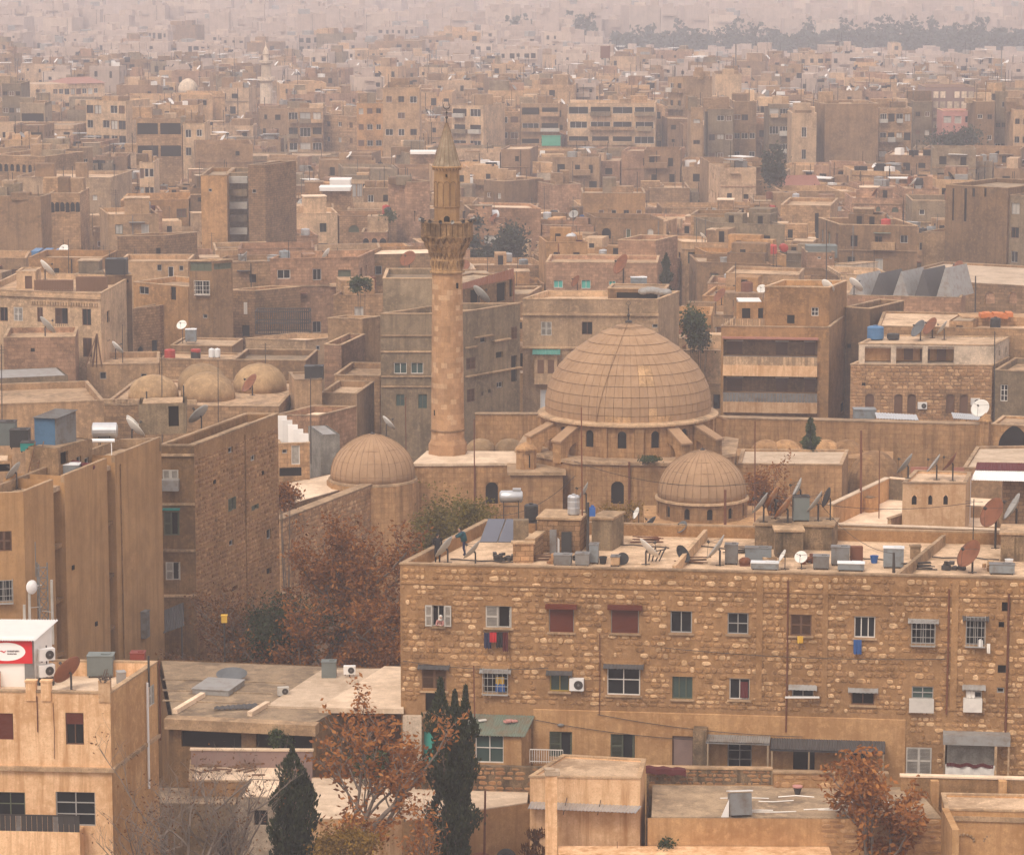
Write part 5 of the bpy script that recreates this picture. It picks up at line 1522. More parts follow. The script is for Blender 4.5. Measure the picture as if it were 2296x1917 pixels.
def glyphs(mb,u0,u1,v0,v1,nlet):
 for i in range(nlet):
  ua,ub=u0+(u1-u0)*i/nlet,u0+(u1-u0)*(i+0.8)/nlet
  pa,pb2=PD(ua,v0,ys),PD(ub,v1,ys)
  yk=ys-0.044
  w_=(pb2.x-pa.x)*0.3
  mb.box((pa.x+w_/2,yk,(pa.z+pb2.z)/2),(w_,0.01,pa.z-pb2.z))
  if i % 3 != 1:
   mb.box(((pa.x+pb2.x)/2,yk-0.004,pb2.z+0.02),(pb2.x-pa.x,0.01,0.03))
  if i % 2:
   mb.box((pb2.x-w_/2,yk-0.008,(pa.z*0.4+pb2.z*0.6)),(w_,0.01,(pa.z-pb2.z)*0.75))
  else:
   mb.box(((pa.x+pb2.x)/2,yk-0.008,pa.z-0.03),(pb2.x-pa.x,0.01,0.03))
glyphs(mb,17,44,1457,1461,8);glyphs(mb,17,38,1463.5,1466.5,7);mb.build('lettering','ink',sgn)
mb=MB();mb.tube([PD(-2,1459,ys-0.045),PD(4,1459.5,ys-0.045),PD(9,1462,ys-0.045),PD(14,1458,ys-0.045)],[0.01,0.03,0.035,0.01],5);mb.build('swoosh','sign_red',sgn)
for k,v in enumerate((1482,1518)):
 p=PD(104,v,hb_.y+0.5);ac_unit((p.x,p.y,p.z),'%s of the two stacked air conditioners beside the red sign' % ('upper' if k==0 else 'lower'),0.5,0.85,0.62,0.36)
mb=MB();p=PD(104,1520,hb_.y+0.5);mb.box((p.x,p.y,(RD+p.z)/2),(0.8,0.35,max(0.1,p.z-RD)));mb.box((p.x,p.y+0.22,p.z+0.6),(0.06,0.06,2.2));tag(mb.build('unit_stand','metal_dark'),'dark stand carrying the two stacked air conditioners','stand')
dish(tuple(DR(160,1548)),1.75,145,32,'dish_rust','rusty red-brown dish on the peach house roof',0.9)
p=DR(227,1515);box_tank((p.x,p.y,RD),1.35,1.0,1.05,'tank_green','grey-green tank on the peach house roof',lid='tank_green')
p=DR(310,1510);box_tank((p.x,p.y,RD),0.75,0.75,1.05,'red_box','dark red tank on the peach house roof',lid='red_box')
p=DR(272,1533);mb=MB();mb.box((p.x,p.y,RD+0.32),(0.42,0.55,0.62),0.3);mb.box((p.x,p.y,RD+0.66),(0.46,0.6,0.05),0.3);tag(mb.build('cooler_box','frame_grey'),'small grey box between the green and the red tank','box')
pt_=Vector((dp[1][0]-0.2,dp[1][1]+0.1,ZD+0.6));mb=MB()
for k in range(14):
 a=pt_+Vector((random.uniform(-0.25,0.25),random.uniform(-0.2,0.2),0));mb.tube([a,a+Vector((random.uniform(-0.2,0.2),0,random.uniform(0.2,0.7)))],0.03,4)
mb.ico(pt_+Vector((0,0,0.05)),0.25,sub=1,sq=(1,1,0.5));tag(mb.build('dead_plant','bark'),'dark dead plant on the corner pier of the peach house','plant')
# lattice mast behind the sign hut
mp_=P(85,1400,0);bx,by=PD(95,1400,172).x,172.0
T_=thing('antenna_mast','lattice antenna mast with panel aerials behind the sign hut','mast',(bx,by,0))
ztm=PD(85,1215,by).z
mb=MB();q3=[(bx+0.35*cos(a),by+0.35*sin(a)) for a in (0.3,2.4,4.5)]
for (x,y) in q3:
 mb.bar((x,y,0),(x,y,ztm-1.2),0.07)
zz=0
while zz<ztm-2:
 for i in range(3):
  (x,y),(x2,y2)=q3[i],q3[(i+1) % 3];mb.bar((x,y,zz),(x2,y2,zz+0.6),0.035);mb.bar((x,y,zz+0.6),(x2,y2,zz+0.6),0.03)
 zz += 0.6
mb.tube([(bx-0.3,by,ztm-2),(bx-0.3,by,ztm)],0.03,5);mb.build('lattice','metal_grey',T_)
for (dx,z0_,z1_) in ((-0.95,-8.0,-1.2),(0.62,-6.5,0.2),(-0.65,-5.0,-0.8)):
 mb=MB();mb.box((bx+dx,by-0.3,ztm+(z0_+z1_)/2-0.8),(0.14,0.12,(z1_-z0_)*0.55));mb.bar((bx+dx,by-0.3,ztm+(z0_+z1_)/2-0.8),(bx,by,ztm+(z0_+z1_)/2-0.8),0.04);mb.build('panel_aerial','shutter_grey',T_)
pd_=PD(71,1316,by-0.6);mb=MB();mb.lathe(pd_,[(0.02,-0.06),(0.38,-0.04),(0.4,0.04),(0.2,0.14),(0.02,0.17)],18,M=Matrix.Rotation(0.9,4,'Z') @ Matrix.Rotation(1.5,4,'X'));mb.bar(pd_,(bx,by,pd_.z),0.05);mb.build('drum_aerial','plastic_white',T_)
# --- flat roofs in the middle, left of the stone block
ZE=8.5
ep=[P(378,1608,ZE)[:2],P(708,1624,ZE)[:2],P(925,1500,ZE)[:2],P(352,1478,ZE)[:2]]
fe=pxholes(ep[0],ep[1],[(407,1644,541,1674,'dark'),(574,1648,700,1676,'dark')])
E1=building('flat_roofed_workshop','low workshop with stained flat concrete roof between the peach house and stone block',ep,ZE,'concrete_dark','roof_grey',holes={0: fe},ph=0.0,hold=False,depth=0.8)
mb=MB();mb.prism(quadpoly(Vector(ep[0])+Vector((-0.2,-0.5)),Vector(ep[1])+Vector((0,-0.5)),0.9),ZE-0.55,ZE+0.05);mb.build('eaves_beam','coping',E1)
x0=P(600,1585,ZE)
mb=MB();mb.prism([P(598,1586,ZE)[:2],P(718,1590,ZE)[:2],P(880,1502,ZE)[:2],P(720,1506,ZE)[:2]],ZE,ZE+0.12);mb.build('screed_patch','roof_white',E1)
mb=MB();mb.prism([P(715,1598,ZE)[:2],P(905,1600,ZE)[:2],P(905,1505,ZE)[:2],P(862,1504,ZE)[:2]],ZE+0.0,ZE+0.3);mb.build('raised_slab','roof_white',E1)
for (a,b) in (((392,1600),(455,1562)),((560,1606),(600,1582)),((720,1596),(780,1556))):
 mb=MB();pa,pb2=P(*a,ZE),P(*b,ZE);mb.bar(pa+Vector((0,0,0.14)),pb2+Vector((0,0,0.14)),0.3,0.26);mb.build('roof_kerb','roof_white',E1)
for v in (1524,1548,1571):
 mb=MB();pa,pb2=P(365,v,ZE),P(640-(v-1524)*1.2,v+8,ZE);mb.bar(pa+Vector((0,0,0.03)),pb2+Vector((0,0,0.03)),0.12,0.07);mb.build('roof_joint','roof_grey',E1)
mb=MB();p=P(490,1546,ZE);mb.box((p.x,p.y,ZE+0.16),(2.2,2.8,0.3),-0.25);mb.box((p.x,p.y,ZE+0.33),(2.3,2.9,0.05),-0.25);tag(mb.build('skylight','sheet_grey'),'low grey sheet skylight on the workshop roof','skylight')
mb=MB();p=P(520,1525,ZE);mb.lathe((p.x,p.y,ZE+0.1),[(0.02,0),(0.6,0.1),(0.9,0.3),(0.92,0.33),(0.6,0.14),(0.02,0.04)],20,M=Matrix.Rotation(0.2,4,'X'));tag(mb.build('fallen_dish','dish_dark'),'dark dish lying face up by the grey skylight','satellite dish')
p=P(738,1521,ZE);box_tank((p.x,p.y,ZE),0.85,0.75,0.95,'tank_green','grey-green tank at the back of the workshop roof',lid='tank_green')
p=P(784,1522,ZE);ac_unit((p.x,p.y,ZE+0.25),'white air conditioner on a leg beside the grey-green tank',0,0.7,0.5,0.3)
mb=MB();mb.bar((p.x,p.y,ZE),(p.x,p.y,ZE+0.33),0.07);tag(mb.build('stand_post','metal_dark'),'short leg under the air conditioner beside the grey-green tank','stand')
p=P(635,1560,ZE);ac_unit((p.x,p.y,ZE),'small grey air conditioner in the middle of the workshop roof',0.2,0.65,0.48,0.3,mt='shutter_grey')
mb=MB();p=P(528,1592,ZE);mb.sheet((p.x-1.2,p.y-0.3,ZE+0.15),(p.x+1.3,p.y+0.1,ZE+0.1),(p.x+1.2,p.y+0.5,ZE+0.3),(p.x-1.2,p.y+0.1,ZE+0.2),n=8,amp=0.03);tag(mb.build('metal_sheet','sheet_dark'),'crumpled dark sheet on the front of the workshop roof','sheet')
# roofs and yards in front of it
z5=6.3
yard=slabhouse('yard_house','low house with pink parapet and rubbish on its roof below the workshop',[P(425,1752,z5)[:2],P(645,1756,z5)[:2],P(650,1712,z5)[:2],P(428,1706,z5)[:2]],z5,'plaster_gold','roof_white',ph=0.05)
boxwall('parapet_wall','low mauve parapet wall with pale coping in front of the workshop',P(428,1682,7.2),P(700,1684,7.2),0,7.2,0.25,'door_mauve','roof_white')
mb=MB();rr=random.Random(3)
for k in range(26):
 a=P(rr.uniform(450,585),rr.uniform(1722,1740),z5);mb.bar(a+Vector((0,0,rr.uniform(0.05,0.35))),a+Vector((rr.uniform(-1.2,1.2),rr.uniform(-0.4,0.4),rr.uniform(0.05,0.4))),0.08)
tag(mb.build('scrap_timber','wood'),'heap of brown scrap timber on the pink parapet house','timber')
z6=6.6
boxp=[P(533,1786,z6)[:2],P(628,1788,z6)[:2],P(645,1748,z6)[:2],P(560,1745,z6)[:2]]
slabhouse('block_hut','whitewashed block hut with dark square window left of the cypress',boxp,z6,'wall_white','roof_white',ph=0.0,holes={0: pxholes(boxp[0],boxp[1],[(570,1816,600,1850,'dark')])})
z7=4.5
slabhouse('back_yard_house','dim low house with boarded windows behind the bare trees',[P(255,1800,z7+1)[:2],P(535,1805,z7+1)[:2],P(545,1768,z7+1)[:2],P(270,1760,z7+1)[:2]],z7+1,'wall_grey','roof_grey',ph=0.0,
          holes={0: [(1.8,2.0,2.9,3.8,'louv','frame_grey','dark'),(5.6,2.0,6.5,4.2,'door','frame_brown','metal_dark')]})
# dark netted tanks at the left end of the concrete block roof, a lamp among the trees
for (u,v,w,h,mt,lab) in ((14,1000,1.3,1.5,'tank_green','dark green tank at the far left end of the concrete block roof'),(46,1004,1.2,1.1,'tank_black','black tank beside the dark green one on the concrete block roof'),(66,1012,1.0,0.5,'teal_plastic','green plastic crate stack beside the blue cabin')):
 p=LR(u,v);box_tank((p.x,p.y,ZL-0.6),w,1.0,h,mt,lab,lid='metal_dark')
p=PD(503,1393,189);T_=thing('street_lamp','street lamp with a yellow box among the brown trees','lamp',(p.x,p.y,0))
mb=MB();mb.tube([(p.x,p.y,0),(p.x,p.y,p.z)],0.06,6);mb.build('lamp_pole','metal_dark',T_)
mb=MB();mb.box((p.x,p.y,p.z+0.15),(0.35,0.3,0.42));mb.box((p.x,p.y,p.z+0.39),(0.42,0.36,0.06));mb.build('lamp_box','cloth_yellow',T_)
# pipes, conduits, vents, patches and cracks on the big blank walls
rk=random.Random(17)
def wall_detail(T,A,B,pipes,vents,patches,cracks,mt_p='rust',mt_w='concrete_dark'):
 for (u,v0,v1,r) in pipes:
  (ta,za),(_,zb)=onwall(u,v0,A,B),onwall(u,v1,A,B);M=wallM(A,B,ta,0);mb=MB();mb.tube([M @ Vector((0,-r-0.02,za)),M @ Vector((rk.uniform(-0.05,0.05),-r-0.02,(za+zb)/2)),M @ Vector((0,-r-0.02,zb))],r,6);mb.build('drain_pipe',mt_p,T)
 for (u,v) in vents:
  (ta,za)=onwall(u,v,A,B);M=wallM(A,B,ta,za);mb=MB();mb.box(M @ Vector((0,-0.02,0)),(0.28,0.1,0.26),atan2(B[1]-A[1],B[0]-A[0]));mb.build('vent','dark',T)
 for (u0,v0,u1,v1) in patches:
  h=pxholes(A,B,[(u0,v0,u1,v1)])[0];M=wallM(A,B,h[0],h[1]);w,hh=h[2]-h[0],h[3]-h[1];mb=MB();n=12
  ring=[(w/2+w/2*cos(2*pi*k/n)*rk.uniform(0.75,1.1),hh/2+hh/2*sin(2*pi*k/n)*rk.uniform(0.75,1.1)) for k in range(n)]
  mb.add([tuple(M @ Vector((x,-0.012,z))) for x,z in ring],[tuple(range(n))]);mb.build('plaster_patch',mt_w,T)
 for (u,v,L) in cracks:
  (ta,za)=onwall(u,v,A,B);M=wallM(A,B,ta,za);mb=MB();x=0;pth=[]
  for k in range(9):
   pth.append(M @ Vector((x,-0.006,-L*k/8)));x += rk.uniform(-0.12,0.14)
  mb.tube(pth,0.02,3);mb.build('crack','metal_dark',T)
wall_detail(L1,lp[1],lp[2],((268,1040,1480,0.04),),((163,1272),(215,1398)),((290,1230,312,1285),),(),'concrete_dark','plaster_gold')
wall_detail(L2,mp[1],mp[2],((548,975,1380,0.03),),((480,1080),(588,1060)),(),(),'concrete_dark')
wall_detail(L3,dp[0],dp[1],((83,1560,1640,0.03),(119,1575,1700,0.015)),(),(),(),'rust')
# --- the mosque: prayer hall, great dome, minaret, side domes
DC=PD(1408,922,254.6)                 # centre of the great dome's springing
DX,DY,DZ=DC.x,DC.y,DC.z
R0=6.78
ROT=radians(-6)
def ngon(cx,cy,r,n,rot=0.0):
 return [(cx+r*cos(rot+2*pi*k/n),cy+r*sin(rot+2*pi*k/n)) for k in range(n)]
mosque=thing('mosque','domed stone mosque with a large ribbed lead dome and buttressed drum','mosque',(DX,DY,0))
# great dome: lead sheets laid in courses between upright seams
prof=[(1.0,0.0),(1.005,0.08),(1.0,0.17),(0.975,0.28),(0.925,0.39),(0.85,0.5),(0.75,0.605),(0.63,0.7),(0.49,0.79),(0.33,0.88),(0.16,0.95),(0.03,0.99)]
HD=7.45
core=MB();core.lathe((DX,DY,DZ),[(r*R0*0.985,h*HD) for r,h in prof]+[(0.0,HD)],60);dome=core.build('dome','lead_seam',mosque,smooth=True)
NS=60
pan={}
for j in range(len(prof)-1):
 ns=NS if j<8 else NS // 2 if j<10 else NS // 4
 (ra,ha),(rb,hb2)=prof[j],prof[j+1]
 w=2*pi/ns*0.5*0.962
 mb=MB();vs=[]
 for (r_,h_,k) in ((ra,ha+0.003,1.0025),(rb,hb2-0.003,1.0)):
  for a in (-w,0,w):
   vs.append((r_*R0*k*cos(a) if a else r_*R0*k*1.004,r_*R0*k*sin(a),h_*HD))
 for (r_,h_,k) in ((ra,ha+0.004,0.98),(rb,hb2-0.003,0.98)):
  for a in (-w,0,w):
   vs.append((r_*R0*k*cos(a),r_*R0*k*sin(a),h_*HD))
 mb.add(vs,[(0,1,4,3),(1,2,5,4),(0,6,7,1),(1,7,8,2),(0,3,9,6),(2,8,11,5)])
 me={m: mb.mesh('lead_sheet',m) for m in ('lead','lead_patch')}
 for k in range(ns):
  a=2*pi*(k+0.5)/ns+ROT
  pan[(j,k)]=(me,a,-sin(a),mb)
front=sorted([q for q in pan if pan[q][2]>-0.05],key=lambda q: (-pan[q][2]))[:320]
patches={(0,43),(0,48),(1,48),(0,49),(4,47),(5,47),(5,48),(0,44),(0,45),(4,48),(0,50)}
rest=MB();rr=random.Random(9)
fs_=set(front)
for q,(me,a,fa,mb) in pan.items():
 M=Matrix.Translation((DX,DY,DZ)) @ Matrix.Rotation(a,4,'Z')
 if q in fs_:
  o=inst('lead_sheet',me['lead_patch' if q in patches else 'lead'],M @ Matrix.Translation((rr.uniform(-0.012,0.012),0,0)),dome)
 else:
  rest.add([tuple(M @ Vector(v)) for v in mb.v],mb.f)
rest.build('rear_lead_sheets','lead',dome,kind='stuff')
mb=MB()       # one thick dark rib from the apex down the front
a=-pi/2-0.42
mb.tube([(DX+r*R0*1.012*cos(a+0.2*h),DY+r*R0*1.012*sin(a+0.2*h),DZ+h*HD) for r,h in prof],0.035,6);mb.build('seam_rib','lead_seam',dome)
mb=MB();tip=Vector((DX,DY,DZ+HD))
mb.lathe(tip,[(0.3,-0.1),(0.28,0.05),(0.08,0.1),(0.05,0.35),(0.13,0.45),(0.13,0.55),(0.04,0.65),(0.04,0.95),(0.08,1.0),(0.03,1.1),(0.02,1.3)],10)
mb.tube([tip+Vector((0.16*sin(x),0,1.5-0.17*cos(x))) for x in [2*pi*i/14 for i in range(15)]],0.022,5);mb.build('finial','metal_dark',dome)
# cornice under the dome
mb=MB();mb.lathe((DX,DY,DZ),[(R0*0.98,0.1),(R0*1.05,0.06),(R0*1.1,-0.05),(R0*1.1,-0.2),(R0*1.06,-0.3),(R0*0.98,-0.34)],64);mb.build('dome_cornice','coping',mosque)
# drum, sixteen sides, an arched window in each
ZB=DZ-2.75
dr=ngon(DX,DY,R0*1.045,16,ROT-pi/2-pi/16)
mb=MB();Ls16=(Vector(dr[1])-Vector(dr[0])).length
dh=[(Ls16/2-0.35,ZB+0.75,Ls16/2+0.35,ZB+2.15)]
for i in range(16):
 wall(mb,dr[i],dr[(i+1) % 16],ZB-0.3,DZ-0.1,dh,depth=0.3)
drum=mb.build('drum','mosque_stone',mosque)
for i in range(16):
 win(mosque,wallM(dr[i],dr[(i+1) % 16],dh[0][0],dh[0][1]),0.7,1.4,'arch','frame_grey','dark','mosque_stone')
 mb=MB();c=Vector((dr[i][0],dr[i][1],0));d_=(c-Vector((DX,DY,0))).normalized()
 mb.box((c.x+d_.x*0.04,c.y+d_.y*0.04,(ZB+DZ)/2-0.2),(0.3,0.75 if i % 2 else 0.45,DZ-ZB-0.1),atan2(d_.y,d_.x));mb.build('drum_pilaster','mosque_stone',mosque)
# flying buttresses
def buttress(ang):
 a=ang-pi/2
 T1=Matrix.Translation((DX,DY,ZB)) @ Matrix.Rotation(a,4,'Z')
 h_in,h_out,r0,r1=2.35,1.35,R0*1.03,R0*1.03+2.3
 mb=MB();w=0.42;nseg=8
 top=lambda x: h_in+(h_out-h_in)*(x-r0)/(r1-r0)
 ax=r1-0.85
 pr=[]
 for i in range(nseg+1):
  x=r0+(ax-r0)*i/nseg
  k=(x-r0)/(ax-r0)
  pr.append((x,1.15*sqrt(max(0,1-(1-k) ** 2*0-(k) ** 2))*1.0 if k<1 else 0))
 for i in range(nseg):
  (xa,za),(xb,zb)=pr[i],pr[i+1]
  for s in (-w,w):
   mb.quad(T1 @ Vector((xa,s,za)),T1 @ Vector((xb,s,zb)),T1 @ Vector((xb,s,top(xb))),T1 @ Vector((xa,s,top(xa))))
  mb.quad(T1 @ Vector((xa,-w,za)),T1 @ Vector((xa,w,za)),T1 @ Vector((xb,w,zb)),T1 @ Vector((xb,-w,zb)))
 for s in (-w,w):
  mb.quad(T1 @ Vector((ax,s,-0.4)),T1 @ Vector((r1,s,-0.4)),T1 @ Vector((r1,s,h_out)),T1 @ Vector((ax,s,top(ax))))
 mb.quad(T1 @ Vector((ax,-w,-0.4)),T1 @ Vector((ax,w,-0.4)),T1 @ Vector((ax,w,0.02)),T1 @ Vector((ax,-w,0.02)))
 mb.quad(T1 @ Vector((r1,-w,-0.4)),T1 @ Vector((r1,w,-0.4)),T1 @ Vector((r1,w,h_out)),T1 @ Vector((r1,-w,h_out)))
 o=mb.build('buttress','mosque_stone',mosque)
 cb=MB();q=[T1 @ Vector(v) for v in ((r0,-w-.1,h_in),(r0,w+.1,h_in),(r1+.15,w+.1,h_out-.05),(r1+.15,-w-.1,h_out-.05))]
 up=Vector((0,0,0.14));v8=[tuple(p) for p in q]+[tuple(p+up) for p in q]
 cb.add(v8,[(0,1,2,3),(7,6,5,4),(0,4,5,1),(1,5,6,2),(2,6,7,3),(3,7,4,0)]);cb.build('buttress_cap','lead',o)
for base in (-51,39,129,219):
 for s in (-11,11):
  buttress(radians(base+s)+radians(0))
# hall under the drum
ZH=ZB-0.02
hall=ngon(DX,DY,9.6,8,ROT-pi/2-pi/8)
hx=hall
mb=MB();hh={}
Lh=(Vector(hx[1])-Vector(hx[0])).length
hh[0]=pxholes(hx[0],hx[1],[(1370,1080,1399,1130,'arch')])
for i in range(8):
 wall(mb,hx[i],hx[(i+1) % 8],0,ZH,hh.get(i,()),depth=0.3)
mb.build('hall_wall','mosque_stone',mosque)
for h in hh[0]:
 win(mosque,wallM(hx[0],hx[1],h[0],h[1]),h[2]-h[0],h[3]-h[1],'arch','frame_grey','dark','mosque_stone')
mb=MB();mb.prism(inset(hall,-0.16),ZH-0.22,ZH+0.02);mb.build('hall_roof','roof_tan',mosque)
for (u,dep) in ((1412,0.05),):
 (ta,za),(_,zb)=onwall(1411,1035,hx[0],hx[1]),onwall(1413,1140,hx[0],hx[1]);M=wallM(hx[0],hx[1],ta,0);mb=MB();mb.tube([M @ Vector((0,-0.15,za)),M @ Vector((0.03,-0.15,zb))],0.1,6);mb.build('drain_pipe','rust',mosque)
# ledge, turret on the left shoulder
la,lb_=P(1144,1062,ZH-0.9),P(1262,1062,ZH-0.9)
lp2=quadpoly(la,lb_,4.0)
mb=MB();mb.prism(lp2,0,ZH-1.0);mb.build('shoulder_wall','mosque_stone',mosque)
mb=MB();mb.prism(inset(lp2,-0.25),ZH-1.0,ZH-0.75);mb.build('shoulder_cornice','coping',mosque)
tc_=P(1180,1052,ZH-0.75)
tp=ngon(tc_.x,tc_.y+0.5,0.85,6,0.3)
mb=MB();mb.prism(tp,ZH-0.75,ZH+0.75);mb.lathe((tc_.x,tc_.y+0.5,ZH+0.75),[(1.0,0),(1.0,0.12),(0.7,0.35),(0.3,0.55),(0.02,0.65)],6);tu=mb.build('turret','mosque_stone',mosque)
mb=MB();M=Matrix.Translation((tc_.x-0.3,tc_.y-0.33,ZH-0.6))
inst('turret_niche',arch_mesh(0.6,1.15,'mosque_stone'),M,mosque);inst('niche_back',pane_mesh(0.6,1.15,'dark',0.12),M,mosque)  # shade of the niche is put into its dark back
# left wing with flat pale roof
ZW=ZH-0.75
wp=[P(928,1040,ZW)[:2],P(1168,1038,ZW)[:2],P(1172,1013,ZW)[:2],P(960,1012,ZW)[:2]]
wh=pxholes(wp[0],wp[1],[(1089,1081,1117,1130,'arch')])
mb=MB()
for i in range(4):
 wall(mb,wp[i],wp[(i+1) % 4],0,ZW,wh if i==0 else ())
mb.build('wing_wall','mosque_stone',mosque)
for h in wh:
 win(mosque,wallM(wp[0],wp[1],h[0],h[1]),h[2]-h[0],h[3]-h[1],'arch','frame_grey','dark','mosque_stone')
mb=MB();mb.prism(inset(wp,-0.12),ZW-0.18,ZW+0.03);mb.build('wing_roof','roof_white',mosque)
(ta,za),(_,zb)=onwall(1064,1042,wp[0],wp[1]),onwall(1064,1135,wp[0],wp[1])
M=wallM(wp[0],wp[1],ta,0);mb=MB();mb.tube([M @ Vector((0,-0.14,za)),M @ Vector((0,-0.14,zb))],0.07,6);mb.build('drain_pipe','rust',mosque)
keep([(DX-9,DY-9),(DX+9,DY-9),(DX+9,DY+9),(DX-9,DY+9)],1165,DZ)
HAND.append(([(-16,236),(0,236),(0,262),(-16,262)],860,1170,1140,250))
# ribbed side domes
def ribdome(parent,c,R,Hh,n_rib,rows,mat='lead',seam='lead_seam',zdrum=1.5,nwin=12,cap=True):
 prf=[(1,0),(1.0,0.14),(0.98,0.28),(0.93,0.42),(0.85,0.55),(0.74,0.67),(0.6,0.78),(0.44,0.87),(0.26,0.945),(0.1,0.985),(0.01,1)]
 mb=MB();mb.lathe(c,[(r*R,h*Hh) for r,h in prf],48);o=mb.build('dome',mat,parent,smooth=True)
 sb_=MB()
 for k in range(n_rib):
  a=2*pi*k/n_rib
  sb_.tube([(c[0]+r*R*1.003*cos(a),c[1]+r*R*1.003*sin(a),c[2]+h*Hh) for r,h in prf[:-1]],0.022,4,cap=False)
 for h_ in rows:
  for i in range(len(prf)-1):
   if prf[i][1] <= h_<prf[i+1][1]:
    r_=prf[i][0]+(prf[i+1][0]-prf[i][0])*(h_-prf[i][1])/(prf[i+1][1]-prf[i][1])
    sb_.tube([(c[0]+r_*R*1.002*cos(2*pi*q/40),c[1]+r_*R*1.002*sin(2*pi*q/40),c[2]+h_*Hh+0.03*sin(q*1.3)) for q in range(41)],0.018,4,cap=False)
 sb_.build('seams',seam,o)
 if cap:
  mb=MB();mb.lathe((c[0],c[1],c[2]+Hh),[(0.2,-0.05),(0.18,0.05),(0.05,0.12),(0.02,0.2)],8);mb.build('finial','metal_dark',o)
 mb=MB();mb.lathe(c,[(R*0.97,0.06),(R*1.06,0.04),(R*1.07,-0.12),(R*0.97,-0.2)],40);mb.build('dome_cornice','coping',parent)
 if zdrum:
  dg=ngon(c[0],c[1],R*1.03,nwin,-pi/2-pi/nwin+0.12)
  Lw=(Vector(dg[1])-Vector(dg[0])).length
  hw=(Lw/2-0.22,c[2]-zdrum+0.25,Lw/2+0.22,c[2]-0.38)
  mb=MB()
  for i in range(nwin):
   wall(mb,dg[i],dg[(i+1) % nwin],c[2]-zdrum,c[2]-0.1,[hw])
  mb.build('drum','mosque_stone',parent)
  for i in range(nwin):
   win(parent,wallM(dg[i],dg[(i+1) % nwin],hw[0],hw[1]),0.45,hw[3]-hw[1],'arch','frame_grey','dark','mosque_stone')
 return o
c=PD(1574,1113,236.5)
sd1=thing('side_dome','small ribbed dome on a windowed drum in front of the great dome','dome',(c.x,c.y,0))
ribdome(sd1,tuple(c),3.4,3.65,34,(0.12,0.36,0.6,0.8))
mb=MB();mb.prism(quadpoly((c.x-4.6,c.y-4.2),(c.x+5.0,c.y-4.5),8.5),0,c.z-1.48);mb.build('base_block','mosque_stone',sd1)
keep([(c.x-5,c.y-5),(c.x+5,c.y-5),(c.x+5,c.y+5),(c.x-5,c.y+5)],1165,c.z)
c=PD(836,1072,246)
sd2=thing('side_dome','ribbed reddish dome left of the minaret foot','dome',(c.x,c.y,0))
ribdome(sd2,tuple(c),3.36,3.6,34,(0.16,0.45,0.7),zdrum=0)
mb=MB();mb.prism(ngon(c.x,c.y,3.7,12),0,c.z-0.15);mb.build('base_block','mosque_stone',sd2)
keep([(c.x-4.5,c.y-5),(c.x+4.5,c.y-5),(c.x+4.5,c.y+5),(c.x-4.5,c.y+5)],1085,c.z)
# --- the minaret
mc=PD(1004,1016,254.5);mx,my=mc.x,mc.y
SC=7000.0/254.5/1.0
def mz(v):
 return PD(1004,v,my).z
minaret=thing('minaret','tall cylindrical stone minaret with corbelled balcony and conical cap','minaret',(mx,my,0))
zA,zB2=mz(968),mz(612)
r_b,r_t=1.37,1.24
mb=MB();mb.lathe((mx,my,0),[(r_b*0.985,0),(r_b*0.985,zA),(r_t*0.985,zB2)],40);shaft=mb.build('shaft','mortar',minaret,smooth=False)
nb,hc=16,0.42
nrow=int((zB2-ZW)/hc)
rest=MB();rr=random.Random(4)
for j in range(nrow):
 z0=ZW+(zB2-ZW)*j/nrow;z1=ZW+(zB2-ZW)*(j+1)/nrow-0.012
 rf=lambda z: r_b+(r_t-r_b)*max(0,(z-zA))/(zB2-zA)
 w=2*pi/nb*0.5*0.985
 bmb=MB();vs=[]
 for (z,k) in ((0,rf(z0)),(z1-z0,rf(z1))):
  for a in (-w,0,w):
   vs.append((k*cos(a),k*sin(a),z))
 for z,k in ((0,rf(z0)*0.97),(z1-z0,rf(z1)*0.97)):
  for a in (-w,0,w):
   vs.append((k*cos(a),k*sin(a),z))
 bmb.add(vs,[(0,1,4,3),(1,2,5,4),(0,6,7,1),(1,7,8,2),(3,4,10,9),(4,5,11,10)])
 me=bmb.mesh('block','minaret_stone')
 for k in range(nb):
  a=2*pi*(k+0.5*(j % 2))/nb
  M=Matrix.Translation((mx,my,z0)) @ Matrix.Rotation(a,4,'Z')
  if -sin(a)>0.05:
   inst('block',me,M @ Matrix.Translation((rr.uniform(-0.008,0.006),0,0)),shaft)
  else:
   rest.add([tuple(M @ Vector(v)) for v in bmb.v],bmb.f)
rest.build('rear_blocks','minaret_stone',shaft,kind='stuff')
for v in (963,):
 mb=MB();mb.lathe((mx,my,mz(v)),[(r_b*0.98,-0.09),(r_b+0.09,-0.06),(r_b+0.09,0.05),(r_b*0.98,0.08)],40);mb.build('string_band','concrete_dark',minaret)
mb=MB();mb.prism(ngon(mx,my,r_b+0.28,8,0.3),ZW-0.2,ZW+0.9);mb.lathe((mx,my,ZW+0.9),[(r_b+0.25,0),(r_b*0.98,0.55)],8);mb.build('foot','minaret_stone',minaret)
for (u,v) in ((977,922),(1026,638)):
 a=atan2(-sqrt(max(0.01,1-((u-1004)/(r_t*SC)) ** 2)),(u-1004)/(r_t*SC));mb=MB();M=Matrix.Translation((mx+r_t*1.02*cos(a),my+r_t*1.02*sin(a),mz(v))) @ Matrix.Rotation(a+pi/2,4,'Z');mb.box((0,0,0),(0.14,0.2,0.45),M=M);mb.v=[v_ for v_ in mb.v];mb.build('slit_window','dark',minaret)
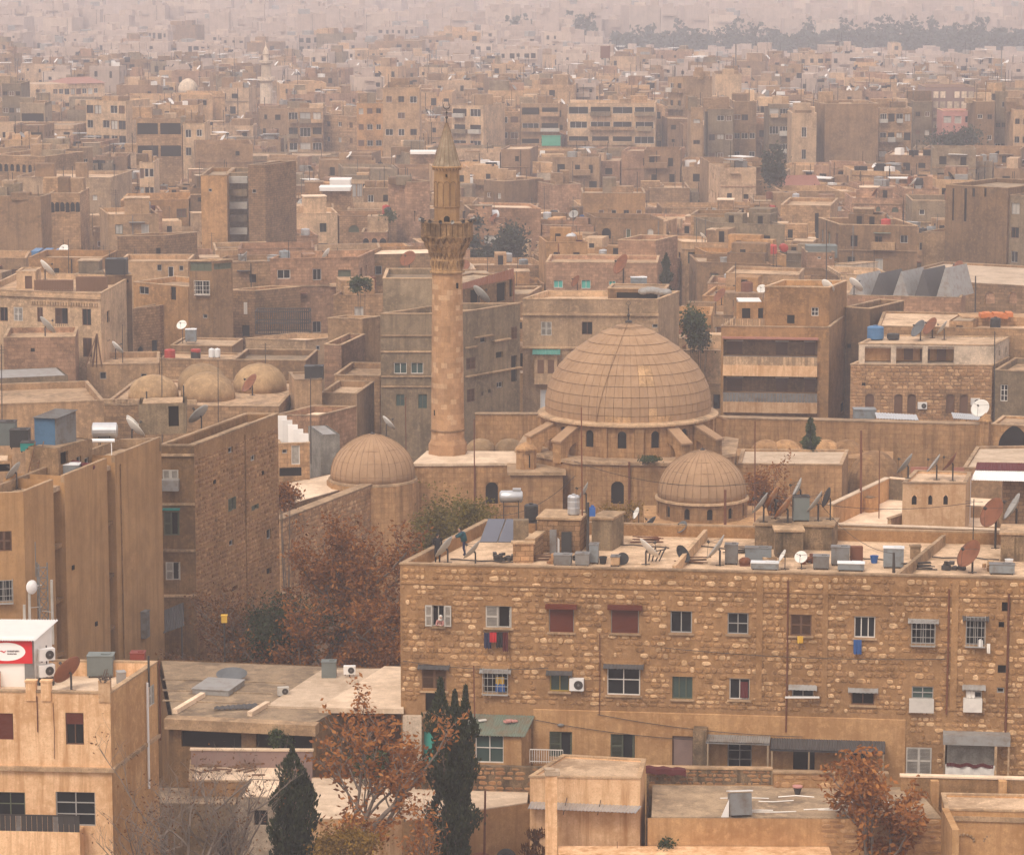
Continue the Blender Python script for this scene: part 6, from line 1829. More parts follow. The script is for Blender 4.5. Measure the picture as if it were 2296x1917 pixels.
# corbelled balcony
zb0,zb1,zb2,zb3,zb4=mz(612),mz(592),mz(572),mz(530),mz(497)
R2=2.12
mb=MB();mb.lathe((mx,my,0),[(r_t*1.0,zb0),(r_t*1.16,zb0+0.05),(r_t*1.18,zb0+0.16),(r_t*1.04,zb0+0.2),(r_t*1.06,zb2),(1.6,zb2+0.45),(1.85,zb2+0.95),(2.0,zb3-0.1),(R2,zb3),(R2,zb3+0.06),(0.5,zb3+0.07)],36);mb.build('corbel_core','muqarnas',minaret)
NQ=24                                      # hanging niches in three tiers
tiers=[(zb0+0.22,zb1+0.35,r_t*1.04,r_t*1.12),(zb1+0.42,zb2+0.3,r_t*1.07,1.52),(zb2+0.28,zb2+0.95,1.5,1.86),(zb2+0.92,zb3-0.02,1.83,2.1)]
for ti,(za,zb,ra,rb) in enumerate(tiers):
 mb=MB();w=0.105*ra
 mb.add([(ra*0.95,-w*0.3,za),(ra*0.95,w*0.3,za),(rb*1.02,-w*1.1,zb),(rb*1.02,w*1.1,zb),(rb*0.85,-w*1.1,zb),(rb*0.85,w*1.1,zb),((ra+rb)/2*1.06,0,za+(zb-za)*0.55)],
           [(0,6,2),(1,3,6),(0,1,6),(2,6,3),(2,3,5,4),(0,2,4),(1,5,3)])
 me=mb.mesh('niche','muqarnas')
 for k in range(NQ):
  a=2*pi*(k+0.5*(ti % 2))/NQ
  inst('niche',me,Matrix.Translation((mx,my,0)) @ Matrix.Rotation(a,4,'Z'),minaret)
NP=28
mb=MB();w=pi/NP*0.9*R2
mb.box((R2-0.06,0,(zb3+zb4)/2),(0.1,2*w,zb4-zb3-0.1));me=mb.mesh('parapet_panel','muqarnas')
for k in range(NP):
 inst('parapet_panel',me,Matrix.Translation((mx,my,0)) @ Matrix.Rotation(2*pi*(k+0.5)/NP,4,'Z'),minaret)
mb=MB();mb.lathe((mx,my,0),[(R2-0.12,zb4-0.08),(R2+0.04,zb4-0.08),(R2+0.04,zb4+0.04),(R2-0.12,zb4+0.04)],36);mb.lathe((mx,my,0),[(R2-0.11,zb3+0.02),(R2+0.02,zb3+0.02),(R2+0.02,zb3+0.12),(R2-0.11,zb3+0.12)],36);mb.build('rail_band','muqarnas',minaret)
for k in range(10):                          # horn loudspeakers on the rail
 a=-pi/2+(k-4.5)*0.42
 mb=MB();p=Vector((mx+(R2+0.05)*cos(a),my+(R2+0.05)*sin(a),zb4+0.16));q=Matrix.Rotation(a,4,'Z') @ Matrix.Rotation(pi/2,4,'Y')
 mb.lathe(p,[(0.05,-0.2),(0.06,-0.1),(0.17,0.16),(0.15,0.16),(0.03,0.0)],8,M=q);mb.bar(p,p-Vector((0,0,0.2)),0.04);mb.build('loudspeaker','dish_grey' if k % 4==1 else 'metal_dark',minaret)
for u in (930,1042):
 p=Vector((PD(u,500,my).x,my,zb4));mb=MB();mb.tube([p,p+Vector((0,0,0.75))],0.025,5);mb.ico(p+Vector((0,0,0.8)),0.08,sub=1);mb.build('lamp_post','metal_dark',minaret)
# upper shaft: twelve sides, blind arcade, door
zu0,zu1=zb3,mz(374)
ru=1.06
up=ngon(mx,my,ru,12,-pi/2-pi/12)
mb=MB();Lu=(Vector(up[1])-Vector(up[0])).length
dh_=(Lu/2-0.24,zb3+0.1,Lu/2+0.24,zb3+1.75)
for i in range(12):
 wall(mb,up[i],up[(i+1) % 12],zu0,zu1,[dh_] if i==0 else (),depth=0.2)
mb.build('upper_shaft','minaret_gold',minaret)
win(minaret,wallM(up[0],up[1],dh_[0],dh_[1]),0.48,1.65,'arch','frame_grey','dark','minaret_gold')
zl=mz(463)
for i in range(12):                           # raised arch mouldings
 M=wallM(up[i],up[(i+1) % 12],0,0);mb=MB();rr_=Lu/2-0.03;zt_=mz(413)
 pth=[M @ Vector((0.03,-0.015,zl))]+[M @ Vector((Lu/2-rr_*cos(pi*k/8),-0.015,zt_+rr_*sin(pi*k/8))) for k in range(9)]+[M @ Vector((Lu-0.03,-0.015,zl))]
 mb.tube(pth,0.03,5);mb.build('arch_moulding','concrete_dark',minaret)
mb=MB();mb.lathe((mx,my,0),[(ru*0.97,zl-0.08),(ru*1.05,zl-0.05),(ru*1.05,zl+0.03),(ru*0.97,zl+0.06)],24);mb.build('string_band','concrete_dark',minaret)
mb=MB();p=Vector((mx-0.02,my-ru*0.99,mz(392)));mb.box(p,(0.14,0.12,0.22));mb.build('slit_window','dark',minaret)
zc0,zc1=zu1,mz(276)
mb=MB();mb.lathe((mx,my,0),[(ru*0.97,zc0-0.3),(ru*1.08,zc0-0.12),(ru*1.16,zc0),(ru*1.16,zc0+0.06),(ru*0.9,zc0+0.1)],24);mb.build('cap_cornice','minaret_gold',minaret)
for k in range(24):
 a=2*pi*k/24;mb=MB() if k==0 else mb;mb.box((mx+ru*1.05*cos(a),my+ru*1.05*sin(a),zc0-0.16),(0.14,0.1,0.2),a)
mb.build('dentils','muqarnas',minaret)
mb=MB();mb.lathe((mx,my,0),[(ru*1.12,zc0+0.05),(ru*0.93,zc0+0.5),(ru*0.62,zc0+(zc1-zc0)*0.48),(0.1,zc1)],16);cone=mb.build('cone_cap','cone_lead',minaret)
mb=MB()
for k in range(16):
 a=2*pi*(k+0.5)/16
 mb.tube([(mx+r*cos(a),my+r*sin(a),z) for r,z in ((ru*1.12,zc0+0.07),(ru*0.93,zc0+0.52),(ru*0.62,zc0+(zc1-zc0)*0.48),(0.1,zc1))],0.022,4)
mb.build('cap_seams','lead_seam',cone)
mb=MB();mb.lathe((mx,my,zc1),[(0.12,-0.2),(0.06,0.1),(0.04,0.3),(0.12,0.4),(0.12,0.48),(0.03,0.58),(0.03,0.75),(0.08,0.82),(0.08,0.86),(0.025,0.95),(0.025,1.1)],10)
ctr=Vector((mx,my,zc1+1.38));pth=[];rad=[]
for k in range(13):
 a=-pi*0.5+(k-6)/6*pi*0.78
 pth.append(ctr+Vector((0.27*cos(a),0,0.27*sin(a))));rad.append(0.012+0.035*cos((k-6)/6*pi/2))
mb.tube(pth,rad,6);mb.build('crescent_finial','metal_dark',minaret)
HAND.append(([(mx-2.5,my-2.5),(mx+2.5,my-2.5),(mx+2.5,my+2.5),(mx-2.5,my+2.5)],940,1070,1020,my))
# --- court walls, portico, annexes around the mosque
yw=273.0
def cw(u0,u1,vt,d0,d1,name,label,mt='mosque_stone',th=0.9,st=None,cop='coping'):
 a,b=PD(u0,vt,d0),PD(u1,vt,d1)
 return boxwall(name,label,a,b,0,a.z,th,mt,cop,st=st)
cw(1612,2232,938,272,268,'court_wall','long coped stone court wall right of the great dome',th=1.2)
cw(1066,1212,930,272,272,'court_wall','coped stone court wall between the minaret and the great dome')
# portico of small domes before the wall
pr_a,pr_b=PD(1615,1000,268),PD(1990,1004,266)
pt_=thing('portico','row of small domes along the court wall behind the fir','portico',(pr_a.x,pr_a.y,0))
pp=quadpoly((pr_a.x,pr_a.y-4.2),(pr_b.x,pr_b.y-4.0),4.0)
zpp=PD(1800,1012,pr_a.y-2).z
mb=MB();mb.prism(pp,0,zpp);mb.build('portico_body','mosque_stone',pt_)
for u in (1718,1762,1851,1898):
 c=PD(u,1012,266);mb=MB();mb.lathe((c.x,c.y,zpp-0.1),[(1.55,-0.3),(1.5,0.0),(1.3,0.42),(1.0,0.78),(0.6,1.02),(0.25,1.12),(0.01,1.14)],20);mb.build('small_dome','mosque_stone',pt_,smooth=True)
c=PD(1962,1030,262);mb=MB();mb.lathe((c.x,c.y,zpp-3.3),[(2.6,0),(2.55,0.9),(2.3,2.0),(1.8,3.0),(1.1,3.7),(0.4,4.0),(0.02,4.05)],24);mb.build('large_dome','mosque_stone',pt_,smooth=True)
p2_=thing('portico','pair of small domes between the minaret foot and the great dome','portico',(PD(1110,1000,268).x,268,0))
for u in (1078,1142):
 c=PD(u,1010,266);mb=MB();mb.lathe((c.x,c.y,c.z),[(1.35,0),(1.3,0.25),(1.1,0.6),(0.75,0.88),(0.3,1.02),(0.01,1.05)],18);mb.build('small_dome','dome_plaster',p2_,smooth=True)
c=PD(1110,1012,266);mb=MB();mb.box((c.x,c.y,c.z/2),(6.5,3.4,c.z));mb.build('portico_body','mosque_stone',p2_)
keep([(-4,262),(44,262),(44,275),(-4,275)],1010,9)
# pale roofed annexe
za_=9.0
an=[P(1655,1041,za_)[:2],P(1888,1043,za_)[:2],P(1902,1010,za_)[:2],P(1664,1009,za_)[:2]]
building('mosque_annexe','plain stone annexe with pale sloping roof beside the small windowed dome',an,za_,'mosque_stone','roof_white',ph=0.08,vbot=1110)
# right hand wall with pointed arch
aw0,aw1=PD(2225,952,266),PD(2380,950,264)
aw=building('arched_gallery','stone gallery with a broad pointed arch at the right edge',quadpoly(aw0,aw1,5),aw0.z,'mosque_stone','roof_tan',ph=0.1,holes={0: pxholes(aw0,aw1,[(2238,955,2310,1000,'archp','frame_grey','dark')])},vbot=1010,depth=0.8)
for (u,lab) in ((2208,'stubby pointed stone pillar at the end of the court wall'),):
 c=PD(u,1000,265.5);zt_=PD(u,945,265.5).z;mb=MB();mb.prism(ngon(c.x,c.y,0.5,6),0,zt_);mb.lathe((c.x,c.y,zt_),[(0.6,0),(0.6,0.12),(0.02,0.75)],6);tag(mb.build('stone_pillar','mosque_stone'),lab,'pillar')
# cube house with three arches, its terraces and parapets
zk=11.0
kp=[P(2024,1084,zk)[:2],P(2166,1084,zk)[:2],P(2178,1060,zk)[:2],P(2052,1056,zk)[:2]]
building('cube_house','small peach cube house with three little arched windows',kp,zk,'plaster_peach','roof_pale',ph=0.12,vbot=1145,
         holes={0: pxholes(kp[0],kp[1],[(2044,1110,2056,1132,'archp','frame_white','dark'),(2081,1110,2091,1132,'archp','frame_white','dark'),(2115,1110,2126,1132,'archp','frame_white','dark')])})
zt_=7.2
tr_=slabhouse('terrace_house','low house with white terrace floor below the cube house',[P(1868,1172,zt_)[:2],P(2240,1182,zt_)[:2],P(2232,1118,zt_)[:2],P(1980,1102,zt_)[:2]],zt_,'plaster_gold','roof_white',ph=0.0)
zq_=8.9
boxwall('parapet_wall','sloping cream parapet wall left of the cube house',P(1868,1132,zq_),P(1994,1073,zq_),3,zq_,0.35,'plaster_gold','roof_white')
boxwall('parapet_wall','short parapet return joining the cube house',P(1994,1073,zq_),P(2030,1076,zq_),3,zq_,0.3,'wall_grey','roof_white')
boxwall('parapet_wall','low parapet rising towards the cube house from the front',P(1998,1164,8.0),P(2122,1124,8.0),3,8.0,0.3,'wall_buff','coping')
boxwall('parapet_wall','parapet right of the white terrace floor',P(2122,1136,8.0),P(2260,1140,8.0),3,8.0,0.3,'wall_buff','coping')
building('stair_room','little plain stair room on the white terrace',quadpoly(P(1950,1150,zt_),P(1972,1146,zt_),2.0),PD(1950,1118,P(1950,1150,zt_).y).z,'plaster_gold','coping',z0=zt_,ph=0.0,cat='hut',hold=False)
boxwall('parapet_wall','long pale coped wall just behind the stone block roof',P(1880,1177,10.0),P(2250,1190,10.0),0,10.0,0.4,'plaster_gold','roof_white')
# maroon and white awning, red panels, small sheds to the right
mb=MB();y_=236.0;a,b,c2,d2=PD(2176,1076,y_),PD(2330,1080,y_),PD(2330,1046,y_+2.5),PD(2192,1044,y_+2.5)
mb.sheet(a,b,c2,d2,n=30,amp=0.02)
for q_ in (a,b):
 mb.bar(q_,Vector((q_.x,q_.y,3)),0.1)
T_=tag(mb.build('awning','sheet_white'),'white sheet awning over a dark yard at the right edge','awning')
mb=MB();mb.sheet(d2+Vector((0,0,0.06))+(a-d2)*0.35,c2+Vector((0,0,0.06))+(b-c2)*0.35,c2+Vector((0,0.4,0.2)),d2+Vector((0,0.4,0.2)),n=24,amp=0.02);tag(mb.build('awning','cloth_maroon'),'maroon sheet lying on the white awning','awning')
for (u0,u1,v,lab) in ((2042,2090,1052,'red panel behind the cube house, left of the rusty dish'),(2136,2162,1053,'red panel behind the cube house, right of the rusty dish')):
 a,b=PD(u0,v,240),PD(u1,v,240);mb=MB();mb.box(((a.x+b.x)/2,240,a.z-0.25),(b.x-a.x,0.12,0.85));mb.box((a.x+0.1,240.1,a.z/2),(0.08,0.08,a.z));mb.box((b.x-0.1,240.1,a.z/2),(0.08,0.08,a.z));tag(mb.build('red_hoarding','sheet_red'),lab,'hoarding')
zsx=10.2
building('stone_shed','stone shed with grey sheet roof below the maroon awning',quadpoly(P(2250,1078,zsx),P(2340,1080,zsx),4),zsx,'wall_stone','sheet_grey',ph=0.0,vbot=1120)
building('flat_house','pale roofed flat house with two round vents at the right edge',[P(2160,1050,9.5)[:2],P(2380,1052,9.5)[:2],P(2380,1000,9.5)[:2],P(2190,1003,9.5)[:2]],9.5,'wall_buff','roof_white',ph=0.1,vbot=1075)
dish(tuple(PD(2036,1072,231.5)),1.9,160,35,'dish_grey','grey dish at the left corner of the cube house roof',0.9)
kz=P(2110,1070,zk-0.1)
dish((P(2100,1076,zk-.12).x,P(2100,1076,zk-.12).y,zk-0.12),1.7,170,35,'dish_grey','pale grey dish in the middle of the cube house roof',1.1)
dish((P(2136,1078,zk-.12).x,P(2136,1078,zk-.12).y,zk-0.12),1.8,165,35,'dish_rust','ragged rusty dish on the right of the cube house roof',1.3)
# tall iron poles before the mosque
for (u,v0,v1,d,r,lab,arms) in ((1693,945,1180,226,0.06,'tall iron pole right of the small windowed dome',0),(1931,965,1100,240,0.11,'thick leaning iron pole right of the annexe',0),(1626,1098,1178,222,0.13,'short thick pipe before the small windowed dome',0),(1972,1010,1100,238,0.05,'bent lamp pole before the large portico dome',0),(909,890,1010,262,0.05,'thin dark pole left of the minaret',1),(1063,940,1130,246,0.06,'thin pole right of the minaret foot',0)):
 pa,pb2=PD(u,v0,d),PD(u+2,v1,d);pole((pb2.x,pb2.y,0),pa,r,lab,'rust','pole',arms,'iron_pole')
dish(tuple(PD(2200,942,268.2)),1.7,235,35,'dish_white','big white dish with dark centre on the court wall by the pillar',0.9)
mb=MB();p=PD(1938,930,274);mb.box((p.x,p.y,p.z),(1.9,1.4,1.0));mb.box((p.x,p.y,p.z+0.54),(2.0,1.5,0.08));mb.box((p.x,p.y,p.z/2-0.3),(1.2,1.2,p.z-0.5));tag(mb.build('steel_tank','tank_greyblue'),'long grey tank on the court wall below the loggia house','water tank')
for (u0,u1,lab) in ((1966,2060,'pale sheet lying on the court wall beside the long grey tank'),(2138,2200,'pale sheet lying on the court wall left of the white dish')):
 a,b=PD(u0,938,271),PD(u1,942,270);mb=MB();mb.sheet(a,b,b+Vector((0,1.5,0.25)),a+Vector((0,1.5,0.3)),n=14,amp=0.03);tag(mb.build('metal_sheet','galvanised'),lab,'sheet')
# rubble precinct wall in front of the left dome
boxwall('precinct_wall','rough stone precinct wall descending below the left dome',P(630,1166,9),P(925,1052,9),0,9,0.8,'wall_stone','coping',st=(0.5,0.34,200,'stone_mid',51))
fl2=[P(635,1135,8.4)[:2],P(860,1072,8.4)[:2],P(800,1050,8.4)[:2],P(630,1085,8.4)[:2]]
slabhouse('flat_court','sunlit flat roof behind the rough precinct wall',fl2,8.4,'wall_stone','roof_white',ph=0.0)
# --- individually built houses of the middle distance
RG=random.Random(12)
def house(label,d,A,B,C,wm,rm,vbot,h0=(),h1=(),ph=0.5,name='town_house',grid=None,sgrid=None,group='houses of the old town',cat='house',depth=0.22,fm='frame_grey',z0=0.0,hold=True):
 a=PD(A[0],A[1],d)
 z=a.z
 b=P(B[0],B[1],z)
 if isinstance(C,(int,float)):
  poly=quadpoly(a,b,C)
 else:
  poly=sidepoly(a,b,P(C[0],C[1],z))
 holes={0: pxholes(poly[0],poly[1],h0),1: pxholes(poly[1],poly[2],h1)}
 for k,gd in ((0,grid),(1,sgrid)):
  if gd:
   nx,ny,w,h,top,pitch=gd[:6]
   kd=gd[6:] or ('small',fm,'glass')
   L=hypot(poly[k+1][0]-poly[k][0],poly[k+1][1]-poly[k][1])
   for j in range(ny):
    for i in range(nx):
     x=L*(i+0.5)/nx;kk=tuple(kd);q=RG.random();w_,h_=w*RG.uniform(0.8,1.1),h*RG.uniform(0.85,1.05)
     if w_>L/nx*0.9:
      w_=L/nx*0.9
     if kd[0]=='dark' and w_<6:
      kk=('dark',) if q<0.45 else ('small',RG.choice(('frame_grey','frame_white','frame_brown')),RG.choice(('glass','frame_grey','glass','shutter_grey'))) if q<0.8 else ('w3','frame_white','glass')
     elif kd[0]=='small':
      if q<0.1:
       continue
      kk=('small',RG.choice(('frame_grey','frame_white','frame_brown')),RG.choice(('glass','glass','frame_brown','shutter_grey','dark')))
     holes[k].append((x-w_/2,z-top-j*pitch-h_,x+w_/2,z-top-j*pitch)+kk)
 T=building(name,label,poly,z,wm,rm,holes=holes,ph=ph,vbot=vbot,group=group,cat=cat,depth=depth,z0=z0,hold=hold)
 return T,poly,z
def e_(*r):
 return [tr('e',*x[:4])+tuple(x[4:]) for x in r]
def f_(*r):
 return [tr('f',*x[:4])+tuple(x[4:]) for x in r]
def d_(*r):
 return [tr('d',*x[:4])+tuple(x[4:]) for x in r]
# grey-green corner building behind the minaret
m1,m1p,m1z=house('grey-green plastered corner building with green windows behind the minaret',287,t('e',270,800),t('e',690,800),t('e',1092,738),'wall_grey','roof_tan',955,
 e_((350,1085,425,1150,'w2','frame_white','glass_green'),(450,1085,522,1150,'w2','frame_white','glass_green'),(362,1270,412,1340,'w2','frame_green','glass_green'),(492,1270,545,1355,'w2','frame_green','glass_green')),
 e_((775,1050,830,1130,'louv','frame_brown','dark'),(780,1235,825,1320,'louv','frame_brown','dark'),(858,930,888,970,'w1'),(950,1018,990,1060,'dark'),(955,1195,990,1235,'small'),(1040,870,1075,950,'louv','frame_brown','dark'),(905,1240,920,1265,'dark'),(865,1255,878,1280,'dark'),(1040,1040,1075,1200,'dark')),name='corner_building',cat='building',group=None)
for y in (925,1020,1165,1225):
 zz=onwall(*t('e',400,y),m1p[0],m1p[1])[1];L=(Vector(m1p[1])-Vector(m1p[0])).length;M=wallM(m1p[0],m1p[1],0,zz);mb=MB();mb.box(M @ Vector((L/2,-0.06,0)),(L,0.14,0.14),atan2(m1p[1][1]-m1p[0][1],m1p[1][0]-m1p[0][0]));mb.build('string_course','coping',m1)
for (x0,x1,y) in ((770,835,990),(820,925,930),(930,1025,950),(770,1090,1160)):
 h=pxholes(m1p[1],m1p[2],[tr('e',x0,y,x1,y+8)])[0];M=wallM(m1p[1],m1p[2],h[0],h[1]);mb=MB();mb.box(M @ Vector(((h[2]-h[0])/2,-0.15,0)),(h[2]-h[0],0.35,0.12),atan2(m1p[2][1]-m1p[1][1],m1p[2][0]-m1p[1][0]));mb.build('ledge','coping',m1)
house('blank grey concrete roof storey left of the minaret top of shaft',301,t('e',285,592),t('e',600,592),9,'wall_grey','roof_grey',700,name='roof_storey',cat='building',group=None)
house('roof rooms with posts under a ragged brown sheet right of the minaret',303,t('e',700,640),t('e',1060,575),5,'wall_brown','roof_grey',690,e_((800,650,850,740,'dark'),(955,610,1010,730,'dark'),(1030,590,1050,700,'dark')),name='roof_storey',cat='building',group=None,ph=0.1)
a,b=PD(*t('e',752,655),301.5),PD(*t('e',1055,590),301.5);c,d=PD(*t('e',1055,530),303.5),PD(*t('e',752,618),303.5)
mb=MB();mb.sheet(a,b,c,d,n=30,amp=0.04);mb.bar(a,Vector((a.x,a.y,m1z-0.5)),0.12);mb.bar(b,Vector((b.x,b.y,m1z-0.5)),0.12);tag(mb.build('sheet_awning','rust'),'ragged brown sheet awning right of the minaret balcony','awning')
# cream stone building behind the great dome
m2,m2p,m2z=house('cream stone building with cornice and bay window behind the great dome',299,t('e',1108,712),t('e',1905,716),t('e',2030,668),'wall_cream','roof_pale',935,
 e_((1215,845,1278,925,'louv','shutter_grey','dark'),(1455,845,1518,920,'w2','frame_brown','glass'),(1870,858,1905,880,'small'),(1210,1245,1250,1380,'door','frame_white','tank_white')),(),name='stone_building',cat='building',group=None)
L=(Vector(m2p[1])-Vector(m2p[0])).length;r_=atan2(m2p[1][1]-m2p[0][1],m2p[1][0]-m2p[0][0])
for y in (800,995):
 zz=onwall(*t('e',1200,y),m2p[0],m2p[1])[1];M=wallM(m2p[0],m2p[1],0,zz);mb=MB();mb.box(M @ Vector((L/2,-0.1,0)),(L+0.2,0.24,0.2),r_);mb.build('cornice','coping',m2)
h=pxholes(m2p[0],m2p[1],e_((1178,1030,1312,1205)))[0];M=wallM(m2p[0],m2p[1],h[0],h[1]);bw,bh=h[2]-h[0],h[3]-h[1]
mb=MB();mb.box(M @ Vector((bw/2,-0.45,bh/2)),(bw,0.9,bh),r_);bay=mb.build('bay_window','wall_cream',m2)
for k in (0.15,0.6):
 mb=MB();mb.box(M @ Vector((bw*(k+0.13),-0.92,bh*0.6)),(bw*0.28,0.05,bh*0.45),r_);mb.build('casement','frame_brown',bay)
mb=MB();M2=wallM(m2p[0],m2p[1],h[0]-0.2,h[3]);mb.sheet(M2 @ Vector((0,-1.3,0.05)),M2 @ Vector((bw+0.5,-1.3,0.05)),M2 @ Vector((bw+0.5,0,0.4)),M2 @ Vector((0,0,0.4)),n=10,amp=0.02);mb.build('canopy','frame_teal',m2)
M=None
# roof things on it
zz=m2z-0.5
for (u,v,w,h_,mt,lab) in ((t('e',1790,660)[0],t('e',1790,665)[1],1.6,1.3,'tank_greyblue','grey steel tank on the cream building behind the dome'),):
 p=P(u,v,zz);box_tank((p.x,p.y,zz),w,1.0,h_,mt,lab)
p=P(*t('e',1700,668),zz);dish((p.x,p.y,zz),2.2,205,30,'dish_rust','large brown dish edge-on on the cream building behind the dome',2.6)
p=P(*t('e',1430,676),zz);dish((p.x,p.y,zz),1.3,205,30,'dish_rust','small brown dish on the cream building behind the dome',1.1)
house('dark open roof room with tarpaulin bundle on the cream building',304,t('e',1610,650),t('e',1950,655),4,'wall_brown','roof_tan',700,e_((1660,675,1900,705,'dark')),name='roof_room',cat='hut',group=None,z0=zz,hold=False,ph=0.05)
p=PD(*t('e',1890,665),303);mb=MB()
for k in range(6):
 mb.ico((p.x-1.2+0.45*k,p.y,p.z+0.1*sin(k)),0.5,sub=2,sq=(1.1,0.9,0.7))
mb.box((p.x+0.3,p.y,p.z-1.0),(0.2,0.2,2.0));tag(mb.build('tarpaulin_bundle','sheet_grey'),'white-grey tarpaulin bundle on the cream building roof corner','tarpaulin')
# balcony apartment house right of the dome
m3,m3p,m3z=house('brown apartment house with two long recessed balconies right of the great dome',304,t('f',318,872),t('f',955,880),t('f',1056,800),'wall_ochre','roof_tan',940,
 f_((330,955,885,1045,None),(330,1170,885,1262,None)),f_((1020,1300,1050,1390,'dark'),),name='apartment_house',cat='building',group=None,depth=1.4)
r_=atan2(m3p[1][1]-m3p[0][1],m3p[1][0]-m3p[0][0])
for (y0,y1,y2,y3,rm_) in ((955,1045,1097,1160,'wall_cream'),(1170,1262,1312,1375,'metal_grey')):
 hb_=pxholes(m3p[0],m3p[1],f_((330,y0,885,y1)))[0];w=hb_[2]-hb_[0]
 M=wallM(m3p[0],m3p[1],hb_[0],hb_[1])
 mb=MB();mb.box(M @ Vector((w/2,1.35,(hb_[3]-hb_[1])/2)),(w,0.08,hb_[3]-hb_[1]),r_);bk=mb.build('loggia_wall','wall_brown',m3)
 for (xa,xb) in ((350,440),(640,708),(808,870)):
  k=pxholes(m3p[0],m3p[1],f_((xa,y0,xb,y1)))[0];mb=MB();mb.box(M @ Vector(((k[0]+k[2])/2-hb_[0],1.28,(hb_[3]-hb_[1])*0.42)),(k[2]-k[0],0.06,(hb_[3]-hb_[1])*0.8),r_);mb.build('door','frame_brown',bk)
  mb=MB();mb.box(M @ Vector(((k[0]+k[2])/2-hb_[0],1.25,(hb_[3]-hb_[1])*0.83)),(k[2]-k[0]+0.2,0.06,0.1),r_);mb.build('door_frame','frame_white',bk)
 z1_,z2_,z3_=[onwall(*t('f',600,y),m3p[0],m3p[1])[1] for y in (y1,y2,y3)]
 M=wallM(m3p[0],m3p[1],hb_[0],0)
 for k in range(30):
  mb=MB();mb.box(M @ Vector((w*(k+0.5)/30,-0.62,(z1_+z2_)/2)),(w/30*0.9,0.03,z1_-z2_),r_);mb.build('balcony_panel',rm_,m3)
 mb=MB();mb.bar(M @ Vector((0,-0.62,z1_+0.03)),M @ Vector((w,-0.62,z1_+0.03)),0.06);mb.build('handrail','metal_grey',m3)
 mb=MB();mb.box(M @ Vector((w/2,-0.35,(z2_+z3_)/2)),(w,0.7,z2_-z3_),r_);mb.build('balcony','plaster_peach',m3)
zc_=onwall(*t('f',600,938),m3p[0],m3p[1])[1];hb_=pxholes(m3p[0],m3p[1],f_((325,930,890,940)))[0];M=wallM(m3p[0],m3p[1],hb_[0],zc_)
mb=MB();mb.box(M @ Vector(((hb_[2]-hb_[0])/2,-0.4,0)),(hb_[2]-hb_[0],0.85,0.16),r_);mb.build('red_canopy','sheet_red',m3)
for k in range(24):
 h=pxholes(m3p[0],m3p[1],f_((330+k*10,825,334+k*10,850)))[0];mb=MB();M=wallM(m3p[0],m3p[1],h[0],m3z);mb.box(M @ Vector((0.05,0.1,0.4)),(0.1,0.1,0.7),r_);mb.build('baluster','wall_cream',m3)
house('stepped roof storey of the brown apartment house with small windows',307.5,t('f',575,640),t('f',955,645),t('f',1058,605),'wall_ochre','roof_tan',860,f_((705,805,750,855,'dark'),(848,760,892,810,'cross','frame_white','glass')),name='roof_storey',cat='building',group=None,z0=m3z-0.5,hold=False)
house('open roof porch with pale sheet on the brown apartment house',309,t('f',408,728),t('f',572,728),4,'wall_ochre','sheet_white',850,f_((440,765,490,825,'dark'),(535,765,565,825,'dark')),name='roof_porch',cat='building',group=None,z0=m3z-0.5,hold=False,ph=0.0)
p=PD(*t('f',935,650),308);dish((p.x,p.y,p.z-0.8),1.6,35,35,'dish_white','cream dish on the stepped roof storey right of the dome',0.9)
house('narrow brown stair tower right of the brown apartment house',312,t('f',1050,760),t('f',1195,770),8,'wall_brown','roof_grey',930,f_((1055,975,1082,1000,'dark'),),name='stair_tower',cat='building',group=None)
# stone house with loggia
m4,m4p,m4z=house('stone house with five arched shuttered windows below a white loggia',293,t('f',1080,1097),t('f',1915,1103),t('f',2012,1055),'wall_stone','roof_pale',938,
 f_((1165,1268,1218,1350,'arch','frame_brown','frame_brown'),(1335,1270,1387,1385,'arch','frame_brown','frame_brown'),(1412,1270,1465,1385,'arch','frame_brown','frame_brown'),(1640,1270,1692,1385,'arch','frame_brown','frame_brown'),(1720,1273,1772,1385,'arch','frame_brown','frame_brown'),(1145,1203,1168,1222,'dark')),(),name='stone_house',group=None,ph=0.1)
stones(m4,m4p[0],m4p[1],0.5,m4z-0.1,[h for h in pxholes(m4p[0],m4p[1],f_((1160,1260,1225,1355),(1330,1262,1470,1390),(1635,1262,1776,1390)))],0.5,0.33,150,'stone_mid',0.03,61,0.9)
m4b,m4bp,m4bz=house('white loggia with posts on the stone house right of the dome',294.5,t('f',1128,975),t('f',1925,985),t('f',2014,935),'wall_white','roof_pale',1090,f_((1162,992,1318,1094,None),(1347,992,1503,1094,None),(1532,992,1690,1094,None)),f_((1950,1010,1960,1050,'dark'),(1990,990,2000,1030,'dark')),name='roof_loggia',cat='loggia',group=None,z0=m4z-0.1,hold=False,depth=1.6,ph=0.12)
hb_=pxholes(m4bp[0],m4bp[1],f_((1162,992,1690,1094)))[0];M=wallM(m4bp[0],m4bp[1],hb_[0],m4z);w=hb_[2]-hb_[0]
mb=MB();mb.box(M @ Vector((w/2,1.66,(m4bz-m4z)/2-0.1)),(w+0.4,0.08,m4bz-m4z-0.2),0.0);bk=mb.build('loggia_wall','plaster_gold',m4b)
for (xa,xb) in ((1305,1360),(1395,1450),(1490,1550),(1590,1645)):
 k=pxholes(m4bp[0],m4bp[1],f_((xa,1030,xb,1090)))[0];mb=MB();mb.box(M @ Vector(((k[0]+k[2])/2-hb_[0],1.58,(m4bz-m4z)*0.36)),(k[2]-k[0],0.06,(m4bz-m4z)*0.6));mb.build('door','frame_brown',bk)
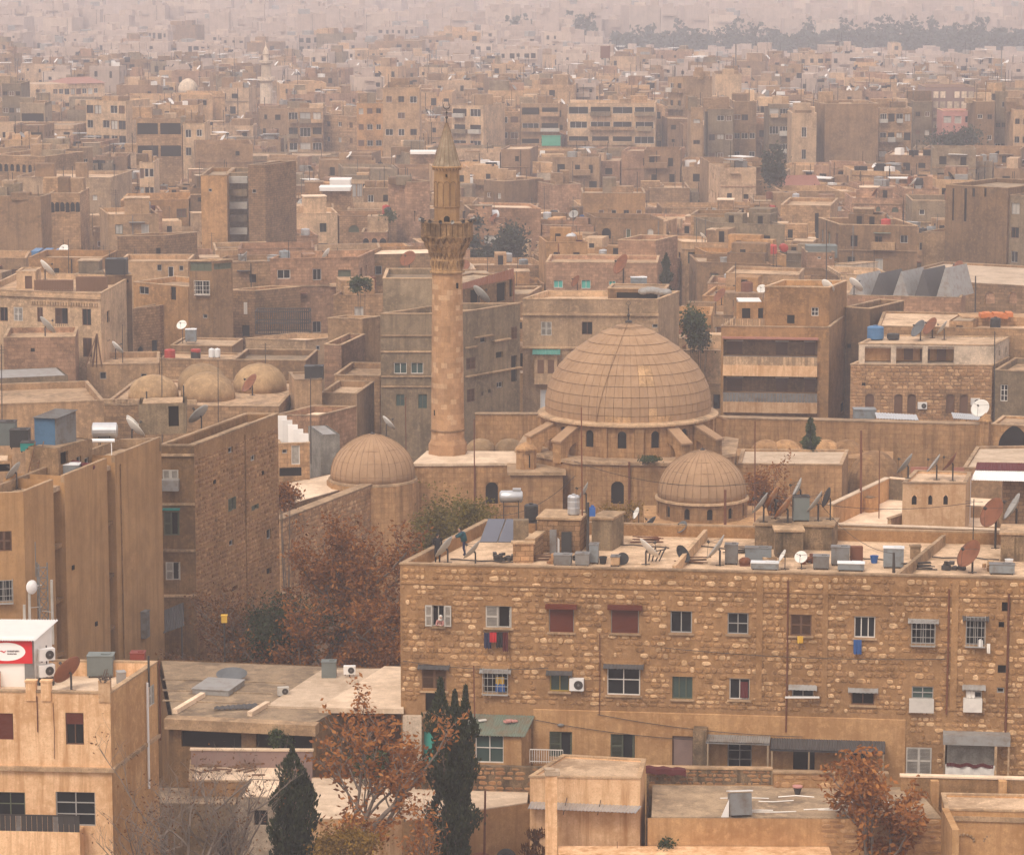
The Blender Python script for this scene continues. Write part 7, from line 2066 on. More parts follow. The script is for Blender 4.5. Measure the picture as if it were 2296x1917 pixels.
for (x,mt,lab) in ((1225,'tank_blue','blue round tank at the left end of the loggia roof'),(1330,'tank_black','dark low tank on the loggia roof beside the blue one')):
 p=P(*t('f',x,950),m4bz-0.1);water_tank((p.x,p.y,m4bz-0.1),0.8 if mt=='tank_blue' else 0.6,1.2 if mt=='tank_blue' else 0.5,mt,lab,0.1)
for (x,y,dia,az,mt,lab) in ((1490,955,1.9,200,'dish_dark','dark grey dish on the loggia roof'),(1560,940,1.9,200,'dish_rust','brown dish on the loggia roof'),(1630,950,1.6,160,'dish_grey','grey dish on the loggia roof right of the brown one')):
 p=P(*t('f',x,y),m4bz-0.1);dish((p.x,p.y,m4bz-0.1),dia,az,35,mt,lab,1.0)
p=P(*t('f',1930,930),m4bz-0.1);water_tank((p.x,p.y,m4bz-0.1),0.5,1.3,'tank_black','black upright tank at the right end of the loggia roof',0.5)
for (x,y,lab) in ((1500,1358,'white air conditioner beside the second pair of arched windows'),(1812,1335,'grey air conditioner right of the arched windows')):
 tt,z_=onwall(*t('f',x,y),m4p[0],m4p[1]);p=wallM(m4p[0],m4p[1],tt,z_) @ Vector((0,-0.22,0));ac_unit(p,lab,0,0.85,0.62,0.36)
house('grey house with white framed window at the right edge beside the stone house',290,t('f',1930,1130),t('f',2130,1140),9,'wall_grey','roof_tan',940,f_((1960,1215,2005,1310,'w4','frame_white','glass'),),group=None)
house('low house with grey gabled porch on a sunlit roof at the right edge',302,t('f',1240,872),t('f',2140,890),12,'wall_sand','roof_pale',955,group=None,ph=0.1)
house('small gabled porch room under a grey slab beside the orange tarpaulin',301,t('f',1660,838),t('f',1800,842),t('f',1860,805),'wall_sand','roof_grey',880,f_((1700,868,1740,892,'dark'),),group=None,ph=0.0,name='roof_room',cat='hut',hold=False,z0=8)
# palm hidden shed with sawtooth grey roofs
sw0=PD(*t('f',1060,700),350)
saw,sp_,sz_=house('long house carrying a row of grey sawtooth roof lights',352,t('f',1060,690),t('f',1730,705),10,'wall_pink','roof_tan',760,name='sawtooth_house',group=None,ph=0.1)
for k in range(5):
 mb=MB();L=(Vector(sp_[1])-Vector(sp_[0])).length;x=L*(k+0.05)/5.2;w=L/5.2*0.75;M=wallM(sp_[0],sp_[1],x,sz_-0.1)
 hgt=2.4+0.25*k;v=[(0,0.3,0),(w,0.3,0),(w*0.5,0.5,hgt),(w*0.5+1.2,6,0),(w*1.5+1.2,6,0),(w+1.2,6,hgt)]
 mb.add([tuple(M @ Vector(q)) for q in v],[(0,1,2),(5,4,3),(1,4,5,2),(0,2,5,3),(0,3,4,1)]);mb.build('roof_light','sheet_dark' if k % 2 else 'sheet_grey',saw)
house('long pale flat roofed hall with blind arches at the right edge',385,t('f',1260,590),t('f',2180,640),22,'wall_sand','roof_white',760,f_((1870,672,1930,735,'arch','frame_grey','wall_pink'),(2010,672,2060,735,'arch','frame_grey','wall_pink')),name='market_hall',cat='building',group=None,ph=0.2)
house('brick house carrying a dark square steel tank, right of the cypress',395,t('f',820,440),t('f',985,440),7,'wall_pink','roof_tan',600,f_((885,460,905,475,'small','frame_white'),(955,460,972,475,'small','frame_white')),group=None)
p=PD(*t('f',905,445),398);T_=box_tank((p.x,p.y,p.z-0.5),3.9,2.5,1.5,'tank_green','large dark rectangular steel tank on the brick house',lid='tank_green')
house('white plastered house behind the brick tank house',405,t('f',990,505),t('f',1085,510),t('f',1240,495),'wall_white','roof_white',590,group=None)
house('white roofed low house with wide glazed front at upper right',440,t('f',1100,345),t('f',1365,345),9,'wall_cream','roof_pale',430,f_((1150,370,1210,425,'w1','frame_white','glass_green'),(1218,370,1270,425,'w1','frame_white','glass_green'),(1280,370,1360,425,'w1','frame_white','glass_green')),group=None)
house('tall plain grey house with one small window at upper right',425,t('f',1500,320),t('f',1680,320),t('f',1870,285),'wall_buff','roof_tan',520,f_((1660,380,1684,402,'dark'),),group=None)
house('broad plain stone house with three dark openings right of the cypress',455,t('f',668,160),t('f',960,165),t('f',1005,120),'wall_sand','roof_tan',350,f_((705,275,735,308,'small'),(800,270,825,305,'dark'),(868,205,892,320,'dark'),(912,265,935,308,'dark')),group=None)
house('square pale parapet house with blank front above the balcony apartment house',420,t('f',140,215),t('f',408,215),t('f',440,190),'wall_sand','roof_tan',355,group=None)
house('dark brown tower house with full height chimney slots at upper right',420,t('f',1640,40),t('f',2005,60),14,'wall_brown','roof_grey',280,f_((1675,60,1690,250,'dark'),(1745,60,1765,255,'dark'),(1795,60,1812,110,'dark'),(1865,60,1880,110,'dark')),name='tower_house',group=None)
house('brown house with balconies at the right edge beside the slotted tower house',415,t('f',2010,100),t('f',2180,110),10,'wall_grey','roof_tan',440,grid=(2,4,1.2,1.5,1.0,3.2),group=None)
house('stone house with three teal windows behind the cream building',388,t('e',1245,495),t('e',1900,500),9,'wall_pink','roof_tan',690,e_((1290,600,1345,645,'w2','frame_white','teal_door'),(1453,600,1507,650,'w2','frame_white','teal_door'),(1615,605,1655,630,'w2','frame_white','teal_door')),group=None)
house('taller stone house with two shuttered windows above the teal windowed one',397,t('e',1670,365),t('e',1890,370),t('e',2020,340),'wall_pink','roof_tan',490,e_((1730,455,1765,505,'louv','frame_grey','dark'),(1820,455,1855,505,'louv','frame_grey','dark')),group=None)
# a tiny white dome behind the minaret balcony
c=PD(1049,600,402);sd3=thing('dome_lantern','tiny white domed kiosk on posts behind the minaret balcony','dome',(c.x,c.y,0))
mb=MB();mb.lathe((c.x,c.y,c.z-0.5),[(1.0,0),(0.95,0.35),(0.8,0.7),(0.5,0.98),(0.15,1.12),(0.01,1.2)],16);mb.build('dome','wall_white',sd3,smooth=True)
mb=MB();mb.lathe((c.x,c.y,c.z-0.75),[(1.7,0),(1.6,0.2),(1.0,0.3)],16);mb.build('eaves','rust',sd3)
mb=MB()
for k in range(6):
 a=2*pi*k/6;mb.box((c.x+1.2*cos(a),c.y+1.2*sin(a),(c.z-0.75)/2),(0.22,0.22,c.z-0.75))
mb.build('posts','wall_cream',sd3)
# ---- left middle distance
m5,m5p,m5z=house('cream stone townhouse with balconies and brown roof screens at the left edge',320,(-40,650),t('d',592,682),t('d',778,578),'wall_cream','roof_tan',800,
 d_((82,760,133,838,'louv','shutter_grey','dark'),(220,760,252,845,'louv','frame_brown','dark'),(325,765,398,855,'half','frame_brown','glass'),(485,770,535,865,'w2','frame_brown','glass'),(490,940,540,1050,'louv','frame_brown','dark'),(0,760,45,840,'w2','frame_brown','glass')),d_((630,775,645,855,'dark'),(632,945,648,965,'dark')),name='stone_townhouse',group=None)
r_=atan2(m5p[1][1]-m5p[0][1],m5p[1][0]-m5p[0][0]);L=(Vector(m5p[1])-Vector(m5p[0])).length
zz=onwall(*t('d',200,690),m5p[0],m5p[1])[1];M=wallM(m5p[0],m5p[1],0,zz);mb=MB();mb.box(M @ Vector((L/2,-0.12,0)),(L+0.2,0.28,0.25),r_);mb.build('cornice','coping',m5)
zz=onwall(*t('d',200,732),m5p[0],m5p[1])[1]
for k in range(26):
 M=wallM(m5p[0],m5p[1],L*(0.42+0.57*k/26),zz);mb=MB();mb.box(M @ Vector((0,-0.08,0)),(0.18,0.2,0.35),r_);mb.build('corbel','coping',m5)
h=pxholes(m5p[0],m5p[1],d_((285,860,422,898)))[0];M=wallM(m5p[0],m5p[1],h[0],h[1]);mb=MB();mb.box(M @ Vector(((h[2]-h[0])/2,-0.45,0.05)),(h[2]-h[0],0.9,0.15),r_)
for k in range(12):
 mb.box(M @ Vector(((h[2]-h[0])*k/11,-0.88,0.5)),(0.04,0.04,0.8),r_)
mb.build('balcony','metal_dark',m5)
for (x0,x1,y0,y1,lab) in ((205,425,598,662,'brown slatted screen on the cream townhouse roof, nearer the left edge'),(450,628,578,665,'brown slatted screen on the cream townhouse roof, by the black tank')):
 a,b=PD(*t('d',x0,y1),323),PD(*t('d',x1,y1),323);zt_=PD(*t('d',x0,y0),323).z;mb=MB()
 for k in range(24):
  p=a.lerp(b,k/23);mb.box((p.x,p.y,(a.z+zt_)/2),((b.x-a.x)/24*0.8,0.06,zt_-a.z))
 mb.box(((a.x+b.x)/2,323.6,(a.z+zt_)/2),(b.x-a.x,0.9,zt_-a.z-0.2));tag(mb.build('slatted_screen','wood'),lab,'screen')
house('small stair room with brown door on the cream townhouse',325,t('d',95,552),t('d',208,552),4,'wall_cream','roof_pale',660,d_((148,575,188,660,'door','frame_brown','frame_brown'),),name='roof_room',cat='hut',group=None,z0=m5z-0.5,hold=False,ph=0.05)
p=PD(*t('d',688,568),330);mb=MB();box_tank((p.x,p.y,p.z),2.2,2.0,1.6,'tank_black','black square tank on the buff stair tower left of the tall brown tower',lid='tank_black')
house('buff stair tower under the black square tank',329,t('d',632,575),t('d',775,572),6,'wall_brown','roof_tan',1000,d_((742,598,758,615,'dark'),),name='stair_tower',group=None)
house('tall brown tower house with green netted top storey',334,t('d',1112,488),t('d',1250,490),t('d',1368,480),'wall_brown','roof_pale',900,d_((1148,605,1235,682,'cage','frame_white','dark'),(1195,800,1220,825,'small'),(1115,495,1245,545,'w3','frame_green','frame_green')),d_((1260,495,1362,540,'w3','frame_green','frame_green'),),name='tower_house',group=None,ph=0.1)
house('rough stone house with iron cage terrace right of the brown tower',352,t('d',1330,660),t('d',1500,665),t('d',1768,640),'wall_stone','roof_tan',950,d_((1425,865,1468,930,'dark'),(1435,730,1455,800,'louv','frame_white','dark')),group=None)
a=PD(*t('d',1505,920),347);b=PD(*t('d',1820,905),347);zt_=PD(*t('d',1505,785),347).z;T_=thing('iron_cage','black iron cage of railings on a terrace beside the rough stone house','cage',a)
mb=MB()
for k in range(26):
 p=a.lerp(b,k/25);mb.box((p.x,p.y,(a.z+zt_)/2),(0.09,0.09,zt_-a.z));mb.box((p.x,p.y+3,(a.z+zt_)/2),(0.09,0.09,zt_-a.z))
mb.build('bars','metal_dark',T_);mb=MB()
for zz in (a.z+0.1,(a.z+zt_)/2,zt_):
 mb.bar((a.x,a.y,zz),(b.x,b.y,zz),0.12);mb.bar((a.x,a.y+3,zz),(b.x,b.y+3,zz),0.12);mb.bar((a.x,a.y,zz),(a.x,a.y+3,zz),0.12);mb.bar((b.x,b.y,zz),(b.x,b.y+3,zz),0.12)
mb.build('rails','metal_dark',T_);mb=MB();mb.box(((a.x+b.x)/2,a.y+1.6,a.z/2),(b.x-a.x+0.4,3.4,a.z));mb.build('terrace_base','wall_brown',T_)
house('pale flat topped house with three small windows above the orange wall',362,t('d',700,492),t('d',1105,492),8,'wall_buff','roof_tan',610,d_((925,508,952,545,'small'),(990,520,1022,590,'door','frame_white','dark'),(1055,515,1080,545,'small')),group=None)
house('orange plastered house front with a shaded door left of the brown tower',346,t('d',785,612),t('d',1105,640),7,'wall_ochre','roof_tan',720,d_((820,640,875,680,'w2','frame_grey','glass'),(1005,640,1035,715,'dark')),group=None)
house('round cornered stone house with two tall patches above the pale flat house',384,t('d',690,345),t('d',972,340),t('d',1160,320),'wall_stone','roof_tan',480,d_((920,410,945,465,'dark'),),group=None)
house('bulging stone house wall with two small doors left of the tall brown tower',340,t('d',775,770),t('d',942,752),t('d',1096,722),'wall_stone','roof_tan',1000,d_((810,985,845,1030,'archp','frame_grey','dark'),(895,950,930,1020,'dark')),group=None)
# high slab blocks
house('tall blank tan tower block left of a balcony recess, far left',424,t('a',1182,1035),t('a',1335,1035),14,'wall_ochre','roof_grey',545,[tr('a',1228,1112,1248,1130)+('small',)],name='tower_block',cat='building',group='old town tower blocks')
rec,rp,rz_=house('dark recess of stacked balconies between the two tan tower blocks',428,t('a',1332,1020),t('a',1462,1020),9,'wall_grey','roof_grey',545,(),name='balcony_stack',cat='building',group=None)
for k in range(5):
 y=1045+k*75;h=pxholes(rp[0],rp[1],[tr('a',1335,y,1458,y+30)])[0];M=wallM(rp[0],rp[1],h[0],h[1]);mb=MB();mb.box(M @ Vector(((h[2]-h[0])/2,-0.5,0.4)),(h[2]-h[0],1.0,0.9));mb.build('balcony','wall_grey' if k % 2 else 'shutter_grey',rec)
house('tall stone tower block with side wall right of the balcony recess',422,t('a',1460,975),t('a',1560,975),t('a',1742,950),'wall_stone','roof_grey',545,[tr('a',1485,1115,1508,1138)+('small',)],name='tower_block',cat='building',group='old town tower blocks')
# bath house with four domes
ba=PD(*t('d',610,1330),281);bz=ba.z
bath,bp,bz=house('bath house with four plastered domes and open block parapet',281,t('d',608,1335),t('d',1640,1345),16,'wall_sand','roof_tan',960,ph=0.15,name='bath_house',cat='building',group=None)
for (x,yb,yt,R,dd) in ((905,1320,1155,150,5.0),(1225,1320,1140,162,5.2),(1190,1262,1088,145,11.5),(1530,1275,1088,160,10.5)):
 u,v=t('d',x,yb);d0=281+dd;c=PD(u,v,d0);s=7000/d0;R_m=R*0.381/s
 hgt=PD(u,t('d',x,yt)[1],d0).z-(bz-0.2);mb=MB()
 mb.lathe((c.x,c.y,bz-0.2),[(R_m,0),(R_m*0.99,hgt*0.3),(R_m*0.9,hgt*0.55),(R_m*0.72,hgt*0.76),(R_m*0.45,hgt*0.92),(R_m*0.15,hgt*0.99),(0.01,hgt)],28);o=mb.build('dome','dome_plaster',bath,smooth=True)
 if x==1530:
  mb=MB();mb.box((c.x-0.9,c.y-R_m*0.93,bz+0.6),(0.5,0.4,0.6));mb.build('niche','dark',o)  # dark block drawn for the shade inside a niche
mb=MB()
for k in range(60):
 h=pxholes(bp[0],bp[1],[tr('d',615+k*9,1345,620+k*9,1380)])[0];M=wallM(bp[0],bp[1],h[0],bz+0.12)
 inst('parapet_block',cached(('pbk',),lambda: (lambda q: (q.box((0,0,0.22),(0.34,0.25,0.42)),q.mesh('parapet_block','wall_cream'))[1])(MB())),M @ Matrix.Translation((0,0.15,0)),bath)
# houses between the bath and the townhouse
house('long plain sand house with two small windows behind the four domes',311,t('d',512,1098),t('d',935,1092),9,'wall_buff','roof_tan',905,d_((588,1140,625,1182,'small'),(830,1150,865,1182,'small')),group=None)
house('low house carrying red, black and pale tanks behind the four domes',311.5,t('d',940,1064),t('d',1372,1070),5,'wall_sand','roof_tan',1160,group=None,ph=0.1)
house('low house with flat roof under the cream dish behind the four domes',318,t('d',1005,985),t('d',1365,990),6,'wall_brown','roof_pale',1050,group=None,ph=0.1)
house('small house under the black tank right of the four domes',283,t('d',1735,1188),t('d',1895,1184),5,'wall_buff','roof_tan',1260,group=None,ph=0.1)
house('whitewashed flat house with two square windows behind the four domes',327,t('d',1445,945),t('d',1800,958),t('d',2095,925),'wall_cream','roof_white',1080,d_((1858,985,1880,1010,'small'),),d_((1915,990,1942,1012,'small'),),group=None)
house('long low house with flat grey roof edge right behind the domes',305,t('d',1370,1070),t('d',1800,1075),8,'wall_brown','roof_grey',1160,d_((1620,1130,1655,1160,'arch','frame_grey','dark'),),group=None)
house('pink plastered low house below the cream townhouse',306,t('d',20,940),t('d',440,935),8,'wall_pink','roof_tan',1110,d_((180,1000,205,1022,'dark'),),group=None)
house('flat grey sheet roofed shed at the left edge',296,(-30,t('d',0,1180)[1]),t('d',400,1160),6,'wall_grey','sheet_grey',870,name='sheet_shed',cat='shed',group=None,ph=0.0)
house('buff house with sloping parapet left of the four domes',262,(-30,t('d',0,1335)[1]),t('d',610,1310),12,'wall_buff','roof_tan',930,group=None)
house('pink stone house with stepped white shed behind the brown rubble block',262,t('d',1620,1395),t('d',1880,1400),t('d',2098,1345),'wall_pink','roof_white',1000,group=None)
house('plain house with large pale wall right of the four domes',285,t('d',1885,1265),t('d',2100,1270),8,'wall_buff','roof_pale',950,group=None)
house('low plastered house with dark window left of the grey-green building',297,t('e',0,1160),t('e',265,1165),9,'wall_sand','roof_tan',940,e_((80,1205,135,1250,'small'),),group=None)
house('plain house with blank walls left of the blank grey roof storey',306,t('e',-60,980),t('e',40,985),t('e',180,920),'wall_pink','roof_tan',870,group=None)
house('tan house with drain pipe left of the grey-green building',315,t('e',-40,825),t('e',165,830),t('e',272,815),'wall_buff','roof_tan',930,group=None)
house('grey sheet clad shed left of the reddish dome',256,t('g',1888,250),t('g',2000,245),5,'wall_bluegrey','sheet_grey',1050,name='sheet_shed',cat='shed',group=None,ph=0.0)
# stepped white shed roofs beside the rubble block
a=PD(*t('g',1625,160),250);T_=thing('stepped_sheets','stepped white sheet roofs above the brown rubble block','sheet roof',(a.x,a.y,0))
for k in range(5):
 p=PD(*t('g',1660+32*k,180+26*k),250-k*0.3);q_=PD(*t('g',1660+32*k,300),250-k*0.3);mb=MB();mb.box((p.x,p.y,(p.z+q_.z)/2+0.3),(0.78,0.12,p.z-q_.z+0.6));mb.build('white_sheet','sheet_white',T_)
house('small house with balcony ledge under the stepped white sheets',248,t('g',1640,305),t('g',1822,300),5,'wall_sand','roof_tan',1100,[tr('g',1660,335,1690,360)+('small',),tr('g',1715,310,1765,425)+('door','frame_white','wall_bluegrey'),tr('g',1645,440,1775,495)+('dark',)],group=None)
# ---- the far row of apartment houses
FAR=[  # label, d, A, B, depth, wall, roof, vbot, grid
 ('cream apartment house with deep balconies left of the minaret tip',640,t('a',1690,640),t('a',1900,640),12,'wall_buff',900*.381,(3,4,2.0,1.9,0.8,3.1,'dark')),
 ('long cream apartment wing beside the deep balconied house',645,t('a',1900,680),t('a',2100,690),12,'wall_sand',890*.381,(3,3,1.0,1.1,1.2,3.2)),
 ('tall apartment house with green awnings left of the minaret tip',615,t('b',285,520),t('b',500,520),12,'wall_buff',740*.381,(3,3,1.4,1.3,1.6,3.2)),
 ('lower apartment wing left of the tall awning house',630,t('b',130,610),t('b',285,610),12,'wall_ochre',860*.381,(3,3,1.1,1.2,1.0,3.2)),
 ('apartment house with pale balcony bands right of the minaret tip',640,t('b',690,620),t('b',876,625),10,'wall_cream',850*.381,(2,3,3.0,1.5,0.7,3.2,'dark')),
 ('brown apartment house between two dark gaps right of the minaret',650,t('b',905,660),t('b',1090,660),10,'wall_sand',860*.381,(3,3,1.5,1.3,1.0,3.2)),
 ('apartment house with teal awning over its lowest balcony',645,t('b',1098,612),t('b',1325,612),10,'wall_buff',850*.381,(2,3,3.6,1.5,0.8,3.2,'dark')),
 ('wide cream apartment house with four rows of long balconies',640,t('b',1372,610),t('b',1890,612),12,'wall_cream',870*.381,(4,4,4.2,1.5,0.7,3.0,'dark')),
 ('slim cream stair tower above the wide apartment house',660,t('c',5,455),t('c',95,460),8,'wall_buff',690*.381,(2,4,1.2,1.6,1.2,3.6,'dark')),
 ('square cream block carrying a tall mast',690,t('c',282,440),t('c',438,440),12,'wall_cream',540*.381,(2,1,1.0,1.2,4.5,3.2)),
 ('narrow pale tower block beside a dark shaft',600,t('c',140,635),t('c',210,635),12,'wall_buff',900*.381,(1,3,1.2,0.8,2.2,4.0)),
 ('wide brown apartment house with awnings right of the dark shaft',605,t('c',240,645),t('c',390,645),12,'wall_grey',920*.381,(3,4,1.3,1.2,1.2,3.6)),
 ('brown apartment house with a white dish on top',612,t('c',392,600),t('c',525,600),12,'wall_brown',930*.381,(3,3,1.3,1.2,2.5,3.6)),
 ('grey apartment house with balconies behind the slim cream tower',600,t('c',600,615),t('c',720,615),12,'wall_grey',900*.381,(2,5,2.2,1.5,0.8,3.4,'dark')),
 ('slim cream tower with stepped shoulder before the brown slab',585,t('c',735,670),t('c',880,670),10,'wall_cream',960*.381,(1,4,0.9,2.0,2.5,4.2)),
 ('great blank brown slab block at upper right',590,t('c',930,615),t('c',1245,612),14,'wall_brown',950*.381,None),
 ('ragged balcony block right of the brown slab',600,t('c',1250,640),t('c',1440,640),12,'wall_sand',860*.381,(4,4,1.3,1.5,1.0,3.6,'dark')),
 ('dun apartment block between the balcony block and the white panelled one',620,t('c',1450,600),t('c',1560,600),12,'wall_grey',830*.381,(2,3,1.0,1.0,2.0,3.6)),
 ('plain brown tower right of the white panelled block',600,t('c',1815,600),t('c',1930,600),12,'wall_brown',860*.381,(2,3,0.9,1.0,2.4,4.0)),
 ('tall grey-brown tower near the right edge',605,t('c',1935,540),t('c',2005,540),12,'wall_grey',860*.381,(2,4,1.0,1.0,2.0,4.0)),
 ('buff tower cut by the right edge',595,t('c',2040,650),t('c',2180,650),12,'wall_buff',860*.381,(3,4,1.1,1.2,1.6,3.4)),
 ('dark grey tower at the left edge below the far cream blocks',640,t('a',10,495),t('a',122,495),12,'wall_grey',690*.381,(3,4,1.0,1.0,1.5,3.4)),
 ('dark house with wide open loggia at upper left',620,t('a',118,610),t('a',262,610),10,'wall_grey',720*.381,(1,1,9.5,5.0,2.0,3.4,'dark')),
 ('white apartment house with stacked dark balconies at upper left',610,t('a',505,595),t('a',740,600),10,'wall_cream',720*.381,(5,4,1.5,1.7,0.8,2.9)),
 ('house with a long dark upper gallery at upper left',560,t('a',800,700),t('a',1070,700),10,'wall_sand',820*.381,(2,2,6.0,2.2,0.8,4.0,'dark')),
 ('pale house front beside the long gallery',555,t('a',1075,730),t('a',1205,730),10,'wall_cream',830*.381,(2,2,1.2,1.4,1.0,3.2)),
 ('broad blank buff house at the left, below the gallery house',520,t('a',300,890),t('a',545,870),12,'wall_buff',1010*.381,(3,1,0.9,0.9,1.8,3.0)),
 ('sand house with round headed row of windows at the left edge',500,(-20,915*.381),t('a',262,925),12,'wall_sand',1010*.381,(9,1,0.7,1.3,1.3,3.0,'arch')),
 ('long low cream hall with three small windows at left',480,t('a',90,1045),t('a',650,1050),14,'wall_cream',1140*.381,(3,1,0.8,0.9,2.6,3.0)),
 ('arched stone house below the long cream hall',440,t('a',290,1140),t('a',470,1140),10,'wall_sand',1230*.381,(6,1,0.7,1.5,1.2,3.0,'archp')),
 ('brown slab tower at left rising beside the arched house',425,t('d',240,110),t('d',300,95),8,'wall_brown',430*.381+400,None),
 ('tall narrow cream house with shuttered front at left',500,t('a',820,960),t('a',905,960),8,'wall_cream',1040*.381,(3,2,0.7,1.6,0.9,3.0)),
 ('red brick house with dark framed loggia right of the minaret top',520,t('b',880,1060),t('b',1000,1070),9,'wall_brown',1200*.381,(2,1,0.9,0.9,2.0,3.0)),
 ('white fronted house with blank gable right of the minaret top',545,t('b',1195,1020),t('b',1285,1020),9,'wall_white',1100*.381,None),
 ('brick house with cantilevered wooden porch right of the minaret top',515,t('b',1290,1090),t('b',1450,1085),9,'wall_pink',1180*.381,None),
 ('two storey buff house with long cornice at centre right',490,t('b',1460,1140),t('b',1830,1140),10,'wall_ochre',1260*.381,(5,1,0.9,1.0,2.6,3.0)),
 ('large blank buff house above the two storey cornice house',540,t('b',1855,1110),t('b',2090,1110),12,'wall_sand',1200*.381,None),
 ('white fronted kiosk house with sheet roof left of the minaret top',560,t('b',445,905),t('b',590,900),6,'wall_grey',970*.381,(2,1,2.2,1.6,0.6,3.0,'dark')),
 ('dark gabled open barn left of the minaret top',480,t('b',170,1110),t('b',430,1110),9,'wall_buff',1200*.381,(3,1,0.9,1.2,1.0,3.0,'dark')),
 ('house with a row of three dark bays beside the white vaulted roof',510,t('b',95,1062),t('b',200,1062),8,'wall_cream',1120*.381,(3,1,0.9,2.2,0.6,3.0,'dark')),
 ('small house with three arched windows left of the minaret balcony',440,t('e',160,320),t('e',310,320),6,'wall_pink',390*.381+400,(3,1,0.9,1.7,0.8,3.0,'arch')),
 ('tall pillar-like house end just left of the minaret top',455,t('b',440,1075),t('b',560,1070),7,'wall_pink',1250*.381,None),
]
FT={}
for (lab,dd,A,B,dep,wm,vb,gd) in FAR:
 rm={'wall_cream': 'roof_pale','wall_white': 'roof_white'}.get(wm,'roof_tan')
 r=house(lab,dd,A,B,dep,wm,rm,vb,grid=gd,name='apartment_house' if dd >= 585 else 'town_house',group='apartment houses on the skyline of the old town' if dd >= 585 else 'houses of the old town')
 FT[lab]=r
 T,poly,z=r;L=(Vector(poly[1])-Vector(poly[0])).length
 if dd>400:                                   # rooms, tanks and poles crowd the roof line
  for k in range(RG.randint(2,4)):
   x=L*RG.random();w=RG.uniform(1.5,4);h=RG.uniform(0.9,2.6);M=wallM(poly[0],poly[1],min(x,L-w*0.5),z-0.5);mb=MB();mb.box(M @ Vector((0,RG.uniform(2,7),h/2)),(w,RG.uniform(1.5,3),h));mb.build('roof_room',RG.choice(('wall_buff','wall_grey','wall_sand','wall_brown','wall_cream')),T)
  for k in range(RG.randint(1,3)):
   M=wallM(poly[0],poly[1],L*RG.random(),z-0.5);q=M @ Vector((0,RG.uniform(1,6),0));mb=MB();mb.tube([q,q+Vector((0,0,RG.uniform(1.5,4.5)))],0.06,4);mb.build('aerial','metal_dark',T)
for lab,(T,poly,z) in FT.items():       # balcony slabs and bands on the balconied fronts
 spec=[q for q in FAR if q[0]==lab][0]
 gd=spec[7]
 if gd and len(gd)>6 and gd[6]=='dark' and gd[0] <= 4 and spec[1]>580:
  L=(Vector(poly[1])-Vector(poly[0])).length;r_=atan2(poly[1][1]-poly[0][1],poly[1][0]-poly[0][0])
  for j in range(gd[1]):
   zz=z-gd[4]-j*gd[5]-gd[3];M=wallM(poly[0],poly[1],0,zz)
   for i in range(gd[0]):
    if RG.random()<0.85:
     mb=MB();w=L/gd[0];mb.box(M @ Vector((w*(i+0.5),-0.5,0.15)),(w*RG.choice((0.98,0.92,0.7)),1.0,RG.uniform(0.6,0.95)),r_);mb.build('balcony',RG.choice(('wall_cream','wall_buff','wall_sand','shutter_grey','wall_grey')),T)
# chequered white panel block
wp_,pp_,pz_=house('block faced with a grid of white panels on mauve at upper right',625,t('c',1520,515),t('c',1810,515),12,'door_mauve','roof_pale',760*.381,name='apartment_house',group=None)
r_=atan2(pp_[1][1]-pp_[0][1],pp_[1][0]-pp_[0][0]);L=(Vector(pp_[1])-Vector(pp_[0])).length
for j in range(4):
 for i in range(7):
  if (i,j) not in ((3,0),(3,2),(3,3),(6,3)):
   M=wallM(pp_[0],pp_[1],L*(i+0.5)/7,pz_-0.9-j*2.0);mb=MB();mb.box(M @ Vector((0,-0.05,-0.6)),(L/7*0.7,0.12,1.3),r_);mb.build('white_panel','wall_white',wp_)
house('pink rendered block below the white panels',610,t('c',1620,655),t('c',1805,655),8,'cloth_pink','roof_tan',760*.381,name='apartment_house',group=None,grid=(3,1,1.6,1.4,1.0,3))
# second minaret and white dome far left of centre
def fz(v,d):
 return PD(600,v,d).z
c=PD(597,200,800);fm_=thing('far_minaret','slender three-tiered pale minaret in the hazy distance','minaret',(c.x,c.y,0))
zz=[fz(v,800) for v in (244,181,176,142,138,128,110,92)]
mb=MB();mb.lathe((c.x,c.y,0),[(1.7,0),(1.6,zz[1]-0.6),(2.3,zz[1]),(2.3,zz[2]+0.3)],12);mb.build('lower_shaft','wall_white',fm_)
mb=MB();mb.lathe((c.x,c.y,0),[(1.3,zz[2]+0.3),(1.2,zz[3]-0.4),(1.8,zz[3]),(1.8,zz[4]+0.2)],12);mb.build('middle_shaft','wall_white',fm_)
mb=MB();mb.lathe((c.x,c.y,0),[(0.7,zz[4]+0.2),(0.65,zz[5]+0.5),(0.85,zz[5]+0.7),(0.5,zz[6]),(0.15,zz[6]+0.6),(0.03,zz[7])],12);mb.build('lantern','wall_white',fm_)
HAND.append(([(c.x-3,797),(c.x+3,797),(c.x+3,803),(c.x-3,803)],580,615,235,797))
c=PD(422,204,760);wd=thing('white_dome','white dome glowing over hazy rooftops at upper left','dome',(c.x,c.y,0))
mb=MB();mb.lathe((c.x,c.y,c.z),[(2.4,-0.6),(2.45,0.3),(2.3,1.1),(1.9,1.9),(1.3,2.5),(0.6,2.85),(0.02,3.0)],20);mb.build('dome','wall_white',wd,smooth=True)
mb=MB();mb.prism(ngon(c.x,c.y,2.6,8),0,c.z-0.55);mb.build('drum','wall_buff',wd)
HAND.append(([(c.x-3,757),(c.x+3,757),(c.x+3,763),(c.x-3,763)],400,445,206,757))
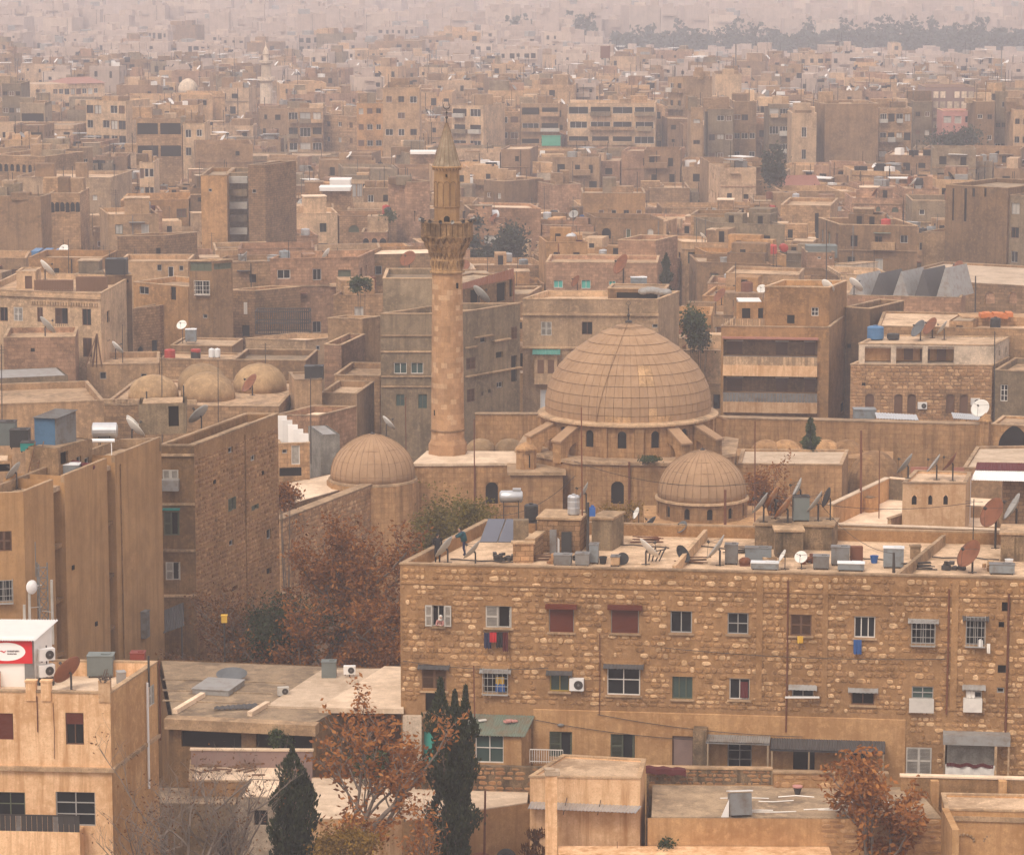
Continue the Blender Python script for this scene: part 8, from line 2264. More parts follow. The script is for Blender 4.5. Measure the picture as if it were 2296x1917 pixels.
# long red roofed building, upper left
rr_,rp_,rz2=house('long cream building with red tiled roof at upper left',760,t('a',205,500),t('a',615,490),12,'wall_cream','roof_pale',570*.381,name='red_roofed_building',cat='building',group=None,grid=(12,2,1.2,1.4,1.2,3.4),ph=0.0)
q=[tuple(Vector(rp_[0]).lerp(Vector(rp_[1]),0.48)),rp_[1],rp_[2],tuple(Vector(rp_[3]).lerp(Vector(rp_[2]),0.48))];mb=MB();q=inset(q,-0.4);c=[(q[0][i]+q[3][i])/2 for i in (0,1)];c2=[(q[1][i]+q[2][i])/2 for i in (0,1)]
mb.add([(*q[0],rz2),(*q[1],rz2),(*q[2],rz2),(*q[3],rz2),(c[0]+2,c[1],rz2+1.3),(c2[0]-2,c2[1],rz2+1.3)],[(0,1,5,4),(1,2,5),(2,3,4,5),(3,0,4)]);mb.build('tiled_roof','sheet_red',rr_)
# red tin roof right of centre
a,b=PD(*t('c',620,1095),520),PD(*t('c',905,1090),520);mb=MB();mb.sheet(a,b,b+Vector((-0.5,4,1.4)),a+Vector((1.6,4,1.4)),n=40,amp=0.05);T_=thing('tin_roof_hall','low hall under a bright red tin roof at right','hall',((a.x+b.x)/2,a.y,0));mb.build('tin_roof','sheet_red',T_);mb=MB();mb.prism(quadpoly(a+Vector((0.5,0.5,0)),b+Vector((-0.5,0.5,0)),4),0,a.z);mb.build('wall','wall_sand',T_);keep(quadpoly(a,b,5),t('c',620,1100)[1],a.z)
# small colourful accents on the roofs of the middle distance
for (k,x,y,dd,w,h,mt,nm,lab) in (('b',1220,860,636,3.8,2.0,'green_plastic','awning','bright green awning sheet on the far apartment house'),('b',448,905,552,4.4,0.4,'sheet_white','sheet_roof','white sheet roof left of the minaret cone'),('a',1885,1120,470,4.6,0.5,'sheet_white','sheet_roof','long white sheet roof right of the tan tower blocks'),('a',1945,1090,478,3.1,0.9,'sheet_white','sheet_roof','white vaulted roof behind the long white sheet roof'),('e',1065,300,470,3.8,0.5,'sheet_white','sheet_roof','white broken sheet right of the minaret balcony'),('f',460,530,412,3.5,0.9,'sheet_white','sheet_roof','bright white wall panel behind the brown apartment house'),('f',1845,818,303,6.6,1.2,'cloth_orange','tarpaulin','orange tarpaulin on a roof at the right edge'),('d',200,485,395,0.8,1.3,'tank_blue','door_panel','leftmost blue painted door panel behind the cream townhouse'),('d',262,485,395.2,0.8,1.3,'tank_blue','door_panel','middle one of three blue door panels behind the cream townhouse'),('d',330,482,395.4,0.8,1.2,'tank_blue','door_panel','rightmost blue painted door panel behind the cream townhouse')):
 p=PD(*t(k,x,y),dd);mb=MB()
 if mt=='cloth_orange':
  for i in range(7):
   mb.box((p.x+w*(i+0.5)/7*0.45,p.y,p.z+0.22+0.1*sin(i*2.3)),(0.62,1.6,0.4),0.1*sin(i))
 else:
  mb.box((p.x+w/2,p.y+0.1,p.z+h/2),(w,0.2 if h>1.9 else 4,h))
  mb.box((p.x+w/2,p.y+0.3,p.z+h+0.03),(w+0.2,0.8 if h>1.9 else 4.3,0.08))
 T_=thing(nm,lab,nm.replace('_',' '),(p.x+w/2,p.y,0));mb.build('sheet',mt,T_)
 mb=MB();mb.box((p.x+w/2-(w*0.25 if mt=='cloth_orange' else 0),p.y+1.6,p.z/2),(w*1.05,3.0,p.z));mb.build('base_wall','wall_sand',T_)
# tanks in red, black and white behind the domes
for (x,y,r,h,mt,lab) in ((1000,1062,0.55,0.9,'tank_red','dark red round tank behind the four domes'),(1152,1062,0.5,0.75,'tank_black','black round tank under a red one behind the four domes'),(1246,1055,0.3,0.85,'tank_white','left of two pale blue tanks behind the four domes'),(1280,1055,0.3,0.85,'tank_white','right of two pale blue tanks behind the four domes')):
 p=PD(*t('d',x,y),312.5);water_tank((p.x,p.y,p.z),r,h,mt,lab,0.05)
p=PD(*t('d',1152,1026),312.5);water_tank((p.x,p.y,p.z),0.5,0.35,'tank_red','bright red round tank on top of a black one behind the four domes',0.02)
p=PD(*t('d',1125,962),320);box_tank((p.x,p.y,p.z),1.1,1.0,1.2,'tank_greyblue','upright grey-blue tank below the cream dish')
p=PD(*t('d',1075,960),320.5);dish((p.x,p.y,p.z-0.3),1.1,250,40,'dish_white','cream round dish in front of the brown tower',1.9)
p=PD(*t('d',1850,1180),284.5);box_tank((p.x,p.y,p.z-0.1),1.7,1.3,1.2,'tank_black','black tank on a stand right of the four domes',lid='tank_black')
for (k,x,y0,y1,dd,r,lab,arms) in (('d',952,1030,1470,262,0.045,'tall aerial pole in front of the leftmost dome',0),('d',1283,1070,1390,266,0.04,'thin aerial pole in front of the front right dome',0),('d',1562,970,1260,292,0.04,'aerial pole with cross arms above the rightmost dome',3),('d',1828,1170,1470,258,0.05,'dark aerial pole with a crossbar right of the domes',1),('d',8,980,1350,262,0.05,'aerial pole at the left edge',3),('d',720,860,1050,316,0.05,'thin pole in front of the cream townhouse side wall',0),('d',402,360,560,380,0.06,'thin pole above the cream townhouse roof',0),('d',1708,470,620,400,0.06,'dark pole behind the rough stone house',0),('f',604,395,610,395,0.09,'thick dark pole behind the brown apartment house',0),('f',938,250,590,380,0.07,'tall dark pole before the brick tank house',0),('f',1815,575,790,330,0.09,'thick dark pole above the orange tarpaulin',0),('f',1218,420,600,372,0.04,'thin pole left of the sawtooth roofs',0),('f',1928,900,1250,290,0.06,'dark pole at the right corner of the stone house',0)):
 pa,pb2=PD(*t(k,x,y0),dd),PD(*t(k,x,y1),dd);pole((pb2.x,pb2.y,max(0,pb2.z-3)),pa,r,lab,'metal_dark','pole',arms,'aerial_pole')
# wooden tripod
a=PD(*t('d',570,915),305);mb=MB()
for (x,dy) in ((505,0),(545,0.6),(600,0.2),(568,1.0)):
 q_=PD(*t('d',x,1110),305+dy);mb.bar(a,q_,0.12)
tag(mb.build('timber_tripod','wood'),'dark timber tripod in front of the cream townhouse','tripod')
# dishes scattered on mid-distance roofs, named one by one
for (k,x,y,dd,dia,az,mt,lab) in (('d',265,545,326,2.2,30,'dish_white','pale dish edge-on above the cream townhouse roof'),('d',265,880,309,2.2,30,'dish_grey','pale dish edge-on below the cream townhouse balcony'),('d',680,1010,308,1.6,30,'dish_white','white dish edge-on beside the timber tripod'),('d',1485,1220,282.5,2.0,205,'dish_rust','brown dish edge-on before the rightmost dome'),('d',380,425,396,1.3,260,'dish_white','round cream dish above the blue door panels'),('e',440,485,330,1.9,235,'dish_rust','dark round dish left of the minaret balcony'),('e',850,700,299,2.2,30,'dish_grey','grey dish edge-on under the ragged brown awning'),('f',1715,535,388,2.0,205,'dish_rust','dark brown dish on the long pale hall roof'),('f',1100,640,349,2.0,30,'dish_white','cream dish before the sawtooth roof lights'),('f',320,700,340,1.8,205,'dish_rust','brown dish left of the brown apartment house'),('f',1045,395,430,2.2,205,'dish_rust','brown dish beside the low glazed house'),('g',775,210,215,1.7,30,'dish_white','cream dish leaning above the brown rubble block'),('h',305,195,258,1.5,25,'dish_white','bright white dish behind the reddish dome')):
 p=PD(*t(k,x,y),dd);dish((p.x,p.y,p.z-0.9),dia,az,38,mt,lab,0.95)
# --- the crowded old town: lattice of warped parcels
def overlap(p,q):
 for poly in (p,q):
  n=len(poly)
  for i in range(n):
   ex,ey=poly[(i+1) % n][0]-poly[i][0],poly[(i+1) % n][1]-poly[i][1]
   ax,ay=-ey,ex
   a=[x[0]*ax+x[1]*ay for x in p];b=[x[0]*ax+x[1]*ay for x in q]
   if max(a) <= min(b) or max(b) <= min(a):
    return False
 return True
def warp(x,y):
 return (x+5*sin(y*0.021)+3*sin(y*0.053+x*0.011),y+6*sin(x*0.028+1.3)+3.5*sin(x*0.06+y*0.02)-0.1*x)
LM=[(1003,560,'the minaret'),(1405,800,'the great dome'),(597,170,'the far minaret'),(422,195,'the far white dome'),(470,850,'the four domes'),(560,460,'the tan tower blocks'),(470,640,'the tall brown tower'),
      (110,720,'the cream townhouse'),(1740,800,'the balcony apartment house'),(2070,850,'the loggia house'),(2020,640,'the sawtooth roofs'),(1910,300,'the great brown slab'),(2130,240,'the white panelled block'),
      (1370,280,'the wide cream apartment house'),(715,290,'the deep balconied apartments'),(1350,630,'the teal windowed house'),(1495,610,'the lone cypress'),(1110,550,'the dark tree clump'),(1740,415,'the red tin roof'),(2000,460,'the slotted tower house')]
AUTO=[]
def rel(u,v):
 u0,v0,nm=min(LM,key=lambda q: hypot(q[0]-u,q[1]-v))
 dx,dy=u-u0,v-v0
 r=hypot(dx,dy)
 side=('left of' if dx<0 else 'right of') if abs(dx)>abs(dy) else ('above' if dy<0 else 'below')
 return ('just ' if r<70 else 'well ' if r>170 else '')+side+' '+nm
def auto(o,base,u,v):
 AUTO.append((o,base+' '+rel(u,v),u,v))
rc=random.Random(21)
parcels=[]
y=190.0
while y<2750:
 dy=rc.uniform(7.0,12)*(1 if y<1000 else 1.4)
 hw=0.2*y+34
 x=-hw
 while x<hw:
  w=rc.uniform(5.0,11.5)*(1 if y<1000 else 1.4)
  parcels.append((x,x+w,y,y+dy))
  x += w
 y += dy+(1.8 if rc.random()<0.3 else 0.0)
WMS=['wall_sand','wall_buff','wall_pink','wall_grey','wall_ochre','wall_cream','wall_brown','wall_stone','wall_buff','wall_sand','wall_pink']
CN={'wall_sand': 'sand coloured','wall_buff': 'buff','wall_pink': 'pinkish','wall_grey': 'grey','wall_ochre': 'ochre','wall_cream': 'pale cream','wall_brown': 'brown','wall_stone': 'stone','wall_white': 'white'}
RMS=['roof_tan','roof_tan','roof_pale','roof_grey','roof_pale','roof_white']
RN={'roof_tan': 'tan','roof_pale': 'pale','roof_grey': 'grey','roof_white': 'whitish'}
far=MB()
FW,FR,FD,FWH,FRED,FGR=0,1,2,3,4,5
ind=0
ndish=0
N_IND=240
far_n=0
hand_far=[h for h in HAND if h[3] is not None]
def fill_limit(poly,u0,u1):
 yb=max(p[1] for p in poly);yf=min(p[1] for p in poly)
 lim=99.0
 for (hp,hu0,hu1,vb,hd) in hand_far:
  if hd>yf+1 and hu0-4<u1 and u0<hu1+4:
   lim=min(lim,PD((u0+u1)/2,vb-2,yb).z)
 return lim
def roof_clutter(poly,zr,mb=None,small=False):
 pass
for (x0,x1,y0,y1) in parcels:
 poly=[warp(x0,y0),warp(x1,y0),warp(x1,y1),warp(x0,y1)]
 poly=inset(poly,0.12)
 cx,cy=sum(p[0] for p in poly)/4,sum(p[1] for p in poly)/4
 if cy<284 and -14<cx<0.164*cy+11:
  continue
 if cy<222 and abs(cx)<0.164*cy+11:
  continue
 if cy<300 and cx>4 and cx<45 and cy<288:
  continue
 uc,vc=proj((cx,cy,8))
 if 1330<uc and 1235<cy<1350:
  continue                                             # the wooded park
 if any(abs(h[0][0][0]-cx)<45 and abs(h[0][0][1]-cy)<45 and overlap(inset(poly,0.3),h[0]) for h in HAND):
  continue
 if rc.random()<(0.05 if cy<600 else 0.08):
  continue                                             # a yard
 k=rc.random()
 if cy<520:
  z=rc.gauss(8.4,2.3) if k<0.85 else rc.uniform(11,15)
 elif cy<760:
  z=rc.gauss(9.2,2.6) if k<0.72 else rc.uniform(12,18)
 elif cy<1250:
  z=rc.gauss(9.5,2.8) if k<0.85 else rc.uniform(12,17)
 else:
  z=rc.gauss(10,3) if k<0.7 else rc.uniform(13,22)
 if uc>1300 and 1000<cy<1240:
  z=min(z,rc.uniform(3.5,7))
 z=max(3.2,z)
 us=[proj((p[0],p[1],z))[0] for p in poly]
 u0,u1=min(us),max(us)
 z=min(z,fill_limit(poly,u0,u1))
 if z<2.2:
  continue
 inframe=u1>-5 and u0<2301 and proj((cx,cy,z))[1]>-30
 L=hypot(poly[1][0]-poly[0][0],poly[1][1]-poly[0][1]);L2=hypot(poly[2][0]-poly[1][0],poly[2][1]-poly[1][1])
 sidee=1 if cx<0 else 3
 def wins(Lw,ny_max):
  hl=[]
  nx=rc.randint(min(2,max(1,int(Lw/3))),max(1,int(Lw/2.2)))
  w,h=rc.choice(((0.8,1.0),(1.0,1.3),(0.9,1.5),(0.7,0.8),(1.3,1.4)))
  face=rc.choice(('small','small','small','dark','arch'))
  ny=min(ny_max,max(1,int((z-1.0)/3.0)))
  for j in range(ny):
   for i in range(nx):
    if rc.random()<0.76:
     ww,hh_=w*rc.choice((1,1,1,0.8,1.5)),h*rc.choice((1,1,0.8,1.2))
     xx=Lw*(i+0.5)/nx+rc.uniform(-0.3,0.3);zt=z-1.2-j*3.0-rc.uniform(0,0.25)
     if zt-hh_>0.3 and ww<Lw/nx-0.2:
      hl.append((xx-ww/2,zt-hh_,xx+ww/2,zt,face if rc.random()<0.8 else 'small',rc.choice(('frame_grey','frame_brown','frame_white','frame_green')),rc.choice(('glass','glass','dark','frame_brown','shutter_grey','frame_green'))))
  return hl
 h0,h1=wins(L,3),(wins(L2,2) if rc.random()<0.6 else [])
 hut_=rc.random()<0.45 and L>6 and L2>6
 e0_=Vector((poly[1][0]-poly[0][0],poly[1][1]-poly[0][1])).normalized();n0_=Vector((-e0_.y,e0_.x))
 hx,hy=rc.uniform(0.5,max(0.6,L-4)),rc.uniform(0.8,max(0.9,L2-4))
 hp=quadpoly(Vector(poly[0])+e0_*hx+n0_*hy,Vector(poly[0])+e0_*(hx+rc.uniform(2.2,3.4))+n0_*hy,rc.uniform(2,3.2))
 hz=z+rc.uniform(1.2,2.4)
 limh=fill_limit(hp,u0,u1)
 if hz>limh:
  hut_=False
 phh=rc.choice((0.3,0.5,0.7,0.9)) if z>3.5 else 0.2
 ext=[]                                                  # annexes: (x, y, w, d, z0, z1, kind, wall or other)
 for _ in range(rc.randint(1,3)):
  w_,d_=rc.uniform(1.4,min(5.0,L*0.6)),rc.uniform(1.2,min(4.0,L2*0.5));x_,y_=rc.uniform(0.3,max(0.31,L-w_-0.3)),rc.uniform(0.5,max(0.51,L2-d_-0.4));hz_=rc.choice((0.9,1.4,2.0,2.5))
  if z+hz_<fill_limit([tuple(Vector(poly[0])+n0_*y_),tuple(Vector(poly[1])+n0_*y_),tuple(Vector(poly[1])+n0_*(y_+d_))],u0,u1):
   ext.append((x_,y_,w_,d_,z-phh-0.05,z-phh+hz_,'roof_room',0))
 if rc.random()<0.5 and L2>4 and z<12:
  y_=rc.uniform(0.35,0.6)*L2;ext.append((0.3,y_,L-0.6,0.25,z-phh-0.05,z+rc.uniform(0.0,0.7) if z+0.8<fill_limit(poly,u0,u1) else z-0.05,'roof_wall',0))
 if rc.random()<0.45 and z>6:
  w_=rc.uniform(2,max(2.1,L*0.7));x_=rc.uniform(0.1,max(0.11,L-w_-0.1));z_=z-3.0-rc.choice((0,0,3.0));ext.append((x_,-0.95,w_,1.0,z_-0.2,z_+rc.choice((0.1,0.75,0.8)),'balcony',1))
 if rc.random()<0.5 and z>5:
  z_=z-rc.choice((0.8,3.1,3.3));ext.append((-0.05,-0.13,L+0.1,0.16,z_-0.12,z_+0.02,'ledge',1))
 if rc.random()<0.3:
  w_=rc.uniform(1.5,3.5);x_=rc.uniform(0.1,max(0.11,L-w_-0.1));z_=z-1.0-rc.choice((0,3.0));ext.append((x_,-0.8,w_,0.85,z_,z_+0.07,'canopy',2))
 if rc.random()<0.4:
  x_=rc.uniform(0.3,L-0.3);ext.append((x_,-0.12,0.12,0.12,0.0,z-0.1,'drain_pipe',3))
 pts=[(Vector(poly[0])+e0_*rc.uniform(0.8,L-0.8)+n0_*rc.uniform(0.8,L2-0.8)) for _ in range(8)]
 if inframe and ind<N_IND:
  ind += 1
  wm,rm=rc.choice(WMS),rc.choice(RMS)
  st=max(1,round(z/3.3))
  T=building('town_house','',poly,z,wm,rm,holes={0: h0,sidee: h1},ph=phh,group='houses of the old town',hold=False,cat='house',cm='coping' if rc.random()<0.3 else wm)
  if hut_:
   hut(hp,hz,wm,'stair_hut',z-phh,True,T,rm)
  for (x_,y_,w_,d_,za_,zb_,nm,mk) in ext:
   c_=Vector(poly[0])+e0_*(x_+w_/2)+n0_*(y_+d_/2);mb=MB();mb.box((c_.x,c_.y,(za_+zb_)/2),(w_,d_,zb_-za_),atan2(e0_.y,e0_.x));o=mb.build(nm,(wm,rc.choice(('wall_cream','wall_buff','coping',wm)),rc.choice(('sheet_grey','sheet_green','sheet_white','rust','sheet_dark')),rc.choice(('metal_dark','rust','metal_grey')))[mk],T)
   if nm=='roof_room' and zb_-za_>1.8:
    M=Matrix.Translation((*(Vector(poly[0])+e0_*(x_+w_*0.25)+n0_*(y_-0.2)),za_+0.4)) @ Matrix.Rotation(atan2(e0_.y,e0_.x),4,'Z');inst('doorway',pane_mesh(0.7,1.4,'dark',0.16),M,T)
  nst={1: 'low',2: 'two-storey',3: 'three-storey',4: 'four-storey'}.get(st,'tall')
  base='%s %s house with %s roof%s' % (nst,CN[wm],RN[rm],' and stair hut' if hut_ else (' and few windows' if len(h0)+len(h1)<3 else ''))
  uu,vv=proj((cx,poly[0][1],z))
  auto(T,base,uu,vv)
  zr=z-phh
  for i_,p in enumerate(pts[:6]):
   if fill_limit([(p.x-1,p.y-1),(p.x+1,p.y-1),(p.x+1,p.y+1),(p.x-1,p.y+1)],u0,u1)<z+1.2 or (hut_ and overlap([(p.x-.8,p.y-.8),(p.x+.8,p.y-.8),(p.x+.8,p.y+.8),(p.x-.8,p.y+.8)],hp)):
    continue
   q=rc.random();uu,vv=proj((p.x,p.y,zr))
   if q<0.15 and ndish<215:
    ndish += 1;mt=rc.choice(('dish_grey','dish_grey','dish_white','dish_rust','dish_rust'));az=rc.choice((20,35,160,170,205,250))
    o=dish((p.x,p.y,zr),rc.uniform(1.1,1.8),az,rc.uniform(30,45),mt,'',rc.uniform(0.7,1.2),'small dishes on the old town roofs')
    auto(o,'%s dish tilted %s on a roof' % ({'dish_grey': 'grey','dish_white': 'white','dish_rust': 'rusty'}[mt],'right' if az<90 or az>240 else 'left'),uu,vv)
   elif q<0.36:
    mt=rc.choice(('tank_black','tank_white','tank_greyblue','tank_red','galvanised','rust'));hz_=rc.random()<0.3
    o=water_tank((p.x,p.y,zr),rc.uniform(0.45,0.7),rc.uniform(0.9,1.4),mt,'',rc.uniform(0.2,0.6),'tanks on the old town roofs',hz_,rc.uniform(0,3))
    auto(o,'%s %s tank on a roof' % ({'tank_black': 'black','tank_white': 'white','tank_greyblue': 'grey','tank_red': 'red','galvanised': 'silver','rust': 'rusty'}[mt],'lying' if hz_ else 'upright'),uu,vv)
   elif q<0.54:
    hh_=rc.uniform(2.2,5);o=pole((p.x,p.y,zr),(p.x,p.y,zr+hh_),0.05,'','metal_dark','pole',rc.choice((0,0,2,3)),'aerial_pole','aerial poles on the old town roofs')
    auto(o,'%s aerial pole on a roof' % ('tall' if hh_>3.5 else 'short'),uu,vv)
   elif q<0.66:
    mt=rc.choice(('cloth_white','cloth_red','cloth_blue','sheet_grey','sheet_grey','cloth_maroon','teal_plastic','sheet_grey'));w_=rc.uniform(0.8,2.0);mb=MB();rz_=rc.uniform(0,3)
    mb.box((p.x,p.y,zr+0.35),(w_,0.8,0.65),rz_);mb.box((p.x,p.y,zr+0.71),(w_+0.15,0.95,0.06),rz_);o=mb.build('roof_crate',mt);o['category']='crate';o['group']='crates on the old town roofs'
    auto(o,'%s crate on a roof' % {'cloth_white': 'white','cloth_red': 'red','cloth_blue': 'blue','sheet_white': 'white','sheet_grey': 'grey','cloth_maroon': 'maroon','teal_plastic': 'teal'}[mt],uu,vv)
 else:
  far_n += 1
  FW,FR=(0,1) if cy<700 or (cy<1250 and rc.random()>(cy-700)/550) else (6,6)  # haze by colour: farther houses take the pale far material, roofs too
  near=cy<1000
  if near:
   wall(far,poly[0],poly[1],0,z,h0,m=FW);wall(far,poly[sidee],poly[(sidee+1) % 4],0,z,h1,m=FW)
   for i in (2,4-sidee):
    wall(far,poly[i],poly[(i+1) % 4],0,z,m=FW)
   for (i,hl) in ((0,h0),(sidee,h1)):
    for h in hl:
     M=wallM(poly[i],poly[(i+1) % 4],h[0],h[1]);w,hh_=h[2]-h[0],h[3]-h[1]
     far.quad(M @ Vector((0,0.2,0)),M @ Vector((w,0.2,0)),M @ Vector((w,0.2,hh_)),M @ Vector((0,0.2,hh_)),FD)
  else:
   for i in range(4):
    wall(far,poly[i],poly[(i+1) % 4],0,z,m=FW)
   if cy<1200:
    for h in h0:
     M=wallM(poly[0],poly[1],h[0],h[1]);w,hh_=(h[2]-h[0])*1.2,(h[3]-h[1])*1.2
     far.box(M @ Vector((w/2,0.02,hh_/2)),(w,0.12,hh_),atan2(e0_.y,e0_.x),FD)
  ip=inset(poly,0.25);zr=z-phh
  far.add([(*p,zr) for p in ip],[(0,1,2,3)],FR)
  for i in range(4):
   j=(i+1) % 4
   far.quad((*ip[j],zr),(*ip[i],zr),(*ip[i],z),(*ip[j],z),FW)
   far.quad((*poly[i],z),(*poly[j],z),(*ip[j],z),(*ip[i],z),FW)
  if cy<1400:
   for (x_,y_,w_,d_,za_,zb_,nm,mk) in ext:
    c_=Vector(poly[0])+e0_*(x_+w_/2)+n0_*(y_+d_/2);far.box((c_.x,c_.y,(za_+zb_)/2),(w_,d_,zb_-za_),atan2(e0_.y,e0_.x),(FW,FW,rc.choice((FGR,FWH,FR)),FD)[mk])
  if hut_ and cy<1500:
   far.prism(hp,zr,hz,FW)
   far.add([(*p,hz+0.02) for p in inset(hp,-0.1)],[(0,1,2,3)],FR)
  if cy<1000:
   for p in pts[:8]:
    q=rc.random()
    if fill_limit([(p.x-1,p.y-1),(p.x+1,p.y-1),(p.x+1,p.y+1),(p.x-1,p.y+1)],u0,u1)<z+1.2:
     continue
    if q<0.14:
     ax=Vector((rc.choice((-1,1))*0.7,-0.3,0.6)).normalized();Rm=ax.to_track_quat('Z','Y').to_matrix();r_=rc.uniform(0.5,0.9);c_=Vector((p.x,p.y,zr+1.1))
     far.add([tuple(c_)]+[tuple(c_+Rm @ Vector((r_*cos(2*pi*i/8),r_*sin(2*pi*i/8),0.18*r_))) for i in range(8)],[(0,1+i,1+(i+1) % 8) for i in range(8)],rc.choice((FWH,FWH,FGR,FD)))
     far.bar((p.x,p.y,zr),(p.x,p.y,zr+1.0),0.08,m=FD)
    elif q<0.5:
     far.box((p.x,p.y,zr+0.6),(rc.uniform(0.7,2.2),rc.uniform(0.7,1.5),rc.uniform(0.9,1.7)),rc.uniform(0,3),rc.choice((FWH,FGR,FD,FGR,FW,FW,FW)))
    elif q<0.68:
     far.bar((p.x,p.y,zr),(p.x,p.y,zr+rc.uniform(2,4.5)),0.1,m=FD)
    elif q<0.78:
     far.box((p.x,p.y,zr+rc.uniform(1.4,2.0)),(rc.uniform(2,4),rc.uniform(2,3),0.1),rc.uniform(0,3),rc.choice((FWH,FGR,FR)))
  elif rc.random()<0.6:
   p=pts[0];far.box((p.x,p.y,zr+1.0),(rc.uniform(2,4),rc.uniform(2,4),2.4),rc.uniform(0,3),rc.choice((FW,FW,FGR)))
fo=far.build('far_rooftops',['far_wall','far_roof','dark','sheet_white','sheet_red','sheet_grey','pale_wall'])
bm=bmesh.new();bm.from_mesh(fo.data);bmesh.ops.remove_doubles(bm,verts=bm.verts,dist=0.002);bm.to_mesh(fo.data);bm.free()
fo['kind']='stuff';fo['label']='hazy mass of flat roofed houses stretching to the horizon'
# --- far landmarks beyond the old town
def fblock(label,d,u0,u1,vt,wm,nx,ny,name='apartment_block',dep=14,group=None,w=1.4,h=1.5,pitch=3.1,rm='roof_pale'):
 a,b=PD(u0,vt,d),PD(u1,vt,d);z=a.z;poly=quadpoly(a,b,dep);L=b.x-a.x
 hl=[(L*(i+0.5)/nx-w/2,z-1.0-j*pitch-h,L*(i+0.5)/nx+w/2,z-1.0-j*pitch,'dark') for i in range(nx) for j in range(ny) if z-1.0-j*pitch-h>0.4]
 return building(name,label,poly,z,wm,rm,holes={0: hl},ph=0.4,hold=False,cat='apartment block',group=group)
rc2=random.Random(77)
u=-10
k=0
for row,(dd,vt,ue) in enumerate(((1180,100,560),(1330,78,470))):
 u=-10+20*row;k=0
 ordn=['first','second','third','fourth','fifth','sixth','seventh','eighth','ninth','tenth','eleventh','twelfth']
 while u<ue and k<12:
  w=rc2.uniform(42,62)
  fblock('cream apartment block in the far %s row, %s from the left edge' % ('nearer' if row==0 else 'higher',ordn[k]),dd+rc2.uniform(-15,15),u,u+w,vt+rc2.uniform(-8,8)-(0 if row==0 else 10),rc2.choice(('wall_cream','wall_white','wall_white')),3,4,group='cream apartment blocks in the far distance')
  u += w+rc2.uniform(1,9);k += 1
for (lab,u0,u1,vt,dd,wm,nx,ny) in (('pale square block beside the far tree clumps, left one',1055,1140,112,1160,'wall_cream',5,3),('pale two-part block right of the pointed far trees',1213,1250,108,1170,'wall_cream',2,3),('pinkish long block right of the pointed far trees',1265,1362,104,1180,'wall_pink',6,3),('white apartment block left of centre with many small windows',722,800,100,1120,'wall_white',5,5),('slim banded tower before the dark wood',2000,2020,98,1180,'wall_cream',1,5)):
 fblock(lab,dd,u0,u1,vt,wm,nx,ny)
c0=PD(925,118,1240);T_=thing('pavilion','pale pavilion with a low gable before the far dark trees','pavilion',(c0.x,c0.y,0))
mb=MB();mb.box((c0.x,c0.y+5,c0.z/2-1.5),(22,10,c0.z-3));mb.build('wall','wall_white',T_)
mb=MB();mb.add([(c0.x-9,c0.y-0.5,c0.z-3),(c0.x+9,c0.y-0.5,c0.z-3),(c0.x,c0.y-0.5,c0.z),(c0.x-9,c0.y+10,c0.z-3),(c0.x+9,c0.y+10,c0.z-3),(c0.x,c0.y+10,c0.z)],[(0,1,2),(5,4,3),(1,4,5,2),(0,2,5,3)]);mb.build('gable_roof','wall_cream',T_)
for i,(u0,u1,vt) in enumerate(((1950,2010,-22),(2016,2082,-30),(2088,2150,-26),(2156,2225,-34),(2232,2310,-28))):
 dd=1900+20*i;T=fblock('%s high pale slab block in the haze at the top right corner' % ('leftmost','second from left','middle','fourth from left','rightmost')[i],dd,u0,u1,vt,'wall_cream',1,1,'slab_block',14,'slab blocks at the top right',1.0,1.0)
 a,b=PD(u0,vt,dd),PD(u1,vt,dd)
 for j in range(9):
  mb=MB();mb.box(((a.x+b.x)/2,dd-0.4,a.z-2-j*5.0),(b.x-a.x-1.0,1.2,1.7));mb.build('balcony_band','wall_brown',T)
# masts
for (u,v0,v1,dd,r,lab) in ((1357,105,200,900,0.35,'floodlight mast in the haze above the wide apartment house'),(978,112,180,900,0.2,'thin mast in the haze above the minaret'),(1650,98,168,700,0.22,'mast on the square cream block'),(2246,105,200,800,0.2,'thin mast in the haze near the right edge')):
 pa,pb2=PD(u,v0,dd),PD(u,v1,dd);T=pole((pb2.x,pb2.y,max(0,pb2.z-8)),pa,r,lab,'metal_grey','mast',0,'mast')
 if 'floodlight' in lab:
  mb=MB();mb.box((pa.x,pa.y,pa.z-1.6),(2.8,0.6,3.4));mb.build('lamp_panel','rust',T)
